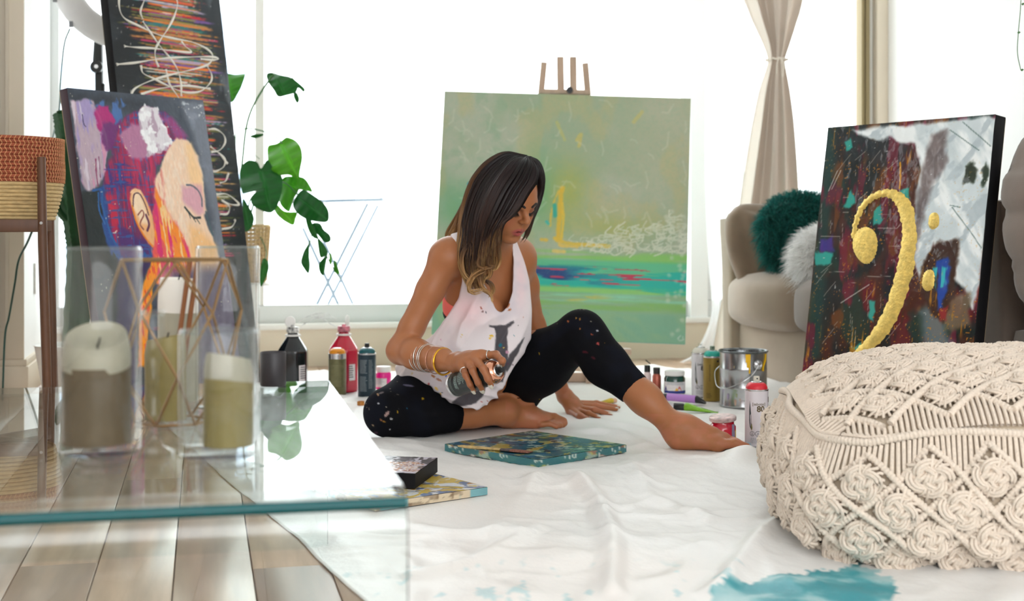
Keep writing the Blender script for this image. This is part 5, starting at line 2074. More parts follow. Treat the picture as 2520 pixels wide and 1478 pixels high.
m_white_pl = mat('white_plastic', rgb(240, 238, 234), .4)
m_black_pl = mat('black_plastic', rgb(20, 22, 24), .4)
m_label = mat('white_label', rgb(236, 230, 230), .6, noise=(160, .06))
m_ink = mat('dark_ink', rgb(40, 40, 46), .7)
m_tin = mat('tin_plate', rgb(190, 192, 194), .22, .9, noise=(9, .25))
m_steel = mat('bright_steel', rgb(210, 210, 212), .25, .95)


def paint_bottle(name, label, loc, body, cap_face, cap_m, label_ang):
    t = thing(name, label, 'paint bottle', loc)
    mb = MB()
    r = .058
    mb.lathe([(0, 0), (r * .93, 0), (r, .006), (r, .148), (r * .99, .158), (r * .40, .208), (r * .36, .212), (r * .36, .222), (0, .222)], 8, Matrix.Rotation(PI / 8, 4, 'Z'))
    mb.build('bottle_body', body, t, bevel=.006, seg=3, angle=25)
    mb = MB()
    mb.lathe([(r * .46, .2085), (r * .48, .212), (r * .46, .2155), (r * .37, .2155), (r * .37, .2085)], 28, closed=True)
    for k in range(18):
        q = 2 * PI * k / 18
        mb.box(-.0014, .0014, r * .46, r * .5, .209, .215, Matrix.Rotation(q, 4, 'Z'))
    mb.build('tamper_ring', m_white_pl, t, smooth=False)
    mb = MB()
    mb.lathe([(0, .222), (r * .39, .222), (r * .40, .224), (r * .40, .240), (r * .37, .243), (r * .14, .243), (r * .12, .250), (r * .05, .250), (0, .246)], 28)
    cp = mb.build('cap', cap_m, t, smooth=True)
    mb = MB()
    mb.lathe([(0, -.002), (.0185, -.002), (.0205, 0), (.0195, .003), (0, .003)], 28, frame_from(cap_face[1], (0, 0, 1), cap_face[0]))
    mb.build('flip_lid', m_white_pl, cp, smooth=True)
    lb = wrap_patch(r * .965, -.34, .34, .045, .105, 6)
    M_ = Matrix.Rotation(label_ang, 4, 'Z')
    lb.v = [tuple(M_ @ Vector(v)) for v in lb.v]
    l_ = lb.build('label', m_label, t)
    mb = MB()
    for k in range(6):
        w_ = wrap_patch(r * .965 + .0006, -.24, .12 + .03 * (k % 3), .096 - k * .008, .099 - k * .008, 4)
        mb.add([tuple(M_ @ Vector(v)) for v in w_.v], w_.f)
    mb.build('print_line', m_ink, l_)
    return t


m_blackp = mat('black_paint_bottle', rgb(10, 18, 26), .12, coat=.6)
m_redp = mat('red_paint_bottle', rgb(200, 20, 56), .15, coat=.6)
m_capb = mat('paint_smeared_cap', rgb(232, 232, 228), .4, noise=(70, .9))
m_capr = mat('red_smeared_cap', rgb(222, 130, 146), .4, noise=(50, .6))
bb = paint_bottle('paint_bottle', 'tall faceted bottle of black paint with its flip lid open', stand(721, 970, .058), m_blackp, (Vector((-.011, .004, .262)), (.35, -.9, .1)), m_capb, .9)
rb = paint_bottle('paint_bottle', 'tall faceted bottle of red paint with its flip lid standing open', stand(846, 968, .075), m_redp, (Vector((.012, .004, .264)), (1, -.25, 0)), m_capr, .62)
mb = wrap_patch(.058 * .60, -.5, .0, .176, .186, 5)
mb.build('green_splash', mat('green_splash', rgb(50, 120, 50), .4), rb)
# drawing strings tied to the two necks
for root, pts_list, nm in ((bb, [[(735, 793), (748, 784), (762, 776), (790, 769), (800, 776), (783, 781), (763, 776)], [(742, 800), (760, 790), (778, 782), (790, 774)]], 'neck_tie'),
                           (rb, [[(828, 785), (815, 778), (806, 771), (780, 770), (775, 776), (790, 783), (816, 782)], [(826, 803), (806, 792), (794, 782), (784, 776)]], 'neck_tie')):
    for pts in pts_list:
        d_ = root.location.y - .03
        P = [pt(x, y, d_) - root.location for x, y in pts]
        mb = MB()
        mb.tube(spline(P, 6), .0017, 5)
        mb.build(nm, mat('white_tie_string', rgb(232, 234, 232), .6, noise=(60, .25)), root, smooth=True)


def spray_can(name, label, loc, body_m, dome_m, nozzle_m, r=.0325, h=.157, nozzle='cap', dome_h=.018, group='spray paint cans', M=None):
    t = thing(name, label, 'spray can', loc, group=group, M=M)
    mb = MB()
    mb.lathe([(0, .003), (r * .8, .002), (r * .92, 0), (r, .003), (r, h - .003)], 36)
    mb.build('can_body', body_m, t, smooth=True)
    mb = MB()
    mb.lathe([(r, h - .004), (r * 1.02, h - .0015), (r * 1.01, h + .001), (r * .95, h + .0015)], 36)
    mb.build('rim_ring', m_steel, t, smooth=True)
    mb = MB()
    prof = [(r * .95, h + .001)]
    for k in range(7):
        q = PI / 2 * k / 6
        prof.append((r * (.46 + .48 * math.cos(q)), h + .001 + dome_h * math.sin(q)))
    mb.lathe(prof, 36)
    mb.build('dome', dome_m, t, smooth=True)
    zt = h + dome_h
    mb = MB()
    mb.lathe([(r * .49, zt - .001), (r * .50, zt + .002), (r * .42, zt + .0035), (r * .30, zt + .001), (0, zt + .001)], 28)
    mb.build('valve_cup', m_steel, t, smooth=True)
    if nozzle:
        mb = MB()
        mb.lathe([(0, zt + .001), (.0085, zt + .001), (.009, zt + .003), (.0085, zt + .016), (.0075, zt + .018), (0, zt + .018)], 20)
        nz = mb.build('nozzle', nozzle_m, t, smooth=True)
        mb = MB()
        mb.lathe([(0, 0), (.0022, 0), (.0022, .0012), (.001, .0012), (0, .0006)], 10, frame_from((0, -1, 0), loc=(0, -.0088, zt + .012)))
        mb.build('spray_hole', m_black_pl, nz)
    return t


def print_block(t, r, a0, a1, z0, z1, rows, m, seed, h=.0016):
    """rows of small print wrapped round a can"""
    rng = random.Random(seed)
    mb = MB()
    for k in range(rows):
        z = z1 - (z1 - z0) * k / rows
        a = a0
        end = a0 + (a1 - a0) * (.75 + .25 * rng.random())
        while a < end:
            w = (.06 + .12 * rng.random())
            p = wrap_patch(r + .0003, a, min(a + w, end), z - h, z, 2)
            mb.add(p.v, p.f)
            a += w + .035
    o = mb.build('small_print', m, t)
    o['kind'] = 'stuff'
    return o


m_olive = mat('olive_can_body', rgb(116, 112, 78), .35, .4, noise=(80, .18))
m_orange = mat('orange_dome', rgb(236, 150, 24), .4)
oc = spray_can('spray_can', 'olive green spray can with an orange dome and no nozzle', stand(830, 973, .0325), m_olive, m_orange, None, nozzle=None, h=.150)
p_ = wrap_patch(.0328, -1.6, 1.6, .132, .147, 20)
p_.build('silver_band', m_steel, oc)
arc_text(oc, 'dome_text', 'MATT', .006, .031, .35, .156, m_ink)
print_block(oc, .0325, -.7, .9, .03, .11, 16, mat('faint_print', rgb(150, 146, 104), .5), 5)
m_navy = mat('dark_petrol_can_body', rgb(34, 54, 66), .35, .2)
m_teal = mat('dark_teal_dome', rgb(18, 92, 100), .35)
tc_ = spray_can('spray_can', 'dark petrol spray can with a teal dome and black nozzle beside the red bottle', stand(903, 978, .0325), m_navy, m_teal, m_black_pl)
m_pr = mat('grey_print', rgb(150, 160, 166), .5)
print_block(tc_, .0325, -.75, .15, .085, .135, 13, m_pr, 6)
print_block(tc_, .0325, -.75, .15, .02, .075, 13, m_pr, 7)
print_block(tc_, .0325, .3, .8, .03, .135, 22, m_pr, 8)


def jar(name, label, loc, r, h, body, lid_m, lid_h, cat='paint jar', label_m=None, lab=(0, 0, 0, 0)):
    t = thing(name, label, cat, loc)
    mb = MB()
    mb.lathe([(0, 0), (r * .92, 0), (r, .004), (r, h * .72), (r * .9, h * .80), (r * .86, h * .84), (r * .86, h)], 36)
    mb.lathe([(r * .86, h), (0, h)], 36)
    mb.build('jar_body', body, t, smooth=True)
    mb = MB()
    rl_ = r * .95
    mb.lathe([(rl_ * .97, h - lid_h * .75), (rl_, h - lid_h * .7), (rl_, h + lid_h * .2), (rl_ * .96, h + lid_h * .27), (0, h + lid_h * .27)], 36)
    mb.build('lid', lid_m, t, smooth=True)
    if label_m:
        wrap_patch(r + .0005, *lab, 16).build('label', label_m, t)
    return t


m_pink = mat('pink_paint_jar', rgb(246, 30, 150), .25, coat=.4)
pj = jar('paint_jar', 'bright pink paint jar with a white lid behind the woman', stand(944, 960, .029), .029, .082, m_pink, m_white_pl, .02, label_m=m_label, lab=(-1.4, .5, .012, .045))
print_block(pj, .0297, -1.2, .2, .02, .042, 5, MATS['grey_print'], 9)
m_green = mat('dark_green_paint_jar', rgb(14, 66, 56), .15, coat=.6)
gj = jar('paint_jar', 'dark green paint jar with a white lid and a label of coloured triangles', stand(1660, 971, .039), .039, .080, m_green, m_white_pl, .017)
gl_ = wrap_patch(.0395, -1.3, 1.3, .004, .046, 20).build('label', m_label, gj)
for a0, a1, col in ((-1.25, -.85, (66, 50, 140)), (-.1, .25, (240, 190, 40)), (.1, .6, (214, 56, 50))):
    mb = MB()
    P = [(a0, .014), (a1, .014), ((a0 + a1) / 2, .032 if a0 < .0 - .5 or a0 > 0 else .026)]
    mb.add([(.0401 * math.sin(a), -.0401 * math.cos(a), z) for a, z in P], [(0, 1, 2)])
    mb.build('colour_triangle', mat('tri_%d' % col[0], rgb(*col), .5), gl_)
wrap_patch(.0399, -1.3, 1.3, .004, .014, 20).build('blue_band', mat('navy_band', rgb(40, 60, 140), .5), gl_)
print_block(gj, .0396, -.9, .9, .034, .044, 3, MATS['grey_print'], 10)
m_rj = mat('red_paint_jar_glass', rgb(206, 12, 50), .12, coat=.7)
rj = jar('paint_jar', 'squat glass jar of crimson paint with a tilted smeared lid beside her toes', stand(1779, 1088, .037), .037, .058, m_rj, mat('smeared_cream_lid', rgb(232, 214, 204), .5), .001, label_m=m_label, lab=(-1.2, .15, .008, .028))
mb = MB()
mb.lathe([(0, .012), (.036, .012), (.0385, .010), (.0385, .001), (.037, 0), (0, .001)], 36, Matrix.Translation((.0, 0, .058)) @ Matrix.Rotation(math.radians(-4), 4, 'Y') @ Matrix.Rotation(math.radians(5), 4, 'X'))
mb.build('screw_lid', mat('smeared_lid', rgb(226, 200, 196), .45, noise=(46, .55)), rj, smooth=True)
mb = MB()
for (a, z0, z1, w) in ((.75, .006, .050, .16), (1.05, 0.0, .03, .1)):
    p = wrap_patch(.0374, a - w, a + w, z0, z1, 4)
    mb.add(p.v, p.f)
mb.build('paint_drip', mat('grey_lilac_drip', rgb(150, 140, 170), .35), rj)
wrap_patch(.0378, 1.0, 1.25, 0.0, .032, 4).build('yellow_drip', mat('yellow_drip', rgb(240, 190, 20), .35), rj)


def squeeze_bottle(name, label, loc, r, h, body, cap, open_lid):
    t = thing(name, label, 'paint bottle', loc)
    mb = MB()
    mb.lathe([(0, 0), (r * .95, 0), (r, .003), (r, h * .66), (r * .8, h * .74), (r * .72, h * .77), (0, h * .77)], 24)
    mb.build('bottle_body', body, t, smooth=True)
    mb = MB()
    mb.lathe([(0, h * .76), (r * .78, h * .76), (r * .78, h), (0, h)], 24)
    cp = mb.build('cap', cap, t, smooth=True)
    if open_lid:
        mb = MB()
        mb.lathe([(0, 0), (r * .8, 0), (r * .8, .004), (0, .004)], 20, frame_from((.62, 0, .78), loc=(r * .1, 0, h + r * .75)))
        mb.build('flip_lid', cap, cp, smooth=True)
    return t


squeeze_bottle('small_paint_bottle', 'small pale paint bottle with a black flip cap open', stand(1593, 966, .0145), .0145, .100, mat('pale_pink_bottle', rgb(226, 206, 204), .3), m_black_pl, True)
squeeze_bottle('small_paint_bottle', 'small copper coloured paint bottle with a black cap', stand(1616, 968, .0165), .0165, .094, mat('copper_bottle', rgb(176, 92, 74), .3, .3, noise=(60, .25)), mat('copper_smeared_cap', rgb(40, 34, 34), .4, noise=(80, .9)), False)

m_wcan = mat('white_can_body', rgb(222, 220, 224), .3, .15)
m_gcan = mat('gold_can_body', rgb(150, 124, 58), .35, .5)
m_shard = mat('dark_shard_print', rgb(44, 54, 62), .5)
m_clear = glass('clear_nozzle', (.95, .96, .96, 1), 1.4)


def can_art(t, r, ang, m_name, title_m, number, size):
    """the printed dark shard, the two words and the octagon marks of a can"""
    R = Matrix.Rotation(ang, 4, 'Z')
    mb = MB()
    P = [(-.30, .128), (-.24, .112), (-.16, .085), (-.12, .06), (-.10, .045), (-.16, .047), (-.22, .05), (-.30, .055), (-.36, .07), (-.36, .10)]
    n = len(P)
    mb.add([R @ Vector((r * math.sin(a * 1.0 - .55), -r * math.cos(a - .55), z)) for a, z in P], [tuple(range(n))])
    mb.build('shard_print', m_shard, t)
    mb = MB()
    P = [(-.16, .060), (-.09, .064), (-.05, .052), (-.10, .044), (-.15, .046)]
    mb.add([R @ Vector(((r + .0002) * math.sin(a - .55), -(r + .0002) * math.cos(a - .55), z)) for a, z in P], [tuple(range(5))])
    mb.build('olive_print', mat('olive_print', rgb(120, 110, 50), .5), t)
    arc_text(t, 'name_print', '[sabotaz]', .0105, r, ang - .02, .118, title_m, bold=.0001)
    arc_text(t, 'number_print', number, size, r, ang + .12, .104, title_m, bold=.0007)
    for k, (a0, w) in enumerate(((-.62, .22), (-.12, .25))):
        mb = MB()
        for i in range(8):
            q0, q1 = PI / 8 + i * PI / 4, PI / 8 + (i + 1) * PI / 4
            vs = []
            for q, s_ in ((q0, 1), (q1, 1), (q1, .84), (q0, .84)):
                a = ang + a0 + w * s_ * math.cos(q)
                z = .036 + w * r * s_ * math.sin(q)
                vs.append(((r + .0002) * math.sin(a), -(r + .0002) * math.cos(a), z))
            mb.add(vs, [(0, 1, 2, 3)])
        mb.build('octagon_mark', m_ink, t)
        mb = MB()
        for dx, dz, s_ in ((-.05, -.002, 1), (.05, -.002, 1), (0, .002, 1.2), (0, -.004, .7)):
            c_ = [((r + .0003) * math.sin(ang + a0 + dx + .035 * s_ * math.cos(q)), -(r + .0003) * math.cos(ang + a0 + dx + .035 * s_ * math.cos(q)), .036 + dz + .0012 * s_ * math.sin(q)) for q in np.linspace(0, 2 * PI, 9)[:-1]]
            mb.add(c_, [tuple(range(8))])
        mb.build('flame_mark', m_ink, t)
    mb = MB()
    P = [(.22, .044), (.62, .044), (.42, .026)]
    Q = [(.27, .0425), (.57, .0425), (.42, .0295)]
    vs = [((r + .0002) * math.sin(ang + a), -(r + .0002) * math.cos(ang + a), z) for a, z in P + Q]
    mb.add(vs, [(0, 1, 4, 3), (1, 2, 5, 4), (2, 0, 3, 5)])
    mb.build('triangle_mark', m_ink, t)
    print_block(t, r, ang - .75, ang + .2, .008, .024, 5, mat('pale_print', rgb(150, 150, 156), .6), 12, h=.0012)


wc_ = spray_can('spray_can', 'white spray can with a clear nozzle half behind the gold can', stand(1724, 977, .0325), m_wcan, mat('pearl_dome', rgb(214, 210, 196), .35), m_clear)
can_art(wc_, .0326, -.30, 'a', m_ink, '', .02) if False else None
can_art(wc_, .0326, .12, 'a', MATS['dark_ink'], '80', .0225)
gc_ = spray_can('spray_can', 'gold spray can with a turquoise dome beside the paint bucket', stand(1753, 988, .0325), m_gcan, mat('turquoise_dome', rgb(20, 164, 146), .4), mat('grey_green_nozzle', rgb(110, 130, 110), .4))
m_gpr = mat('brown_print', rgb(90, 70, 30), .5)
print_block(gc_, .0325, -.8, -.2, .01, .03, 6, m_gpr, 14)
print_block(gc_, .0325, -.5, -.3, .07, .13, 20, m_gpr, 15)
wrap_patch(.0327, .35, .62, .138, .145, 4).build('dark_label', m_ink, gc_)
rs = spray_can('spray_can', 'white spray can with a red dome lettered sabotaz 80 beside the pouf', stand(1862, 1099, .0325), mat('lilac_white_can_body', rgb(232, 224, 230), .3, .1), mat('red_dome', rgb(222, 40, 56), .4), mat('cream_nozzle', rgb(222, 216, 200), .5))
m_goldink = mat('bronze_ink', rgb(98, 78, 40), .5)
can_art(rs, .0326, .06, 'b', m_goldink, '80', .0225)
wrap_patch(.0328, 1.05, 1.3, .122, .137, 4).build('brown_label', mat('brown_label', rgb(90, 70, 66), .5), rs)

# the paint bucket
pb_ = thing('paint_bucket', 'open tin paint bucket with yellow drips and a wire handle', 'bucket', stand(1829, 1006, .083))
R_, Hb = .0825, .190
mb = MB()
mb.lathe([(0, 0), (R_ * .95, 0), (R_ * .985, .003), (R_ * .985, .006), (R_ * .97, .010), (R_ * .97, .062), (R_ * .985, .066), (R_ * .97, .070), (R_ * .97, .125), (R_ * .985, .129), (R_ * .97, .133), (R_ * .97, Hb - .004)], 56)
mb.build('bucket_wall', m_tin, pb_, smooth=True)
mb = MB()
mb.lathe([(R_ * .97, Hb - .006), (R_ * 1.02, Hb - .004), (R_ * 1.03, Hb), (R_ * 1.0, Hb + .002), (R_ * .93, Hb), (R_ * .90, Hb - .006), (R_ * .90, Hb - .02)], 56)
mb.build('rim', mat('dirty_steel_rim', rgb(120, 124, 126), .3, .85, noise=(40, .6)), pb_, smooth=True)
mb = MB()
mb.lathe([(R_ * .90, Hb - .006), (R_ * .93, Hb - .06), (R_ * .93, Hb - .09), (0, Hb - .09)], 48)
mb.build('inside_paint', mat('dried_paint_inside', rgb(60, 36, 32), .5, noise=(30, .9)), pb_, smooth=True)
m_yel = mat('yellow_paint', rgb(246, 190, 10), .3)
for a_, z0, w in ((.02, .138, .055), (.09, .118, .04), (-.03, .155, .05)):
    mb = MB()
    P = []
    for z, k in ((Hb - .006, 1), (z0 + .01, .75), (z0 + .003, .8), (z0, .2)):
        P.append([(R_ * 1.0 * math.sin(a), -R_ * 1.0 * math.cos(a), z) for a in (a_ - w * k, a_, a_ + w * k)])
    mb.grid(np.array(P))
    mb.build('yellow_drip', m_yel, pb_)
mb = MB()
P = [((R_ * 1.0) * math.sin(a), -(R_ * 1.0) * math.cos(a), z) for a, z in ((.98, Hb - .008), (.92, .16), (.78, .14), (.76, .125))]
mb.tube(spline(P, 6), .003, 6)
mb.build('yellow_drip', m_yel, pb_, smooth=True)
for a_, z, s_, col in ((-.85, .04, .010, (168, 150, 180)), (-.45, .045, .007, (160, 168, 130)), (-.5, .022, .010, (190, 160, 140)), (.2, .03, .006, (180, 150, 150)), (-.55, .14, .005, (170, 150, 120)), (-.3, .030, .005, (190, 170, 120))):
    mb = MB()
    c_ = [((R_ * .985) * math.sin(a_ + s_ * 5 * math.cos(q)), -(R_ * .985) * math.cos(a_ + s_ * 5 * math.cos(q)), z + s_ * (1 + .3 * math.sin(3 * q)) * math.sin(q)) for q in np.linspace(0, 2 * PI, 13)[:-1]]
    mb.add(c_, [tuple(range(12))])
    mb.build('paint_smear', mat('smear_%d' % col[0], rgb(*col), .5), pb_)
ea = .48
mb = MB()
mb.lathe([(0, .006), (.006, .006), (.009, .003), (.014, .001), (.0155, .003), (.017, 0)], 24, frame_from((math.sin(ea), -math.cos(ea), 0), (0, 0, 1), (R_ * .975 * math.sin(ea), -R_ * .975 * math.cos(ea), .148)))
mb.build('handle_ear', m_steel, pb_, smooth=True)
mb = MB()
hp = [(R_ * 1.05 * math.sin(ea), -R_ * 1.05 * math.cos(ea), .148)]
for a, z in ((.2, .118), (-.1, .098), (-.5, .078), (-.9, .066), (-1.3, .07), (-1.6, .09), (-2.0, .12), (-2.66, .148)):
    rr = R_ * (1.16 if -2.2 < a < .1 else 1.08)
    hp.append((rr * math.sin(a), -rr * math.cos(a), z))
mb.tube(spline(hp, 8), .0013, 6)
mb.build('wire_handle', m_steel, pb_, smooth=True)


# tubes lying about
def lying_tube(name, label, pa, pb, r, body, cap, cap_len, flat_end=True, cap_at_start=True, tail=None):
    a, b = Vector(pa), Vector(pb)
    d = b - a
    L = d.length
    t = thing(name, label, 'paint tube', a)
    e = d.normalized()
    s_ = Vector((-e.y, e.x, 0)).normalized()

    def rows(ts, ws, hs):
        P = []
        for q, w, h in zip(ts, ws, hs):
            c_ = e * (L * q) + Vector((0, 0, max(h, .002) - r * .0))
            row = [tuple(c_ + s_ * (w * math.cos(k * PI / 8)) + Vector((0, 0, h * math.sin(k * PI / 8)))) for k in range(16)]
            row.append(row[0])
            P.append(row)
        mb = MB()
        mb.grid(np.array(P))
        mb.add(P[0][:-1], [tuple(range(16))])
        mb.add(P[-1][:-1], [tuple(range(16))[::-1]])
        return mb
    c0 = cap_len / L
    rows([0, .01, c0 * .9, c0], [r * .8, r * .86, r * .9, r * .86], [r * .8, r * .86, r * .9, r * .86]).build('cap', cap, t, smooth=True)
    if flat_end:
        rows([c0, c0 + .03, c0 + .1, .55, .9, 1.0], [r * .8, r, r * 1.02, r * 1.1, r * 1.25, r * 1.28], [r * .8, r, r, r * .62, r * .18, r * .08]).build('tube_body', body, t, smooth=True)
    else:
        rows([c0, c0 + .02, .5, .78], [r * .94, r, r, r], [r * .94, r, r, r]).build('tube_body', body, t, smooth=True)
        rows([.78, .80, .9, 1.0], [r * .95, r, r * .7, r * .3], [r * .95, r, r * .7, r * .3]).build('tip_cap', tail or cap, t, smooth=True)
    return t


lying_tube('paint_marker', 'fat lilac paint marker with black ends lying on the cloth', fl(1630, 984, .014), fl(1737, 994, .010), .0135, mat('lilac_marker', rgb(184, 132, 206), .4), m_black_pl, .02, False)
lying_tube('paint_tube', 'lime green paint tube with a black cap lying on the cloth', fl(1658, 1008, .012), fl(1768, 1016, .006), .0135, mat('lime_tube', rgb(124, 180, 30), .25, coat=.5), m_black_pl, .035)
lying_tube('paint_tube', 'nearly empty yellow paint tube lying behind her left hand', fl(1516, 990, .008), fl(1458, 996, .006), .009, mat('yellow_tube', rgb(214, 186, 60), .4, noise=(60, .3)), mat('peach_cap', rgb(222, 180, 150), .5), .014)
lying_tube('small_paint_tube', 'small dark teal capped tube lying between her toes and the pouf', fl(1822, 1098, .007), fl(1862, 1108, .006), .0085, mat('pale_blue_tube', rgb(150, 176, 190), .4, noise=(80, .3)), mat('dark_teal_cap', rgb(20, 44, 50), .4), .03)
# amber ring cap lying by the knee
ac = thing('amber_cap', 'small amber plastic cap lying on the cloth by her right knee', 'cap', stand(888, 999, .012))
mb = MB()
mb.lathe([(.0095, 0), (.0125, 0), (.0125, .014), (.0115, .016), (.0095, .016)], 24, closed=True)
mb.build('cap_ring', mat('amber_plastic', rgb(200, 130, 50), .3, noise=(90, .4)), ac, smooth=True)
mb = MB()
mb.lathe([(0, .012), (.0096, .012)], 20)
mb.build('cap_top', mat('pale_cap_top', rgb(226, 214, 200), .4), ac)
# ================================================================== macrame pouf
PW, PD, PH = 0.82, 0.80, 0.252          # footprint and height of the edge seam
PCROWN = 0.098                          # the top domes above the seam
PA = math.radians(-7)
pc0 = Vector((0.535, 2.40, 0.0))        # near left corner on the floor
pu, pv = Vector((math.cos(PA), math.sin(PA), 0)), Vector((-math.sin(PA), math.cos(PA), 0))
pouf = thing('macrame_pouf', 'big cream square floor pouf covered in knotted macrame cord', 'pouf', pc0 + pu * PW / 2 + pv * PD / 2 + Vector((0, 0, .006)), rz=PA)
NE = 4.4                                 # roundness of the plan outline
_th = np.linspace(0, 2 * PI, 2001)
_ox = PW / 2 * np.sign(np.cos(_th)) * np.abs(np.cos(_th)) ** (2 / NE)
_oy = PD / 2 * np.sign(np.sin(_th)) * np.abs(np.sin(_th)) ** (2 / NE)
_s = np.concatenate([[0], np.cumsum(np.hypot(np.diff(_ox), np.diff(_oy)))])
PER = _s[-1]
NP = 28
PITCH = PER / NP
_nx = np.gradient(_oy)
_ny = -np.gradient(_ox)
_nl = np.hypot(_nx, _ny) + 1e-12
_nx, _ny = _nx / _nl, _ny / _nl


def droop(x, y):
    """the corners of the top sag"""
    return 1 - .13 * np.clip(np.abs(x / (PW / 2)) * np.abs(y / (PD / 2)) * 1.45, 0, 1) ** 3.5


def side(p, z, off=0.0):
    """point on the side wall: p along the outline, z height, off outwards"""
    p = np.mod(np.asarray(p, float), PER)
    x, y = np.interp(p, _s, _ox), np.interp(p, _s, _oy)
    nx, ny = np.interp(p, _s, _nx), np.interp(p, _s, _ny)
    t = np.clip(np.asarray(z, float) / PH, 0, 1)
    k = 0.046 * np.sin(PI * np.clip(t, 0, 1) ** .75) - 0.030 * (1 - t) ** 4 + .006 * np.sin(p * 21 + 1)
    return np.stack([x + nx * (k + off), y + ny * (k + off), np.asarray(z, float) * droop(x, y)], -1)


def side_n(p):
    p = p % PER
    return np.array([np.interp(p, _s, _nx), np.interp(p, _s, _ny), 0.0])


def top_z(x, y):
    r = (np.abs(x / (PW / 2)) ** NE + np.abs(y / (PD / 2)) ** NE) ** (1 / NE)
    q = np.clip(1 - r ** 2.4, 0, 1)
    return PH * droop(x, y) + PCROWN * q ** .8 + .004 * np.sin(x * 24) * np.sin(y * 22)


def top(x, y, off=0.0):
    x, y = np.asarray(x, float), np.asarray(y, float)
    e = 1e-3
    zx = (top_z(x + e, y) - top_z(x - e, y)) / (2 * e)
    zy = (top_z(x, y + e) - top_z(x, y - e)) / (2 * e)
    n = np.stack([-zx, -zy, np.ones_like(x)], -1)
    n /= np.linalg.norm(n, axis=-1)[..., None]
    return np.stack([x, y, top_z(x, y)], -1) + n * off if np.isscalar(off) else np.stack([x, y, top_z(x, y)], -1) + n * np.asarray(off)[..., None]


m_cord = mat('cream_cotton_cord', rgb(236, 220, 203), .95, noise=(220, .10), bump=(900, .0006), sheen=.2)
m_inner = mat('cream_pouf_lining', rgb(216, 198, 174), .95)
# the lining under the knots
rows = [side(np.linspace(0, PER, 161), np.full(161, z), -.009) for z in np.linspace(0.0, PH, 12)]
for k in (1.0, .97, .9, .75, .55, .3, .05):
    ox, oy = np.interp(np.linspace(0, PER, 161), _s, _ox) * k * .99, np.interp(np.linspace(0, PER, 161), _s, _oy) * k * .99
    rows.append(np.stack([ox, oy, top_z(ox, oy) - .008], -1))
mb = MB()
mb.grid(np.array(rows))
mb.build('lining', m_inner, pouf, smooth=True)


def resample(P, step):
    P = np.asarray(P, float)
    d = np.concatenate([[0], np.cumsum(np.linalg.norm(np.diff(P, axis=0), axis=1))])
    n = max(4, int(d[-1] / step))
    q = np.linspace(0, d[-1], n)
    return np.stack([np.interp(q, d, P[:, k]) for k in range(3)], -1)


BEAD = 0.0072


def ridge(name, P, r=.0072, up=(0, 0, 1)):
    """a cord wrapped in half hitches: a tube with a slanted ripple"""
    Q = resample(P, BEAD / 4)
    rng_ph = random.random() * 6.28
    mb = MB()
    mb.tube(Q, r, 8, up=up, mod=lambda i, a: .70 + .34 * np.abs(np.sin(PI * i / 4 + rng_ph + .35 * np.sin(a))) ** .7)
    return mb.build(name, m_cord, pouf, smooth=True)


random.seed(12)
# seam rope right round the top edge
Q = resample(side(np.linspace(0, PER, 400), np.full(400, PH - .001) + .004 * np.sin(np.linspace(0, 2 * PI * 5, 400)), .004), BEAD / 4)
mb = MB()
mb.tube(Q, .0078, 8, closed=True, mod=lambda i, a: .70 + .34 * np.abs(np.sin(PI * i / 4 + .35 * np.sin(a))) ** .7)
mb.build('seam_cord', m_cord, pouf, smooth=True)
ZT = PH - .020          # points of the zigzag below the seam
HALF = PITCH / 2
ZSTEP = .056
for k in range(NP):
    p0 = k * PITCH
    for sg in (1, -1):
        n = 40
        t = np.linspace(0, 1, n)
        zz = ZT - t * (ZT - .006)
        pp = p0 + sg * t * (ZT - .006) / ZSTEP * HALF + .004 * np.sin(zz * 40 + k)
        P = side(pp, zz, .0045 + .0025 * sg)
        ridge('diagonal_cord', P)
# knots: a woven basket knot with its gathered cords, shared by all the places it is tied


def knot_mesh(seed, s=1.0):
    rng = random.Random(seed)
    mb = MB()
    for off in (-.0062, 0.0, .0062):
        P = []
        for th in np.linspace(0, 6 * PI, 91)[:-1]:
            a = th
            rr = .0190 + .0100 * math.cos(4 * th / 3) + off * (.9)
            zz = .0068 + .0055 * math.sin(8 * th / 3) + (.003 if off == 0 else 0)
            P.append((rr * math.cos(a) * 1.08, rr * math.sin(a) * .92, zz))
        mb.tube(P, .0034, 6, closed=True)
    # centre plait
    for x in (-.006, 0, .006):
        mb.tube([(x - .006, -.012, .009), (x, 0, .016), (x + .006, .012, .009)], .0034, 6)
    # gathered cords above and below, spreading to the ropes
    for sg in (1, -1):
        for k in range(6):
            x1 = (k - 2.5) * .0062
            x2 = (k - 2.5) * .0135 + rng.uniform(-.002, .002)
            y2 = (.044 - abs(k - 2.5) * .0085)
            mb.tube(spline([(x1 * .7, sg * .012, .007), (x1, sg * .021, .010 + .002 * (k % 2)), ((x1 + x2) / 2, sg * (.022 + y2) / 2 * 1.02, .006), (x2, sg * y2, -.001)], 4), .0030, 6)
    for sg in (1, -1):
        for k in (-1, 0, 1):
            mb.tube(spline([(sg * .023, k * .006, .006), (sg * .034, k * .010 + .004, .004), (sg * .041, k * .012, -.002)], 4), .0030, 6)
    me = mb.mesh('knot')
    me.materials.append(m_cord)
    me.polygons.foreach_set('use_smooth', [True] * len(me.polygons))
    return me


KN = [knot_mesh(i) for i in range(4)]


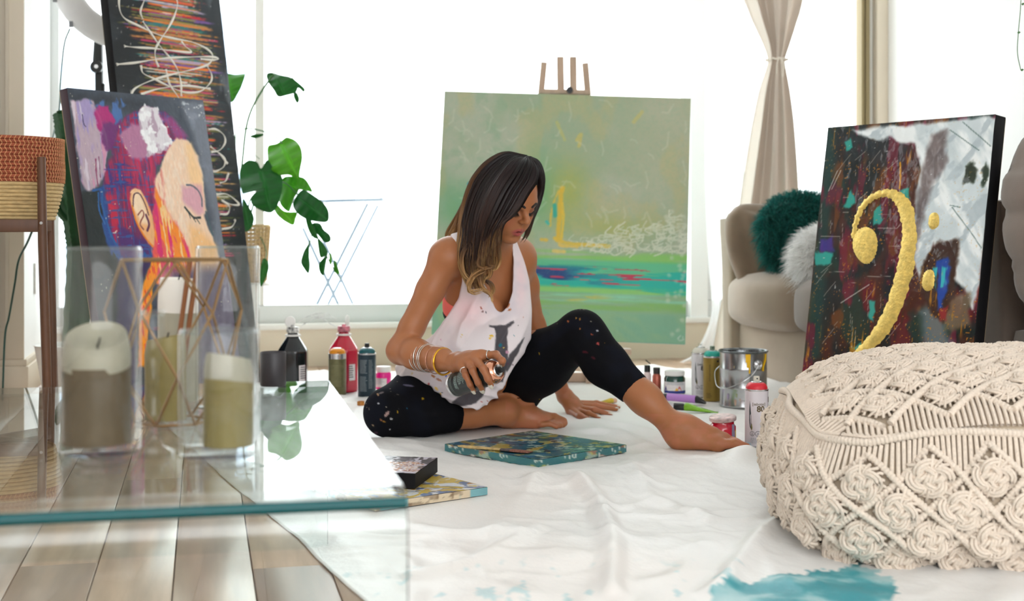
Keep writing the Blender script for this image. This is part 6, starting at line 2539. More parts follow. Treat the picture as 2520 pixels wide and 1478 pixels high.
def tie_knot(P, n, upv, sc, i):
    n = Vector(n).normalized()
    u = Vector(upv)
    u = (u - n * u.dot(n)).normalized()
    x = u.cross(n)
    M = Matrix((x, u, n)).transposed().to_4x4()
    sx = 1 + .08 * math.sin(i * 3.1)
    M = Matrix.Translation(Vector(P)) @ M @ Matrix.Rotation(.25 * math.sin(i * 5.3), 4, 'Z') @ Matrix.Diagonal((sc * sx, sc, sc, 1))
    o = bpy.data.objects.new('knot', KN[i % 4])
    COL.objects.link(o)
    o.parent = pouf
    o.matrix_local = M
    return o


kc = 0
for row, z in enumerate((ZT - ZSTEP, ZT - 2 * ZSTEP, ZT - 3 * ZSTEP, ZT - 4 * ZSTEP + .012)):
    for k in range(NP):
        p = (k + .5 * (row % 2)) * PITCH
        if z < .01:
            continue
        tie_knot(side([p], [z], .002)[0], side_n(p) + np.array([0, 0, .25 * (z / PH - .5)]), (0, 0, 1), PITCH / .100 * .98, kc)
        kc += 1
# strands hanging from the seam between the zigzag points
mb = MB()
for k in range(NP):
    for j in range(11):
        f = (j + .5) / 11
        p = (k + f) * PITCH
        depth = 1 - abs(2 * f - 1)
        z1 = ZT - depth * ZSTEP * .98
        z0 = PH - .006
        pp = p + .10 * PITCH * (.5 - f) * 0 + np.linspace(0, .002 * math.sin(p * 90), 6)
        mb.tube(side(pp, np.linspace(z0, z1, 6), .0035), .0037, 6, cap=False)
o = mb.build('seam_strands', m_cord, pouf, smooth=True)
o['kind'] = 'stuff'

# the top: a margin of strands, a zigzag and a diagonal lattice with knots
MX, MY = PW / 2 - .030, PD / 2 - .030
NT = 7
tp = 2 * MX / NT
tpy = 2 * MY / NT


def inside(x, y):
    return (np.abs(x / (MX + .014)) ** 4.6 + np.abs(y / (MY + .014)) ** 4.6) < 1


for d in range(-NT, NT + 1):
    for sg in (1, -1):
        t = np.linspace(-1, 1, 120)
        x = t * MX
        # lattice lines: x/tp -+ y/tpy = d
        y = sg * (x / tp - d) * tpy
        # zigzag points lie on the margin, half way along each cell
        x2, y2 = x, y
        m = (np.abs(y2) <= MY) & inside(x2, y2)
        if m.sum() < 6:
            continue
        ridge('diagonal_cord', top(x2[m], y2[m], .0045 + .0018 * sg), up=(0, 0, 1))
for i in range(NT * 2 + 1):
    for j in range(NT * 2 + 1):
        # cell centres
        if (i + j) % 2 == 0:
            continue
        x, y = -MX + i * tp / 2, -MY + j * tpy / 2
        fx, fy = x / tp, y / tpy
        if abs(x) > MX - .03 or abs(y) > MY - .03 or not inside(np.array(x * 1.10), np.array(y * 1.10)):
            continue
        # a lattice cell centre has both line indices half way
        a1, a2 = fx - fy, fx + fy
        if abs(a1 - math.floor(a1) - .5) > .1 or abs(a2 - math.floor(a2) - .5) > .1:
            continue
        P = top(x, y, .002)
        e = .004
        n = np.cross(top(x + e, y) - top(x - e, y), top(x, y + e) - top(x, y - e))
        tie_knot(P, n, (0, 1, 0), tp / .100 * .80, kc)
        kc += 1
mb = MB()
for sx, sy in ((0, -1), (-1, 0), (0, 1), (1, 0)):
    n = NT * 11
    for j in range(n):
        f = (j + .5) / n
        cell = (f * NT) % 1.0
        depth = 1 - abs(2 * cell - 1)
        if sx == 0:
            x = -MX + 2 * MX * f
            y0, y1 = sy * (PD / 2 - .002), sy * (MY - depth * tpy / 2 + .002)
            xs_, ys_ = np.full(6, x), np.linspace(y0, y1, 6)
        else:
            y = -MY + 2 * MY * f
            x0, x1 = sx * (PW / 2 - .002), sx * (MX - depth * tp / 2 + .002)
            xs_, ys_ = np.linspace(x0, x1, 6), np.full(6, y)
        r_ = (np.abs(xs_ / (PW / 2)) ** NE + np.abs(ys_ / (PD / 2)) ** NE) ** (1 / NE)
        k_s = np.where(r_ > .992, .992 / r_, 1)
        mb.tube(top(xs_ * k_s, ys_ * k_s, .0035), .0037, 6, cap=False)
o = mb.build('seam_strands', m_cord, pouf, smooth=True)
o['kind'] = 'stuff'
# ================================================================== the seated woman
class Field:
    """a distance field of blended rounded shapes, meshed as one skin"""

    def __init__(s):
        s.items = []

    def cap(s, a, b, ra, rb, k=.02, sub=False):
        s.items.append(('cap', np.array(a, float), np.array(b, float), ra, rb, k, sub))
        return s

    def chain(s, pts, rad, k=.02):
        for i in range(len(pts) - 1):
            s.cap(pts[i], pts[i + 1], rad[i], rad[i + 1], k)
        return s

    def ell(s, c, rad, R=None, k=.02, sub=False):
        """ellipsoid; R rows are its axes"""
        s.items.append(('ell', np.array(c, float), np.array(rad, float), np.eye(3) if R is None else np.array(R, float), None, k, sub))
        return s

    @staticmethod
    def dist(it, P):
        if it[0] == 'cap':
            _, a, b, ra, rb = it[:5]
            ab = b - a
            t = np.clip(((P - a) @ ab) / (ab @ ab + 1e-12), 0, 1)
            return np.linalg.norm(P - a - t[..., None] * ab, axis=-1) - (ra + (rb - ra) * t)
        _, c, rad, R = it[:4]
        q = (P - c) @ R.T / rad
        k0 = np.linalg.norm(q, axis=-1)
        k1 = np.linalg.norm(q / rad, axis=-1) + 1e-9
        return np.where(k0 < 1e-6, -rad.min(), k0 * (k0 - 1) / k1)

    def bounds(s, it):
        if it[0] == 'cap':
            r = max(it[3], it[4])
            return np.minimum(it[1], it[2]) - r, np.maximum(it[1], it[2]) + r
        ext = np.abs(it[3].T) @ it[2]
        return it[1] - ext, it[1] + ext

    def evaluate(s, lo, n, h, inflate=0.0, xf=None):
        """values on a grid; xf maps grid points to the field's space (a 4x4)"""
        D = np.full(n, 0.06, np.float32)
        ax = [lo[i] + h * np.arange(n[i]) for i in range(3)]
        for it in s.items:
            b0, b1 = s.bounds(it)
            m = max(it[5], .012) + .012 + inflate
            if xf is None:
                i0 = [max(0, int((b0[i] - m - lo[i]) / h)) for i in range(3)]
                i1 = [min(n[i], int((b1[i] + m - lo[i]) / h) + 2) for i in range(3)]
                if any(i1[i] <= i0[i] for i in range(3)):
                    continue
            else:
                i0, i1 = [0, 0, 0], list(n)
            X, Y, Z_ = np.meshgrid(ax[0][i0[0]:i1[0]], ax[1][i0[1]:i1[1]], ax[2][i0[2]:i1[2]], indexing='ij')
            P = np.stack([X, Y, Z_], -1)
            if xf is not None:
                P = P @ xf[:3, :3].T + xf[:3, 3]
            d = s.dist(it, P).astype(np.float32)
            sl = tuple(slice(i0[i], i1[i]) for i in range(3))
            o = D[sl]
            k = it[5]
            if it[6]:
                hh = np.clip(0.5 - 0.5 * (o + d) / k, 0, 1)
                D[sl] = o * (1 - hh) - d * hh + k * hh * (1 - hh)
            else:
                hh = np.clip(0.5 + 0.5 * (o - d) / k, 0, 1)
                D[sl] = o * (1 - hh) + d * hh - k * hh * (1 - hh)
        return D - inflate, ax


def surface_nets(D, lo, h):
    """quads of the zero surface"""
    S = D < 0
    nx, ny, nz = D.shape
    c = np.zeros((nx - 1, ny - 1, nz - 1), np.int8)
    for dx in (0, 1):
        for dy in (0, 1):
            for dz in (0, 1):
                c += S[dx:nx - 1 + dx, dy:ny - 1 + dy, dz:nz - 1 + dz]
    act = (c > 0) & (c < 8)
    ids = np.full(act.shape, -1, np.int64)
    I = np.argwhere(act)
    ids[act] = np.arange(len(I))
    acc = np.zeros((len(I), 3))
    cnt = np.zeros(len(I))
    cor = [(0, 0, 0), (1, 0, 0), (0, 1, 0), (1, 1, 0), (0, 0, 1), (1, 0, 1), (0, 1, 1), (1, 1, 1)]
    vals = [D[I[:, 0] + a, I[:, 1] + b, I[:, 2] + c_] for a, b, c_ in cor]
    for i in range(8):
        for j in range(i + 1, 8):
            if sum(abs(cor[i][q] - cor[j][q]) for q in range(3)) != 1:
                continue
            a, b = vals[i], vals[j]
            m = (a < 0) != (b < 0)
            t = a[m] / (a[m] - b[m])
            acc[m] += np.array(cor[i]) + t[:, None] * (np.array(cor[j]) - np.array(cor[i]))
            cnt[m] += 1
    V = (I + acc / cnt[:, None]) * h + np.array(lo)
    F = []
    for ax_ in range(3):
        u, v = (ax_ + 1) % 3, (ax_ + 2) % 3
        A = np.moveaxis(S, ax_, 0)
        ch = A[:-1] != A[1:]
        ch = np.moveaxis(ch, 0, ax_)
        E = np.argwhere(ch)
        E = E[(E[:, u] > 0) & (E[:, v] > 0) & (E[:, u] < D.shape[u] - 1) & (E[:, v] < D.shape[v] - 1)]
        eu = np.zeros(3, int)
        ev = np.zeros(3, int)
        eu[u] = 1
        ev[v] = 1
        q = np.stack([ids[tuple((E - eu - ev).T)], ids[tuple((E - ev).T)], ids[tuple(E.T)], ids[tuple((E - eu).T)]], 1)
        flip = ~S[tuple(E.T)]
        q[flip] = q[flip][:, ::-1]
        F.append(q)
    F = np.concatenate(F)
    F = F[(F >= 0).all(1)]
    return V, F


def skin_mesh(field, lo, hi, h, inflate=0.0, cut=None):
    n = [int((hi[i] - lo[i]) / h) + 1 for i in range(3)]
    D, ax = field.evaluate(lo, n, h, inflate)
    if cut is not None:
        X, Y, Z_ = np.meshgrid(*ax, indexing='ij', sparse=True)
        D = np.maximum(D, cut(X, Y, Z_)).astype(np.float32)
    return surface_nets(D, lo, h)


def smooth_mesh(V, F, it=3, lam=.5):
    for _ in range(it):
        acc = np.zeros_like(V)
        cnt = np.zeros(len(V))
        for k in range(4):
            for j in (1, 3):
                np.add.at(acc, F[:, k], V[F[:, (k + j) % 4]])
                np.add.at(cnt, F[:, k], 1)
        V = V + lam * (acc / np.maximum(cnt, 1)[:, None] - V)
    return V


def ppx(V):
    """where points fall in the photograph, used to lay cloth edges and paint marks"""
    return CXP + FPX * V[:, 0] / V[:, 1], HYP + FPX * (CAMH - V[:, 2]) / V[:, 1]


A = lambda v: np.array(v, float)
# ---------------------------------------------------------------- joints
PEL = A(qz(1180, 4.20, .115))
HIPR, HIPL = A(qz(1128, 4.12, .105)), A(qz(1238, 4.22, .105))
KNR = A(qz(953, 3.90, .078))
ANR = A(qz(1245, 4.055, .058))
KNL = A(pt(1430, 818, 3.90))
ANL = A(pt(1662, 1052, 3.72))
WAI = A(pt(1172, 850, 4.10))
CHE = A(pt(1190, 735, 4.03))
SHR, SHL = A(pt(1099, 634, 3.88)), A(pt(1271, 634, 4.09))
NEK = A(pt(1212, 596, 3.97))
ELR = A(pt(985, 862, 3.86))
WRR = A(pt(1126, 893, 3.67))
ELL = A(pt(1312, 800, 4.26))
WRL = A(pt(1388, 972, 4.40))
LAT = (SHL - SHR) / np.linalg.norm(SHL - SHR)              # her right shoulder to her left
SPI = (NEK - WAI) / np.linalg.norm(NEK - WAI)
FWD = np.cross(SPI, LAT)
FWD = FWD / np.linalg.norm(FWD)
if FWD[1] > 0:
    FWD = -FWD
UPT = np.cross(LAT, FWD)
if UPT[2] < 0:
    UPT = -UPT
RT = np.array([LAT, FWD, UPT])
# head
HS = 0.97
HY_, HP_, HR_ = math.radians(44), math.radians(32), math.radians(-3)
HC = A(pt(1245, 490, 3.83))
hf = A([math.cos(HP_) * math.sin(HY_), -math.cos(HP_) * math.cos(HY_), -math.sin(HP_)])
hl = A([math.cos(HY_), math.sin(HY_), 0])
hu = np.cross(hl, hf)
if hu[2] < 0:
    hu = -hu
hl2 = hl * math.cos(HR_) - hu * math.sin(HR_)
hu2 = hu * math.cos(HR_) + hl * math.sin(HR_)
HM = np.stack([hl2, hf, hu2], 1)                           # columns: her left, forward, up


def fz(z):
    """short lower face"""
    return z * .87 if z < 0 else z


def hd(x, y, z):
    """a point of the head, in head measures"""
    return HC + HM @ (A([x, y, fz(z)]) * HS)


HSH = A((0, -.010, -.012))     # the neck joins the skull here
body = Field()
# trunk
body.ell(PEL + A([0, 0, .01]), (.150, .115, .105), RT, .05)
body.cap(HIPR, HIPL, .095, .095, .05)
body.cap(PEL + A([0, 0, .03]), WAI, .110, .098, .06)
body.ell(WAI, (.118, .088, .11), RT, .06)
body.ell(CHE, (.132, .098, .125), RT, .06)
body.ell(CHE + UPT * .075 + FWD * -.012, (.140, .080, .085), RT, .05)
body.cap(SHR * .84 + NEK * .16, SHL * .84 + NEK * .16, .052, .052, .05)
for sg in (-1, 1):                                          # chest
    body.ell(CHE + LAT * sg * .060 + FWD * .074 + UPT * -.010, (.057, .058, .062), RT, .014)
body.cap(NEK - UPT * .03, hd(*HSH), .054, .049, .03)
body.cap(NEK - UPT * .02 - LAT * .03, SHR * .5 + NEK * .5 + UPT * .012, .04, .032, .04)
body.cap(NEK - UPT * .02 + LAT * .03, SHL * .5 + NEK * .5 + UPT * .012, .04, .032, .04)
# collar bones
for S_ in (SHR, SHL):
    body.cap(NEK - UPT * .045 + FWD * .05 + (S_ - NEK) * .12, S_ * .8 + NEK * .2 + FWD * .03 + UPT * .012, .009, .009, .02)
# arms
body.cap(SHR, SHR, .0505, .0505, .04)
body.chain([SHR, SHR + (ELR - SHR) * .35, SHR + (ELR - SHR) * .75, ELR], [.0475, .0415, .0365, .0355], .014)
fa = WRR - ELR
body.chain([ELR, ELR + fa * .28, ELR + fa * .7, WRR], [.037, .0405, .030, .0245], .025)
body.cap(SHL, SHL, .054, .054, .04)
body.chain([SHL, SHL + (ELL - SHL) * .4, ELL], [.050, .044, .036], .03)
fb = WRL - ELL
body.chain([ELL, ELL + fb * .3, WRL], [.036, .037, .0235], .025)
# legs
legs = Field()
th = KNR - HIPR
legs.chain([HIPR, HIPR + th * .45 + A([0, .01, .026]), KNR + A([.01, 0, .004])], [.098, .088, .069], .05)
sh = ANR - KNR
legs.chain([KNR, KNR + sh * .30 + A([0, -.02, -.006]), KNR + sh * .72 + A([0, -.01, 0]), ANR], [.066, .056, .043, .034], .014)
tl = KNL - HIPL
legs.chain([HIPL, HIPL + tl * .5, KNL + A([0, 0, -.004])], [.098, .083, .062], .05)
sl = ANL - KNL
calf = np.cross(sl, A([0, 1, .2]))
calf = calf / np.linalg.norm(calf)
if calf[2] > 0:
    calf = -calf
legs.chain([KNL, KNL + sl * .30 + calf * .014, KNL + sl * .70 + calf * .003, ANL], [.056, .056, .041, .033], .035)
legs.cap(KNL + sl * .04, KNL + sl * .12, .05, .048, .03)
# feet
# her left foot, flat on the cloth, toes to the right
f0, f1 = A(fl(1648, 1106, .0)), A(fl(1800, 1112, .0))
fd = (f1 - f0) / np.linalg.norm(f1 - f0)
fs = A([-fd[1], fd[0], 0])
FZ = .006
hz_ = lambda t, s_, z: f0 + fd * t + fs * s_ + A([0, 0, z + FZ])
legs.cap(hz_(.020, 0, .028), hz_(.045, 0, .05), .028, .030, .025)       # heel
legs.cap(ANL, hz_(.05, .0, .045), .032, .032, .03)
legs.cap(hz_(.045, .004, .058), hz_(.115, .010, .036), .031, .026, .03)  # instep
legs.cap(hz_(.03, -.012, .022), hz_(.135, -.018, .018), .022, .018, .025)
legs.cap(hz_(.04, .02, .024), hz_(.140, .030, .020), .024, .020, .025)
legs.cap(hz_(.135, -.020, .018), hz_(.150, .030, .019), .017, .019, .02)  # ball
legs.ell(ANL + fs * -.024 + A([0, 0, .004]), (.014, .012, .016), None, .015)
legs.ell(ANL + fs * .024 + A([0, 0, .008]), (.014, .012, .016), None, .015)
TOES = [((.150, -.024), (.212, -.030), .0125), ((.158, -.004), (.214, -.006), .0095), ((.156, .012), (.206, .013), .009), ((.150, .026), (.194, .029), .0088), ((.142, .039), (.178, .044), .0085)]
toes_l = []
for (a_, b_, r_) in TOES:
    m_ = ((a_[0] + b_[0]) / 2, (a_[1] + b_[1]) / 2)
    toes_l.append(([hz_(*a_, .019), hz_(*m_, .023), hz_(*b_, r_ + .001)], [r_ * 1.15, r_ * .92, r_ * 1.0]))
for P_, r_ in toes_l:
    legs.chain(P_, r_, .006)
# her right foot lying on its side in front, toes to the right
g0, g1 = A(fl(1222, 1058, 0)), A(fl(1392, 1056, 0))
gd = (g1 - g0) / np.linalg.norm(g1 - g0)
gs = A([-gd[1], gd[0], 0])
gz = lambda t, s_, z: g0 + gd * t + gs * s_ + A([0, 0, z + FZ])
legs.cap(ANR, gz(.03, .02, .050), .034, .033, .03)
legs.cap(gz(.0, .035, .052), gz(.02, .02, .060), .027, .032, .03)        # heel turned up and back
legs.cap(gz(.02, .02, .056), gz(.110, .0, .034), .034, .026, .03)
legs.cap(gz(.03, .0, .032), gz(.125, -.008, .020), .030, .019, .025)
legs.cap(gz(.105, .004, .040), gz(.150, .0, .028), .022, .019, .02)
legs.ell(gz(.012, .0, .082), (.017, .014, .017), None, .018)
for i, (t0, s0, z0, t1, s1, z1, r_) in enumerate([(.150, .004, .036, .205, .000, .020, .0115), (.148, -.004, .024, .208, -.008, .0135, .0092), (.146, -.012, .018, .202, -.016, .0105, .0088), (.142, -.02, .015, .192, -.026, .0095, .0085), (.136, -.028, .014, .180, -.034, .009, .0085)]):
    legs.chain([gz(t0, s0, z0), gz((t0 + t1) / 2, (s0 + s1) / 2, (z0 + z1) / 2 + .005), gz(t1, s1, z1)], [r_ * 1.15, r_ * .92, r_], .006)
body.items += [it for it in legs.items]

# ---------------------------------------------------------------- the can in her hand, and the hands
CA0, CA1 = A(pt(1120, 947, 3.655)), A(pt(1214, 915, 3.545))
CAX = (CA1 - CA0) / np.linalg.norm(CA1 - CA0)
CLEN, CR = .157, .0325
CMID = (CA0 + CA1) / 2
CA0 = CMID - CAX * CLEN / 2
CA1 = CMID + CAX * CLEN / 2


def on_can(px, py, r):
    """the point seen at (px, py) where a finger of radius r lies against the can"""
    o = A([0, 0, CAMH])
    d = A(pt(px, py, 1.0)) - o
    d /= np.linalg.norm(d)
    w = o - CA0
    dp, wp = d - CAX * (d @ CAX), w - CAX * (w @ CAX)
    a_, b_, c_ = dp @ dp, 2 * dp @ wp, wp @ wp - (CR + r) ** 2
    q = b_ * b_ - 4 * a_ * c_
    t = (-b_ - math.sqrt(q)) / (2 * a_) if q > 0 else -b_ / (2 * a_)
    P = o + d * t
    if q <= 0:
        ax_ = CA0 + CAX * ((P - CA0) @ CAX)
        P = ax_ + (P - ax_) / np.linalg.norm(P - ax_) * (CR + r)
    return P


cU = A([0, 0, 1.0]) - CAX * CAX[2]
cU /= np.linalg.norm(cU)                                    # up across the can
cN = np.cross(CAX, cU)
if cN[1] > 0:
    cN = -cN                                                # across the can towards the camera
cp = lambda t, ang, r: CA0 + CAX * t + (cU * math.cos(ang) + cN * math.sin(ang)) * (CR + r)
hand_r = Field()
MC = {'index': cp(.128, .05, .020), 'middle': cp(.108, .20, .021), 'ring': cp(.086, .28, .019), 'little': cp(.066, .42, .016)}
FN = {
    'middle': ([MC['middle'], on_can(1189, 906, .0095), on_can(1201, 932, .008), on_can(1209, 947, .007)], [.0118, .0098, .0086, .0070]),
    'ring': ([MC['ring'], on_can(1164, 912, .0095), on_can(1177, 941, .008), on_can(1187, 959, .0068)], [.0115, .0094, .0082, .0068]),
    'little': ([MC['little'], on_can(1146, 922, .0085), on_can(1157, 946, .0075), on_can(1166, 961, .0062)], [.0105, .0084, .0074, .0062]),
}
NZ = CA1 + CAX * .040                                       # the nozzle
ix = [MC['index'], A(pt(1221, 872, 3.555)), A(pt(1236, 887, 3.505)), NZ + cU * .012 + CAX * .002]
FN['index'] = (ix, [.0118, .0100, .0088, .0074])
for P_, r_ in FN.values():
    hand_r.chain(P_, r_, .007)
palm = WRR + (A(MC['middle']) - WRR) * .35
for n_ in ('index', 'middle', 'ring', 'little'):
    hand_r.chain([WRR + (MC[n_] - WRR) * .10, WRR + (MC[n_] - WRR) * .6, MC[n_]], [.0205, .0165, .0130], .018)
hand_r.cap(WRR - fa * .3, WRR, .0275, .0245, .02)
TH0, TH1, TH2 = cp(.098, -.95, .014), cp(.122, -1.35, .011), cp(.140, -1.75, .010)
hand_r.chain([WRR + (TH0 - WRR) * .35, TH0, TH1, TH2], [.019, .0150, .0115, .0092], .012)
hand_l = Field()
h0 = WRL
hz2 = lambda px, py, z: A(fl(px, py, z))
kn = [hz2(1418, 992, .034), hz2(1424, 998, .032), hz2(1424, 1003, .028), hz2(1418, 1008, .024)]
tips = [hz2(1522, 1001, .014), hz2(1516, 1006, .0135), hz2(1502, 1019, .013), hz2(1474, 1026, .012)]
mids = [hz2(1468, 992, .028), hz2(1466, 998, .028), hz2(1462, 1008, .026), hz2(1448, 1016, .022)]
for a_, m_, b_, r_ in zip(kn, mids, tips, (.0098, .0102, .0098, .0086)):
    hand_l.chain([WRL + (a_ - WRL) * .15, WRL + (a_ - WRL) * .65, a_], [.020, .0165, .0125], .016)
    hand_l.chain([a_, m_, b_], [r_ * 1.18, r_, r_ * .75], .007)
hand_l.chain([WRL + A([0, -.008, -.005]), hz2(1404, 1010, .022), hz2(1428, 1024, .014), hz2(1446, 1030, .011)], [.019, .0145, .011, .0088], .010)
hand_l.cap(WRL - fb * .3, WRL, .0262, .0228, .012)

# ---------------------------------------------------------------- head
head = Field()
E_ = lambda c, r, k=.02, sub=False: head.ell(hd(*c), A(r) * HS * A([1, 1, .93 if c[2] < 0 else 1]), HM.T, k * HS, sub)
K_ = lambda a, b, ra, rb, k=.015, sub=False: head.cap(hd(*a), hd(*b), ra * HS, rb * HS, k * HS, sub)
E_((0, -.016, .032), (.074, .092, .088), .02)
E_((0, .018, .020), (.068, .070, .080), .03)
E_((0, .030, -.030), (.057, .056, .062), .03)               # mid face
E_((0, .036, -.062), (.044, .050, .046), .025)
for s_ in (-1, 1):
    K_((s_ * .052, -.012, -.050), (s_ * .020, .066, -.100), .016, .013, .03)      # jaw line
    E_((s_ * .043, .050, -.020), (.022, .024, .020), .022)                          # cheekbone
    E_((s_ * .034, .062, -.050), (.020, .020, .024), .022)                          # cheek
    E_((s_ * .073, -.006, -.006), (.010, .018, .030), .008)                         # ear
    E_((s_ * .032, .088, .012), (.020, .013, .0125), .012, True)                    # eye socket
    E_((s_ * .0315, .0700, .0095), (.0155, .0140, .0128), .006)                     # eyeball under the lids
    K_((s_ * .014, .083, .029), (s_ * .046, .068, .030), .0065, .0055, .018)         # brow bone
    E_((s_ * .0105, .0985, -.0195), (.0070, .0095, .0066), .006)                      # nostril wing
    E_((s_ * .0062, .104, -.0255), (.0034, .0045, .0026), .003, True)
E_((0, .074, -.099), (.019, .017, .016), .024)              # chin
K_((0, .085, .018), (0, .107, -.007), .0074, .0086, .012)   # nose bridge
E_((0, .1100, -.0115), (.0094, .0092, .0086), .009)         # nose tip
K_((0, .094, -.030), (0, .087, -.050), .004, .005, .008)
E_((0, .079, -.062), (.030, .016, .020), .015)              # around the mouth
for s_ in (-1, 1):
    K_((s_ * .0025, .0930, -.0535), (s_ * .0225, .076, -.0620), .0068, .0030, .005)   # upper lip
    K_((0, .0900, -.0735), (s_ * .0205, .0765, -.0645), .0084, .0032, .005)            # lower lip
K_((-.020, .085, -.0630), (.020, .085, -.0630), .0022, .0022, .0025, True)
K_((-.006, .099, -.0632), (.006, .099, -.0632), .0030, .0030, .003, True)
K_((0, .095, -.0632), (0, .088, -.0632), .0045, .004, .003, True)
E_((0, .0935, -.086), (.014, .007, .005), .008, True)
head.cap(NEK - UPT * .03, hd(*HSH), .054, .049, .03)
head.cap(hd(0, 0, -.03), hd(0, .03, -.075), .045, .03, .03)

E1 = skin_mesh(body, (-.46, 3.50, -.005), (.62, 4.62, .78), .0042)
V1, F1 = E1
cut_w = lambda P, a, b: (P - a) @ ((b - a) / np.linalg.norm(b - a))
# drop the coarse skin where the finer hand and head skins take over
fc = V1[F1].mean(1)
nk = (fc - hd(0, -.01, -.075)) @ hu2
headish = (nk > .0) & (np.linalg.norm(fc - HC, axis=1) < .17)
wr_r = (cut_w(fc, ELR, WRR) > np.linalg.norm(fa) * .97) & (np.linalg.norm(fc - WRR, axis=1) < .08)
wr_l = (cut_w(fc, ELL, WRL) > np.linalg.norm(fb) * .97) & (np.linalg.norm(fc - WRL, axis=1) < .08)
ft_l = (fc[:, 2] < .066) & (np.hypot(*(fc - f0)[:, :2].T) < .30) & ((fc - f0) @ fd > -.06) & (np.abs((fc - f0) @ fs) < .09)
ft_r = ((fc - g0) @ gd > .06) & ((fc - g0) @ gd < .30) & (np.abs((fc - g0) @ gs) < .09) & (fc[:, 2] < .10)
F1 = F1[~(headish | wr_r | wr_l | ft_l | ft_r)]
box_of = lambda f, pad: (np.min([f.bounds(i)[0] for i in f.items], 0) - pad, np.max([f.bounds(i)[1] for i in f.items], 0) + pad)
lo, hi = box_of(hand_r, .012)
V2, F2 = skin_mesh(hand_r, lo, hi, .0021)
F2 = F2[cut_w(V2[F2].mean(1), ELR, WRR) > np.linalg.norm(fa) * .92]
lo, hi = box_of(hand_l, .012)
V3, F3 = skin_mesh(hand_l, lo, hi, .0023)
F3 = F3[cut_w(V3[F3].mean(1), ELL, WRL) > np.linalg.norm(fb) * .88]
lo, hi = HC - .17, HC + .17
V4, F4 = skin_mesh(head, lo, hi, .0019)
V4 = smooth_mesh(V4, F4, 2, .4)
c4 = V4[F4].mean(1)
F4 = F4[((c4 - hd(0, -.01, -.085)) @ hu2 > 0) | ((c4 - HC) @ hf > .02)]
V5, F5 = skin_mesh(body, f0 + A([-.09, -.11, -.012]), f0 + A([.27, .14, .086]), .0023)
V5 = smooth_mesh(V5, F5, 2, .4)
F5 = F5[V5[F5].mean(1)[:, 2] < .074]
F5 = F5[(V5[F5].mean(1) - f0) @ fd < .26]
V6, F6 = skin_mesh(body, g0 + A([-.02, -.10, -.012]), g0 + A([.26, .10, .105]), .0023)
V6 = smooth_mesh(V6, F6, 2, .4)
c6 = V6[F6].mean(1)
F6 = F6[((c6 - g0) @ gd > .048) & (np.abs((c6 - g0) @ gs) < .088) & (c6[:, 2] < .10)]
V1, V2, V3 = smooth_mesh(V1, F1, 4), smooth_mesh(V2, F2, 2, .4), smooth_mesh(V3, F3, 2, .4)
parts_ = [(V1, F1), (V2, F2), (V3, F3), (V4, F4), (V5, F5), (V6, F6)]
off_ = np.cumsum([0] + [len(a) for a, _ in parts_])
V = np.concatenate([a for a, _ in parts_])
F = np.concatenate([b + o for (_, b), o in zip(parts_, off_)])
used = np.unique(F)
rem = np.full(len(V), -1)
rem[used] = np.arange(len(used))
V, F = V[used], rem[F]
# skin tones that belong to the skin: lips, cheeks, lids, knuckles and soles
cs_ = np.ones((len(V), 3)) * np.array([171, 110, 71]) / 255
q_ = (V - HC) @ HM / HS
q_[:, 2] = np.where(q_[:, 2] < 0, q_[:, 2] / .87, q_[:, 2])
lm = (np.abs(q_[:, 0]) < .0235) & (q_[:, 1] > .074)
upl = np.exp(-((np.hypot(q_[:, 0] / .024, (q_[:, 2] + .0550 + .22 * np.abs(q_[:, 0])) / .0080)) ** 4)) * (q_[:, 1] > .072)
lol = np.exp(-((np.hypot(q_[:, 0] / .0225, (q_[:, 2] + .0730 - .25 * np.abs(q_[:, 0])) / .0092)) ** 4)) * (q_[:, 1] > .072)
cs_ = over(cs_, (168, 74, 74), np.clip(upl + lol, 0, 1) * .9)
ml = np.exp(-((np.hypot(q_[:, 0] / .021, (q_[:, 2] + .0632) / .0016)) ** 4)) * (q_[:, 1] > .070)
cs_ = over(cs_, (70, 26, 30), ml * .8)
for s_ in (-1, 1):
    ck_ = np.exp(-(((q_[:, 0] - s_ * .045) / .022) ** 2 + ((q_[:, 2] + .03) / .022) ** 2)) * (q_[:, 1] > .03)
    cs_ = over(cs_, (178, 92, 64), ck_ * .45)
    ld = np.exp(-(((q_[:, 0] - s_ * .032) / .020) ** 2 + ((q_[:, 2] - .013) / .010) ** 2) ** 2) * (q_[:, 1] > .055)
    cs_ = over(cs_, (140, 84, 66), ld * .6)
feet = (V[:, 2] < .10) & (V[:, 0] > -.02)
cs_ = over(cs_, (186, 116, 86), feet * .7 * sstep(.3, .7, fbm(V[:, 0] * 40, V[:, 2] * 60 + V[:, 1] * 30, 501)))
hnd = np.zeros(len(V))
for p_ in list(kn) + [FN[k][0][1] for k in FN] + [FN[k][0][0] for k in FN] + [FN[k][0][2] for k in FN]:
    hnd = np.maximum(hnd, np.exp(-(np.linalg.norm(V - p_, axis=1) / .013) ** 2))
cs_ = over(cs_, (142, 82, 54), hnd * .5)
m_skin = mat('warm_brown_skin', attr='paint', rough=.42, sss=.10, bump=(240, .00025), spec=.4)
woman = thing('person', 'barefoot woman in stained white tank top and black leggings, seated, holding a spray can', 'person', (PEL[0], PEL[1], 0))
WL = A(woman.location)
big_mesh('person_body', V - WL, F, m_skin, woman, cs_)


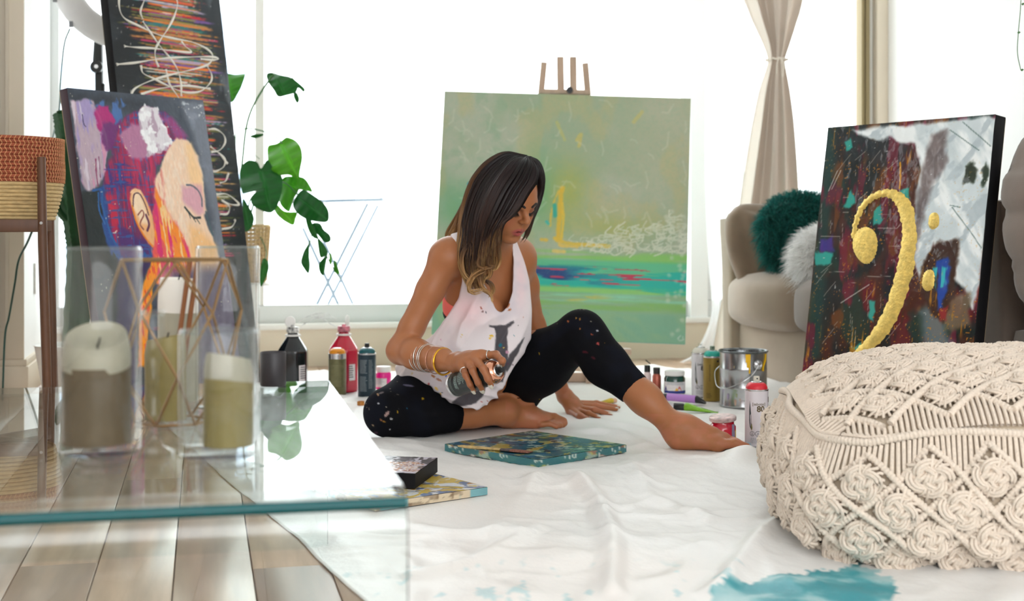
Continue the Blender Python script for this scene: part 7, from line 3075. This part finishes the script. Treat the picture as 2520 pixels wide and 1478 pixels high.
def wpart(mb, name, m, parent=None, **k):
    mb.v = [tuple(A(p) - WL) for p in mb.v]
    return mb.build(name, m, parent or woman, **k)
def field_at(f, P):
    """field values at a list of points"""
    P = np.asarray(P, float)
    D = np.full(len(P), .06)
    for it in f.items:
        d = f.dist(it, P)
        k = it[5]
        if it[6]:
            h_ = np.clip(.5 - .5 * (D + d) / k, 0, 1)
            D = D * (1 - h_) - d * h_ + k * h_ * (1 - h_)
        else:
            h_ = np.clip(.5 + .5 * (D - d) / k, 0, 1)
            D = D * (1 - h_) + d * h_ - k * h_ * (1 - h_)
    return D


def face_at(x, z, lift=.0005):
    """the point of the face at head coordinates x, z"""
    ys_ = np.linspace(.13, .02, 160)
    P = np.array([hd(x, y, z) for y in ys_])
    D = field_at(head, P)
    i = int(np.argmax(D < 0))
    return P[max(i - 1, 0)] + hf * lift


# ---------------------------------------------------------------- eyes, brows, lashes
m_brow = mat('dark_brow_hair', rgb(34, 24, 22), .7)
for s_ in (-1, 1):
    P = [face_at(s_ * x, z, .0006) for x, z in ((.0125, .0285), (.018, .0315), (.027, .0340), (.036, .0345), (.044, .0315), (.050, .0270))]
    mb = MB()
    mb.tube(spline(P, 5), [.0022 + .0016 * math.sin(PI * min(1, .15 + q / 25 * .9)) for q in range(26)], 6, up=tuple(hu2), flat=1.0)
    wpart(mb, 'eyebrow', m_brow, smooth=True)
    P = [face_at(s_ * x, z, .0004) for x, z in ((.0180, .0050), (.024, .0015), (.0315, .0000), (.039, .0020), (.0455, .0060))]
    S_ = spline(P, 6)
    mb = MB()
    mb.tube(S_, [.0005 + .0007 * math.sin(PI * q / (len(S_) - 1)) for q in range(len(S_))], 6)
    for i in range(2, len(S_), 1):
        p = S_[i]
        o_ = (i / len(S_) - .4)
        tip = p + hf * .0085 - hu2 * .0055 + hl2 * s_ * o_ * .010
        mb.tube([p, (p + tip) / 2 - hu2 * .0012, tip], [.0005, .0004, .0001], 4)
    wpart(mb, 'eyelashes', mat('black_lash', rgb(12, 10, 12), .5))
    P = [face_at(s_ * x, z, -.0002) for x, z in ((.0170, .0115), (.024, .0180), (.0315, .0200), (.039, .0180), (.046, .0115))]
    mb = MB()
    mb.tube(spline(P, 6), .0006, 5)
    wpart(mb, 'lid_crease', mat('lid_crease_skin', rgb(104, 62, 48), .6), smooth=True)
# ---------------------------------------------------------------- leggings
lg = Field()
lg.ell(PEL + A([0, 0, .01]), (.150, .115, .105), RT, .05)
lg.cap(HIPR, HIPL, .095, .095, .05)
lg.chain([HIPR, HIPR + th * .45 + A([0, .01, .026]), KNR + A([.01, 0, .004])], [.098, .088, .069], .05)
sh2 = KNR + sh * .30 + A([0, -.02, -.006])
sh3 = KNR + sh * .72 + A([0, -.01, 0])
lg.chain([KNR, sh2, sh3], [.066, .056, .043], .014)
lg.chain([HIPL, HIPL + tl * .5, KNL + A([0, 0, -.004])], [.098, .083, .062], .05)
lg.chain([KNL, KNL + sl * .30 + calf * .014, KNL + sl * .70 + calf * .003], [.056, .056, .041], .035)
lg.cap(KNL + sl * .04, KNL + sl * .12, .05, .048, .03)
shn, sln = sh / np.linalg.norm(sh), sl / np.linalg.norm(sl)
cufR, cufL = KNR + sh * .575, KNL + sl * .60


def cuff_cut(X, Y, Z_):
    a = (X - cufR[0]) * shn[0] + (Y - cufR[1]) * shn[1] + (Z_ - cufR[2]) * shn[2]
    ra = np.sqrt((X - cufR[0]) ** 2 + (Y - cufR[1]) ** 2 + (Z_ - cufR[2]) ** 2)
    b = (X - cufL[0]) * sln[0] + (Y - cufL[1]) * sln[1] + (Z_ - cufL[2]) * sln[2]
    rb_ = np.sqrt((X - cufL[0]) ** 2 + (Y - cufL[1]) ** 2 + (Z_ - cufL[2]) ** 2)
    top = Z_ - .235
    hip = np.sqrt((X - PEL[0]) ** 2 + (Y - PEL[1]) ** 2) < .2
    near_r = (ra < .13) & (Z_ < .115)
    return np.maximum(np.maximum(np.where(near_r, a, -1), np.where(rb_ < .13, b, -1)), np.where(hip, top, -1))


V, F = skin_mesh(lg, (-.46, 3.70, -.006), (.50, 4.45, .42), .0032, inflate=.0035, cut=cuff_cut)
V = smooth_mesh(V, F, 8)
x_, y_ = ppx(V)
cl = np.ones((len(V), 3)) * np.array([13, 13, 17]) / 255
cl = over(cl, (18, 22, 34), sstep(.5, .7, fbm(V[:, 0] * 9, V[:, 2] * 9 + V[:, 1] * 7, 601)) * .6)


def splat(c, x, y, r, col, squash=1.0, a=1.0, rot=0.0):
    dx, dy = x_ - x, y_ - y
    u = dx * math.cos(rot) + dy * math.sin(rot)
    v = -dx * math.sin(rot) + dy * math.cos(rot)
    d = np.hypot(u, v / squash) + 1.2 * (fbm(x_ * .6, y_ * .6, int(x)) - .5) * min(2.5, r)
    return over(c, col, a * sstep(r * 1.15, r * .8, d))


for x, y, r, col, sq, ro in [(952, 1018, 11, (214, 176, 168), .38, -.9), (963, 1030, 3, (230, 226, 224), 1, 0), (931, 992, 2.6, (214, 214, 220), 1, 0), (945, 1037, 3.4, (196, 140, 50), .7, .3), (938, 1033, 3.5, (170, 110, 70), .8, 0), (918, 1046, 4, (200, 170, 130), .5, .6),
                             (1040, 980, 3.4, (210, 170, 30), 1, 0), (978, 1013, 2, (214, 170, 40), 1, 0), (1002, 1005, 2.2, (40, 120, 150), 1, 0), (938, 966, 9, (120, 110, 110), .3, -.3), (1005, 948, 16, (120, 116, 140), .18, .15), (930, 970, 5, (190, 150, 110), .5, .9), (960, 1056, 2, (226, 226, 226), 1, 0), (925, 1064, 6, (90, 60, 80), .6, .2),
                             (1398, 790, 3, (196, 110, 60), 1, 0), (1426, 784, 5, (196, 140, 60), .3, 1.3), (1418, 782, 3, (200, 150, 60), .5, 1.2), (1427, 808, 3, (190, 120, 60), .4, 1.4), (1470, 813, 2.8, (214, 214, 220), 1, 0), (1471, 845, 4.2, (206, 90, 84), 1, 0), (1327, 869, 2.2, (196, 160, 40), .5, 1.2), (1488, 842, 2, (190, 150, 70), .5, 1.3), (1328, 982, 2, (196, 160, 40), 1, 0), (1405, 828, 2, (190, 170, 60), .5, 1.4), (1440, 866, 9, (80, 24, 34), .4, .2), (1460, 880, 7, (76, 26, 36), .5, .5), (1456, 822, 3, (180, 90, 60), .6, .5)]:
    cl = splat(cl, x, y, r * .85, col, sq, .75, ro)
spk = sstep(.955, .975, vnoise(V[:, 0] * 190 + V[:, 1] * 40, V[:, 2] * 190 + V[:, 1] * 70, 610)) * ((x_ < 1010) | ((y_ < 850) & (x_ > 1370)))
cl = over(cl, (190, 180, 160), spk * .7)
m_leg = mat('black_stretch_cotton', attr='paint', rough=.85, spec=.12, bump=(900, .0002))
big_mesh('leggings', V - WL, F, m_leg, woman, cl)

# ---------------------------------------------------------------- sports bra and tank top
tr = Field()
tr.ell(WAI, (.118, .088, .11), RT, .06)
tr.ell(CHE, (.132, .098, .125), RT, .06)
for sg in (-1, 1):
    tr.ell(CHE + LAT * sg * .064 + FWD * .072 + UPT * -.012, (.060, .058, .062), RT, .028)


def band(lo_, hi_):
    def f_(X, Y, Z_):
        q = (X - CHE[0]) * UPT[0] + (Y - CHE[1]) * UPT[1] + (Z_ - CHE[2]) * UPT[2]
        l_ = (X - CHE[0]) * LAT[0] + (Y - CHE[1]) * LAT[1] + (Z_ - CHE[2]) * LAT[2]
        return np.maximum(np.maximum(q - hi_ + .35 * np.abs(l_ + .10), lo_ - q), l_ + .062)
    return f_


V, F = skin_mesh(tr, CHE - .26, CHE + .26, .0042, inflate=.004, cut=band(-.062, -.004))
V = smooth_mesh(V, F, 2)
big_mesh('sports_bra', V - WL, F, mat('coral_jersey', rgb(255, 122, 112), .8), woman)
V, F = skin_mesh(tr, CHE - .26, CHE + .26, .0042, inflate=.005, cut=band(-.076, -.060))
V = smooth_mesh(V, F, 2)
big_mesh('bra_band', V - WL, F, mat('black_lace_band', rgb(30, 24, 30), .8, noise=(260, .8)), woman)

tk = Field()
for it in tr.items[1:]:
    tk.items.append(it)
tk.ell(CHE + UPT * .075 + FWD * -.008, (.142, .082, .090), RT, .05)
tk.cap(SHR * .80 + NEK * .20, SHL * .80 + NEK * .20, .054, .054, .05)
tk.cap(NEK - UPT * .035 - LAT * .045, SHR * .5 + NEK * .5 + UPT * .006, .04, .034, .04)
tk.cap(NEK - UPT * .035 + LAT * .045, SHL * .5 + NEK * .5 + UPT * .006, .04, .034, .04)
tk.cap(CHE + FWD * .01, A(pt(1163, 880, 4.05)), .128, .150, .06)
tk.cap(A(pt(1128, 800, 3.99)), A(pt(1070, 905, 4.02)), .075, .078, .06)
tk.cap(A(pt(1075, 905, 4.03)), A(pt(1175, 935, 4.04)), .098, .125, .06)
tk.cap(A(pt(1245, 800, 4.00)), A(pt(1205, 930, 4.00)), .085, .095, .06)
tk.cap(A(pt(1180, 930, 3.98)), A(pt(1170, 985, 3.955)), .085, .060, .05)


def poly_sd(px_, py_, poly):
    P = list(poly)
    ins = in_poly(px_, py_, P)
    d, _ = seg_dist(px_, py_, P + [P[0]])
    return np.where(ins, d, -d)


NECK = [(1150, 540), (1164, 640), (1188, 688), (1212, 738), (1225, 763), (1236, 769), (1249, 753), (1261, 716), (1263, 640), (1258, 600), (1262, 540)]
ARM_L = [(1270, 540), (1272, 595), (1290, 640), (1303, 690), (1309, 760), (1307, 850), (1420, 860), (1420, 540)]
ARM_R = [(1095, 540), (1116, 600), (1132, 636), (1138, 690), (1127, 734), (1106, 766), (1082, 800), (1054, 834), (1030, 860), (940, 850), (940, 540)]
HEM = [(940, 925), (1002, 930), (1026, 938), (1058, 950), (1084, 972), (1106, 994), (1138, 1007), (1171, 1009), (1195, 1001), (1217, 982), (1236, 958), (1252, 930), (1285, 868), (1312, 826), (1420, 800), (1420, 1100), (940, 1100)]


def tank_cut(X, Y, Z_):
    X, Y, Z_ = np.broadcast_arrays(X, Y, Z_)
    x, y = CXP + FPX * X / Y, HYP + FPX * (CAMH - Z_) / Y
    c = np.full(X.shape, -1.0)
    m = (x > 930) & (x < 1430) & (y > 535) & (y < 1105)
    xs_, ys__ = x[m], y[m]
    b = np.full(xs_.shape, -1.0)
    for poly in (NECK, ARM_L, ARM_R, HEM):
        b = np.maximum(b, poly_sd(xs_, ys__, poly) * 4.0 / FPX)
    c[m] = b
    low = (Z_ < .03)
    c[low] = .02
    return c


V, F = skin_mesh(tk, (-.34, 3.72, .03), (.12, 4.34, .72), .0030, inflate=.0075, cut=tank_cut)
V = smooth_mesh(V, F, 7)
n_ = np.zeros_like(V)
fn = np.cross(V[F[:, 2]] - V[F[:, 0]], V[F[:, 3]] - V[F[:, 1]])
for k in range(4):
    np.add.at(n_, F[:, k], fn)
n_ /= np.linalg.norm(n_, axis=1)[:, None] + 1e-12
x_, y_ = ppx(V)
# hanging folds: run down and out from the chest, and gather across the lap
g_ = sstep(700, 800, y_)
f1 = ridged((x_ + .55 * (y_ - 700)) * .018 + .3 * fbm(x_ * .01, y_ * .01, 620), y_ * .004, 621, 2)
f2 = ridged((y_ - .35 * x_) * .030, x_ * .007, 622, 2)
lap = sstep(925, 965, y_)
V = V + n_ * (sstep(1312, 1268, x_) * (.017 * (f1 - .5) * g_ * (1 - .6 * lap) + .014 * (f2 - .5) * lap + .003 * (fbm(x_ * .03, y_ * .03, 623) - .5)))[:, None]
V = smooth_mesh(V, F, 3)
x_, y_ = ppx(V)
ct = np.ones((len(V), 3)) * np.array([236, 226, 228]) / 255
ct = over(ct, (248, 206, 210), .75 * np.exp(-((x_ - 1150) / 50) ** 2 - ((y_ - 760) / 40) ** 2))
ct = over(ct, (250, 212, 216), .7 * np.exp(-((x_ - 1280) / 16) ** 2 - ((y_ - 690) / 70) ** 2))
ct = over(ct, (216, 206, 214), .6 * sstep(.5, .7, fbm(x_ * .012, y_ * .012, 630)))


def ppoly(c, poly, col, a=.92, rag=3.5, sc=.10, e=1.8):
    xx, yy = x_ + rag * (fbm(x_ * sc, y_ * sc, 640) - .5), y_ + rag * (fbm(x_ * sc, y_ * sc, 643) - .5)
    sd = poly_sd(xx, yy, poly)
    return over(c, col, a * sstep(-e, e, sd))


INK = (66, 62, 68)
for poly in ([(1204, 800), (1216, 801), (1242, 799), (1264, 788), (1266, 794), (1251, 806), (1247, 830), (1250, 862), (1248, 900), (1238, 940), (1208, 940), (1212, 890), (1219, 850), (1220, 820), (1217, 807), (1204, 804)],
             [(1253, 872), (1268, 858), (1282, 838), (1290, 830), (1278, 862), (1262, 890), (1248, 915), (1240, 905)],
             [(1112, 990), (1130, 974), (1160, 962), (1196, 950), (1190, 972), (1172, 990), (1150, 998), (1124, 1000)]):
    ct = ppoly(ct, poly, INK)
for x, y, r, col, sq, ro in [(1184, 757, 4, (170, 80, 60), .5, .9), (1188, 766, 2.5, (120, 60, 60), 1, 0), (1196, 768, 2, (40, 40, 50), 1, 0), (1250, 752, 7, (190, 110, 60), .45, -1), (1254, 762, 5, (190, 110, 60), .5, -.6), (1210, 826, 6, (236, 190, 40), .45, .1), (1206, 832, 3, (236, 190, 40), 1, 0),
                             (1231, 849, 4.5, (20, 110, 130), 1, 0), (1234, 876, 5, (30, 100, 120), .6, .2), (1240, 855, 1.5, (220, 190, 80), 1, 0), (1226, 872, 2, (230, 180, 40), .6, .5), (1137, 823, 2.5, (230, 200, 110), .6, .3), (1135, 828, 2, (230, 190, 130), 1, 0), (1265, 825, 2, (60, 140, 150), .6, .6),
                             (1248, 866, 4, (206, 150, 176), 1, 0), (1250, 895, 2.2, (90, 50, 80), 1, 0), (1262, 897, 2, (80, 40, 60), 1, 0), (1066, 925, 6, (176, 116, 70), .5, .6), (1080, 934, 8, (170, 120, 100), .4, .5), (1054, 948, 4.5, (226, 180, 50), .4, .4), (1056, 944, 2.5, (180, 40, 50), 1, 0), (1074, 956, 6, (230, 190, 100), .5, .8),
                             (1084, 968, 4, (230, 180, 70), .35, 1.2), (1088, 966, 2, (50, 60, 60), .6, .4), (1098, 924, 3, (40, 70, 200), 1, 0), (1104, 919, 3, (40, 70, 200), .6, -.3), (1014, 918, 4, (226, 196, 140), .4, -1), (1200, 986, 3, (190, 90, 80), .5, .5), (1186, 988, 2, (190, 70, 70), 1, 0), (1170, 880, 1.5, (60, 60, 70), 1, 0), (1085, 835, 1.6, (214, 160, 190), 1, 0), (1130, 905, 1.6, (200, 150, 60), 1, 0), (1275, 800, 1.5, (70, 60, 70), 1, 0), (1288, 780, 1.5, (190, 120, 100), 1, 0)]:
    ct = splat(ct, x, y, r, col, sq, .92, ro)
m_tank = mat('washed_white_jersey', attr='paint', rough=.9, bump=(1100, .0002), sheen=.1)
big_mesh('tank_top', V - WL, F, m_tank, woman, ct)
# rolled edges of the neck opening
# ---------------------------------------------------------------- nails, rings, bangles
m_nail = mat('pearl_nail_polish', rgb(226, 220, 206), .2, coat=.6)
m_silver = mat('silver_jewellery', rgb(222, 216, 210), .2, .95)
m_gold_j = mat('gold_jewellery', rgb(232, 176, 60), .2, .95)
m_rose = mat('rose_gold_jewellery', rgb(214, 160, 136), .3, .9, noise=(400, .4))


def nail(p0, p1, out, r):
    d = (p1 - p0) / np.linalg.norm(p1 - p0)
    o = out - d * (out @ d)
    o /= np.linalg.norm(o)
    s_ = np.cross(d, o)
    c = p1 + o * (r * .35) + d * r * .10
    rows = []
    for t in np.linspace(-1, 1, 6):
        row = []
        for q in np.linspace(-1, 1, 7):
            w = r * .82 * (1 - .25 * max(0, t)) * q
            row.append(c + d * (t * r * 1.05) + s_ * w + o * (r * .62 * math.sqrt(max(0, 1 - (.8 * q) ** 2)) - .15 * r * max(0, t) ** 2))
        rows.append(row)
    mb = MB()
    mb.grid(np.array(rows))
    wpart(mb, 'fingernail', m_nail, smooth=True)


for n_2 in ('middle', 'ring', 'little'):
    P_, r_ = FN[n_2]
    ax_ = CA0 + CAX * ((P_[3] - CA0) @ CAX)
    nail(P_[2], P_[3], P_[3] - ax_ - cU * .01, r_[3] * 1.15)
P_, r_ = FN['index']
nail(P_[2], P_[3], CAX * .6 + cN * .8 + cU * .3, r_[3] * 1.15)
for a_, b_, r_ in zip(mids, tips, (.0074, .0076, .0074, .0064)):
    nail(a_, b_, A([0, -.3, 1.0]), r_)


for P_, r_, o_ in [(q[0], q[1][2], A([0, -.25, 1])) for q in toes_l[:3]]:
    c_ = P_[2] + (P_[1] - P_[2]) * .15
    nail(P_[1], c_, o_, r_ * .85)


def hoop(c, axis, r, w, m, name, sq=1.0, tilt=None):
    ax_ = axis / np.linalg.norm(axis)
    u = np.cross(ax_, A([0, 1, .3]))
    u /= np.linalg.norm(u)
    v = np.cross(ax_, u)
    P = [c + r * (u * math.cos(q) + v * math.sin(q)) for q in np.linspace(0, 2 * PI, 49)[:-1]]
    mb = MB()
    mb.tube(P, w, 8, closed=True, up=tuple(ax_), flat=sq)
    wpart(mb, name, m, smooth=True)


fan = fa / np.linalg.norm(fa)
for x_c, dr, w, m_, sq, ti in ((1038, .0405, .0018, m_silver, 1, .20), (1043, .0405, .0013, m_rose, 1, .17), (1048, .040, .0017, m_silver, 1, .15), (1052, .0395, .0013, m_rose, 1, .13), (1056, .039, .0016, m_silver, 1, .12), (1060, .039, .0011, m_silver, 1, .10), (1076, .0385, .0013, m_rose, 1, .02), (1091, .037, .0012, m_rose, 1, -.10), (1094, .0365, .0030, m_gold_j, 1.0, -.12)):
    t_ = (x_c - 988) / (1126 - 988.0)
    c_ = ELR + fa * t_ + A([0, 0, -.004])
    ax_ = fan + A([0, 0, .12]) + A([.25, 0, 0]) * (1 if ti else 1) + A([0, -.25, 0])
    hoop(c_, ax_, dr, w, m_, 'bangle', sq)
hoop((FN['index'][0][0] + FN['index'][0][1]) / 2, FN['index'][0][1] - FN['index'][0][0], .0122, .0016, m_silver, 'finger_ring')
hoop(FN['little'][0][0] * .42 + FN['little'][0][1] * .58, FN['little'][0][1] - FN['little'][0][0], .0104, .0018, m_silver, 'finger_ring')

# ---------------------------------------------------------------- the can in her hand
m_hcan = mat('black_green_can_body', rgb(30, 40, 42), .3, .2)
m_copper = mat('copper_dome', rgb(240, 176, 146), .12, .95)
hx = cN * .96 + cU * .28
hc = spray_can('spray_can', 'dark spray can with a shiny copper dome gripped in her right hand', (0, 0, 0), m_hcan, m_copper, m_black_pl, M=frame_from(CAX, np.cross(-hx, CAX), CA0) @ Matrix.Rotation(0, 4, 'Z'), dome_h=.020)
mb = MB()
mb.lathe([(0, .001), (.030, .001), (.033, -.001), (.0335, .003), (.0325, .006)], 36)
mb.build('base_rim', m_steel, hc, smooth=True)
m_pp = mat('pale_green_print', rgb(150, 170, 164), .5)
print_block(hc, .0325, -.75, .55, .045, .075, 9, m_pp, 21)
print_block(hc, .0325, -.3, .9, .03, .042, 4, m_pp, 22)
for z_ in (.0135, .018):
    wrap_patch(.0328, -1.5, 1.5, z_, z_ + .0007, 24).build('label_line', m_pp, hc)

# ---------------------------------------------------------------- hair
rng = np.random.RandomState(9)
scalp = Field()
scalp.items = [it for it in head.items[:2]]
scalp.ell(hd(0, -.045, -.02), A((.062, .062, .075)) * HS, HM.T, .03)


def hairline(X, Y, Z_):
    q = [(X - HC[0]) * HM[0, k] + (Y - HC[1]) * HM[1, k] + (Z_ - HC[2]) * HM[2, k] for k in range(3)]
    q = [v / HS for v in q]
    front = np.minimum(q[1] - .030 + .0 * q[0], 0.086 - q[2] - .45 * np.maximum(0, np.abs(q[0]) - .03))
    low = -.075 - q[2]
    return np.maximum(front, low)


V, F = skin_mesh(scalp, HC - .16, HC + .16, .003, inflate=.005, cut=hairline)
V = smooth_mesh(V, F, 3)
m_hair = mat('ombre_hair', attr='paint', rough=.40, spec=.22)
ch_ = np.ones((len(V), 3)) * np.array([15, 11, 12]) / 255
hair = big_mesh('hair', V - WL, F, m_hair, woman, ch_)


def lock_strips(curves, widths, name, cols, seed, thick=.35):
    """each lock is a tapered tube of a few sides; cols gives root, middle and tip tones"""
    mb_v, mb_f, mb_c = [], [], []
    n0 = 0
    for ci, P in enumerate(curves):
        m = len(P)
        T = np.gradient(P, axis=0)
        T /= np.linalg.norm(T, axis=1)[:, None] + 1e-9
        view = -P / np.linalg.norm(P, axis=1)[:, None]
        S = np.cross(T, A([0, -1, 0]))
        S /= np.linalg.norm(S, axis=1)[:, None] + 1e-9
        N_ = np.cross(S, T)
        t = np.linspace(0, 1, m)
        w = widths[ci] * np.clip(np.minimum(.45 + t * 5, (1 - t) * 2.2 + .05), 0, 1)
        ang = np.arange(6) * PI / 3
        ring = P[:, None] + (np.cos(ang)[None, :, None] * w[:, None, None]) * S[:, None] + (np.sin(ang)[None, :, None] * w[:, None, None] * thick) * N_[:, None]
        mb_v.append(ring.reshape(-1, 3))
        mb_f.append(grid_faces(m, 6, True) + n0)
        n0 += m * 6
        r0, r1, r2, sw = cols(ci)
        k = t[:, None]
        c = np.where(k < sw, r0 + (r1 - r0) * (k / sw), r1 + (r2 - r1) * np.clip((k - sw) / (1 - sw), 0, 1))
        c = c * (1 + .22 * (rng.rand() - .5))
        mb_c.append(np.repeat(c[:, None], 6, 1).reshape(-1, 3))
    return big_mesh(name, np.concatenate(mb_v) - WL, np.concatenate(mb_f), m_hair, hair, np.concatenate(mb_c) / 255.0)


def curve3(pts, n=10):
    return np.array([tuple(pt(p[0], p[1], p[2])) for p in spline(pts, n)])


cj = lambda v: (A(v[0]), A(v[1]), A(v[2]), v[3])
LEFT = [(1286, 382, 3.80), (1245, 378, 3.80), (1204, 400, 3.80), (1174, 434, 3.81), (1158, 466, 3.83), (1147, 500, 3.86), (1138, 540, 3.86), (1136, 582, 3.85), (1131, 625, 3.84), (1140, 668, 3.835), (1158, 712, 3.83)]
MIDL = [(1292, 385, 3.80), (1268, 392, 3.755), (1238, 425, 3.715), (1212, 465, 3.70), (1194, 505, 3.70), (1182, 545, 3.71), (1176, 585, 3.73), (1172, 622, 3.755), (1170, 660, 3.775), (1176, 690, 3.785), (1186, 716, 3.79)]
INNR = [(1300, 387, 3.78), (1318, 415, 3.745), (1316, 446, 3.722), (1297, 476, 3.708), (1279, 506, 3.70), (1259, 530, 3.695), (1240, 546, 3.69), (1231, 566, 3.70), (1227, 600, 3.74), (1222, 640, 3.79), (1214, 668, 3.81)]
curves, widths, info = [], [], []
for layer in range(3):
    for i in range(150):
        w = (i + rng.rand()) / 140 - .06
        a = np.array([np.array(l) + (np.array(m_) - np.array(l)) * min(1, w * 2) if w < .5 else np.array(m_) + (np.array(r) - np.array(m_)) * (w - .5) * 2 for l, m_, r in zip(LEFT, MIDL, INNR)])
        a[:, 2] += layer * .014 + .006 * rng.randn()
        n_p = len(a)
        tt = np.linspace(0, 1, n_p)
        end = .80 + .20 * rng.rand() + (.06 if w < .6 else -.04)
        ph, am = rng.rand() * 6.28, 3 + 6 * rng.rand()
        a[:, 0] += am * np.sin(tt * 11 + ph) * np.clip(tt - .45, 0, 1) * 2.0 + 2.0 * rng.randn()
        a[:, 2] += .012 * np.cos(tt * 10 + ph) * np.clip(tt - .4, 0, 1) * 1.5
        a[0, 0] += 3 * rng.randn()
        P = curve3([tuple(q) for q in a], 7)
        P = P[:max(8, int(len(P) * min(1, end)))]
        curves.append(P)
        widths.append(.0034 + .0030 * rng.rand())
        info.append(w)


def near_cols(ci):
    w = info[ci]
    tip = (168, 128, 80) if rng.rand() < .6 else (120, 84, 54)
    if w < .04:
        return cj(((30, 21, 19), (98, 68, 44), (188, 148, 96), .45))
    return cj(((15, 11, 12), (36, 23, 20), tip, .74))


lock_strips(curves, widths, 'hair_locks', near_cols, 1)
# fine strands over the sheet, and curled ends on the chest
curves, widths, info = [], [], []
for i in range(320):
    w = rng.rand()
    a = np.array([np.array(l) + (np.array(m_) - np.array(l)) * min(1, w * 2) if w < .5 else np.array(m_) + (np.array(r) - np.array(m_)) * (w - .5) * 2 for l, m_, r in zip(LEFT, MIDL, INNR)])
    a[:, 2] -= .008
    tt = np.linspace(0, 1, len(a))
    a[:, 0] += 6 * np.sin(tt * 8 + 6.28 * rng.rand()) * np.clip(tt - .3, 0, 1) * 1.6 + 2 * rng.randn()
    P = curve3([tuple(q) for q in a], 7)
    P = P[:int(len(P) * (.7 + .3 * rng.rand()))]
    curves.append(P)
    widths.append(.0011 + .0008 * rng.rand())
    info.append(w)
lock_strips(curves, widths, 'fine_strands', lambda ci: cj(((24, 18, 20), (60, 42, 36), (196, 154, 100), .7)), 2, 1.0)
CURLS = [
    [(1196, 560, 3.73), (1186, 610, 3.755), (1176, 650, 3.775), (1190, 662, 3.775), (1170, 676, 3.78), (1154, 694, 3.785), (1156, 716, 3.79), (1176, 716, 3.785), (1196, 712, 3.785)],
    [(1205, 560, 3.72), (1200, 610, 3.75), (1196, 648, 3.775), (1210, 655, 3.78), (1194, 660, 3.78), (1172, 668, 3.785), (1160, 684, 3.785), (1152, 704, 3.79), (1160, 722, 3.795), (1180, 720, 3.79)],
    [(1222, 570, 3.72), (1223, 610, 3.755), (1224, 640, 3.79), (1218, 658, 3.80), (1208, 664, 3.80)],
    [(1214, 590, 3.74), (1206, 640, 3.775), (1207, 675, 3.80), (1192, 690, 3.80), (1187, 702, 3.80)],
    [(1198, 690, 3.79), (1210, 700, 3.80), (1214, 716, 3.81), (1206, 730, 3.815)],
    [(1188, 640, 3.78), (1182, 676, 3.79), (1186, 706, 3.795), (1206, 724, 3.81), (1212, 742, 3.815)],
    [(1160, 600, 3.78), (1166, 626, 3.785), (1168, 648, 3.79), (1178, 660, 3.79)],
    [(1150, 600, 3.80), (1136, 630, 3.81), (1140, 668, 3.81), (1156, 690, 3.80)],
]
curves, widths = [], []
for c_ in CURLS:
    for k in range(7):
        j = rng.randn(2) * (2.6, 2.6)
        P = curve3([(x + j[0] + 1.2 * rng.randn(), y + j[1] + 1.2 * rng.randn(), d + .004 * rng.randn() - .012) for x, y, d in c_], 9)
        curves.append(P)
        widths.append(.0022 + .0022 * rng.rand())
lock_strips(curves, widths, 'curled_ends', lambda ci: cj(((52, 36, 30), (138, 100, 62), (206, 166, 112), .45)), 3, .6)
# ombre hair down her back, window light painted into its browner roots
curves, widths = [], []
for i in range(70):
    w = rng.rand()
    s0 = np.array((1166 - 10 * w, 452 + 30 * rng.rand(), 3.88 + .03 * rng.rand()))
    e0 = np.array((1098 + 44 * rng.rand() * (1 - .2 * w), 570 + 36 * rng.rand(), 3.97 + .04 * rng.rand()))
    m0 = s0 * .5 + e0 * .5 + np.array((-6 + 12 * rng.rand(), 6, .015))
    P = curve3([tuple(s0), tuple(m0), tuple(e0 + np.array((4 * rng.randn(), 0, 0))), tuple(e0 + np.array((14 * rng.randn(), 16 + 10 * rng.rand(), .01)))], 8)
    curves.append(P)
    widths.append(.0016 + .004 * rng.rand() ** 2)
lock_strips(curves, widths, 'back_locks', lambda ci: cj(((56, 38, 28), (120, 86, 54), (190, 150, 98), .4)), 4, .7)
# her left side, falling behind the face
curves, widths = [], []
for i in range(46):
    w = rng.rand()
    pts = [(1296 + 8 * w, 385 + 2 * rng.rand(), 3.80), (1318 + 8 * w, 402, 3.775 + .04 * w), (1328 + 8 * w, 432, 3.775 + .07 * w), (1326 + 9 * w, 462, 3.80 + .08 * w), (1318 + 8 * w, 500, 3.86 + .06 * w), (1304 + 6 * w, 540, 3.92 + .03 * w), (1290 + 10 * w, 578, 3.95), (1276 + 12 * w, 600, 3.95)]
    P = curve3([(x + 1.5 * rng.randn(), y, d) for x, y, d in pts], 6)
    P = P[:int(len(P) * (.75 + .25 * rng.rand()))]
    curves.append(P)
    widths.append(.0035 + .003 * rng.rand())
lock_strips(curves, widths, 'far_side_locks', lambda ci: cj(((20, 15, 17), (34, 24, 24), (84, 60, 44), .7)), 5, .5)
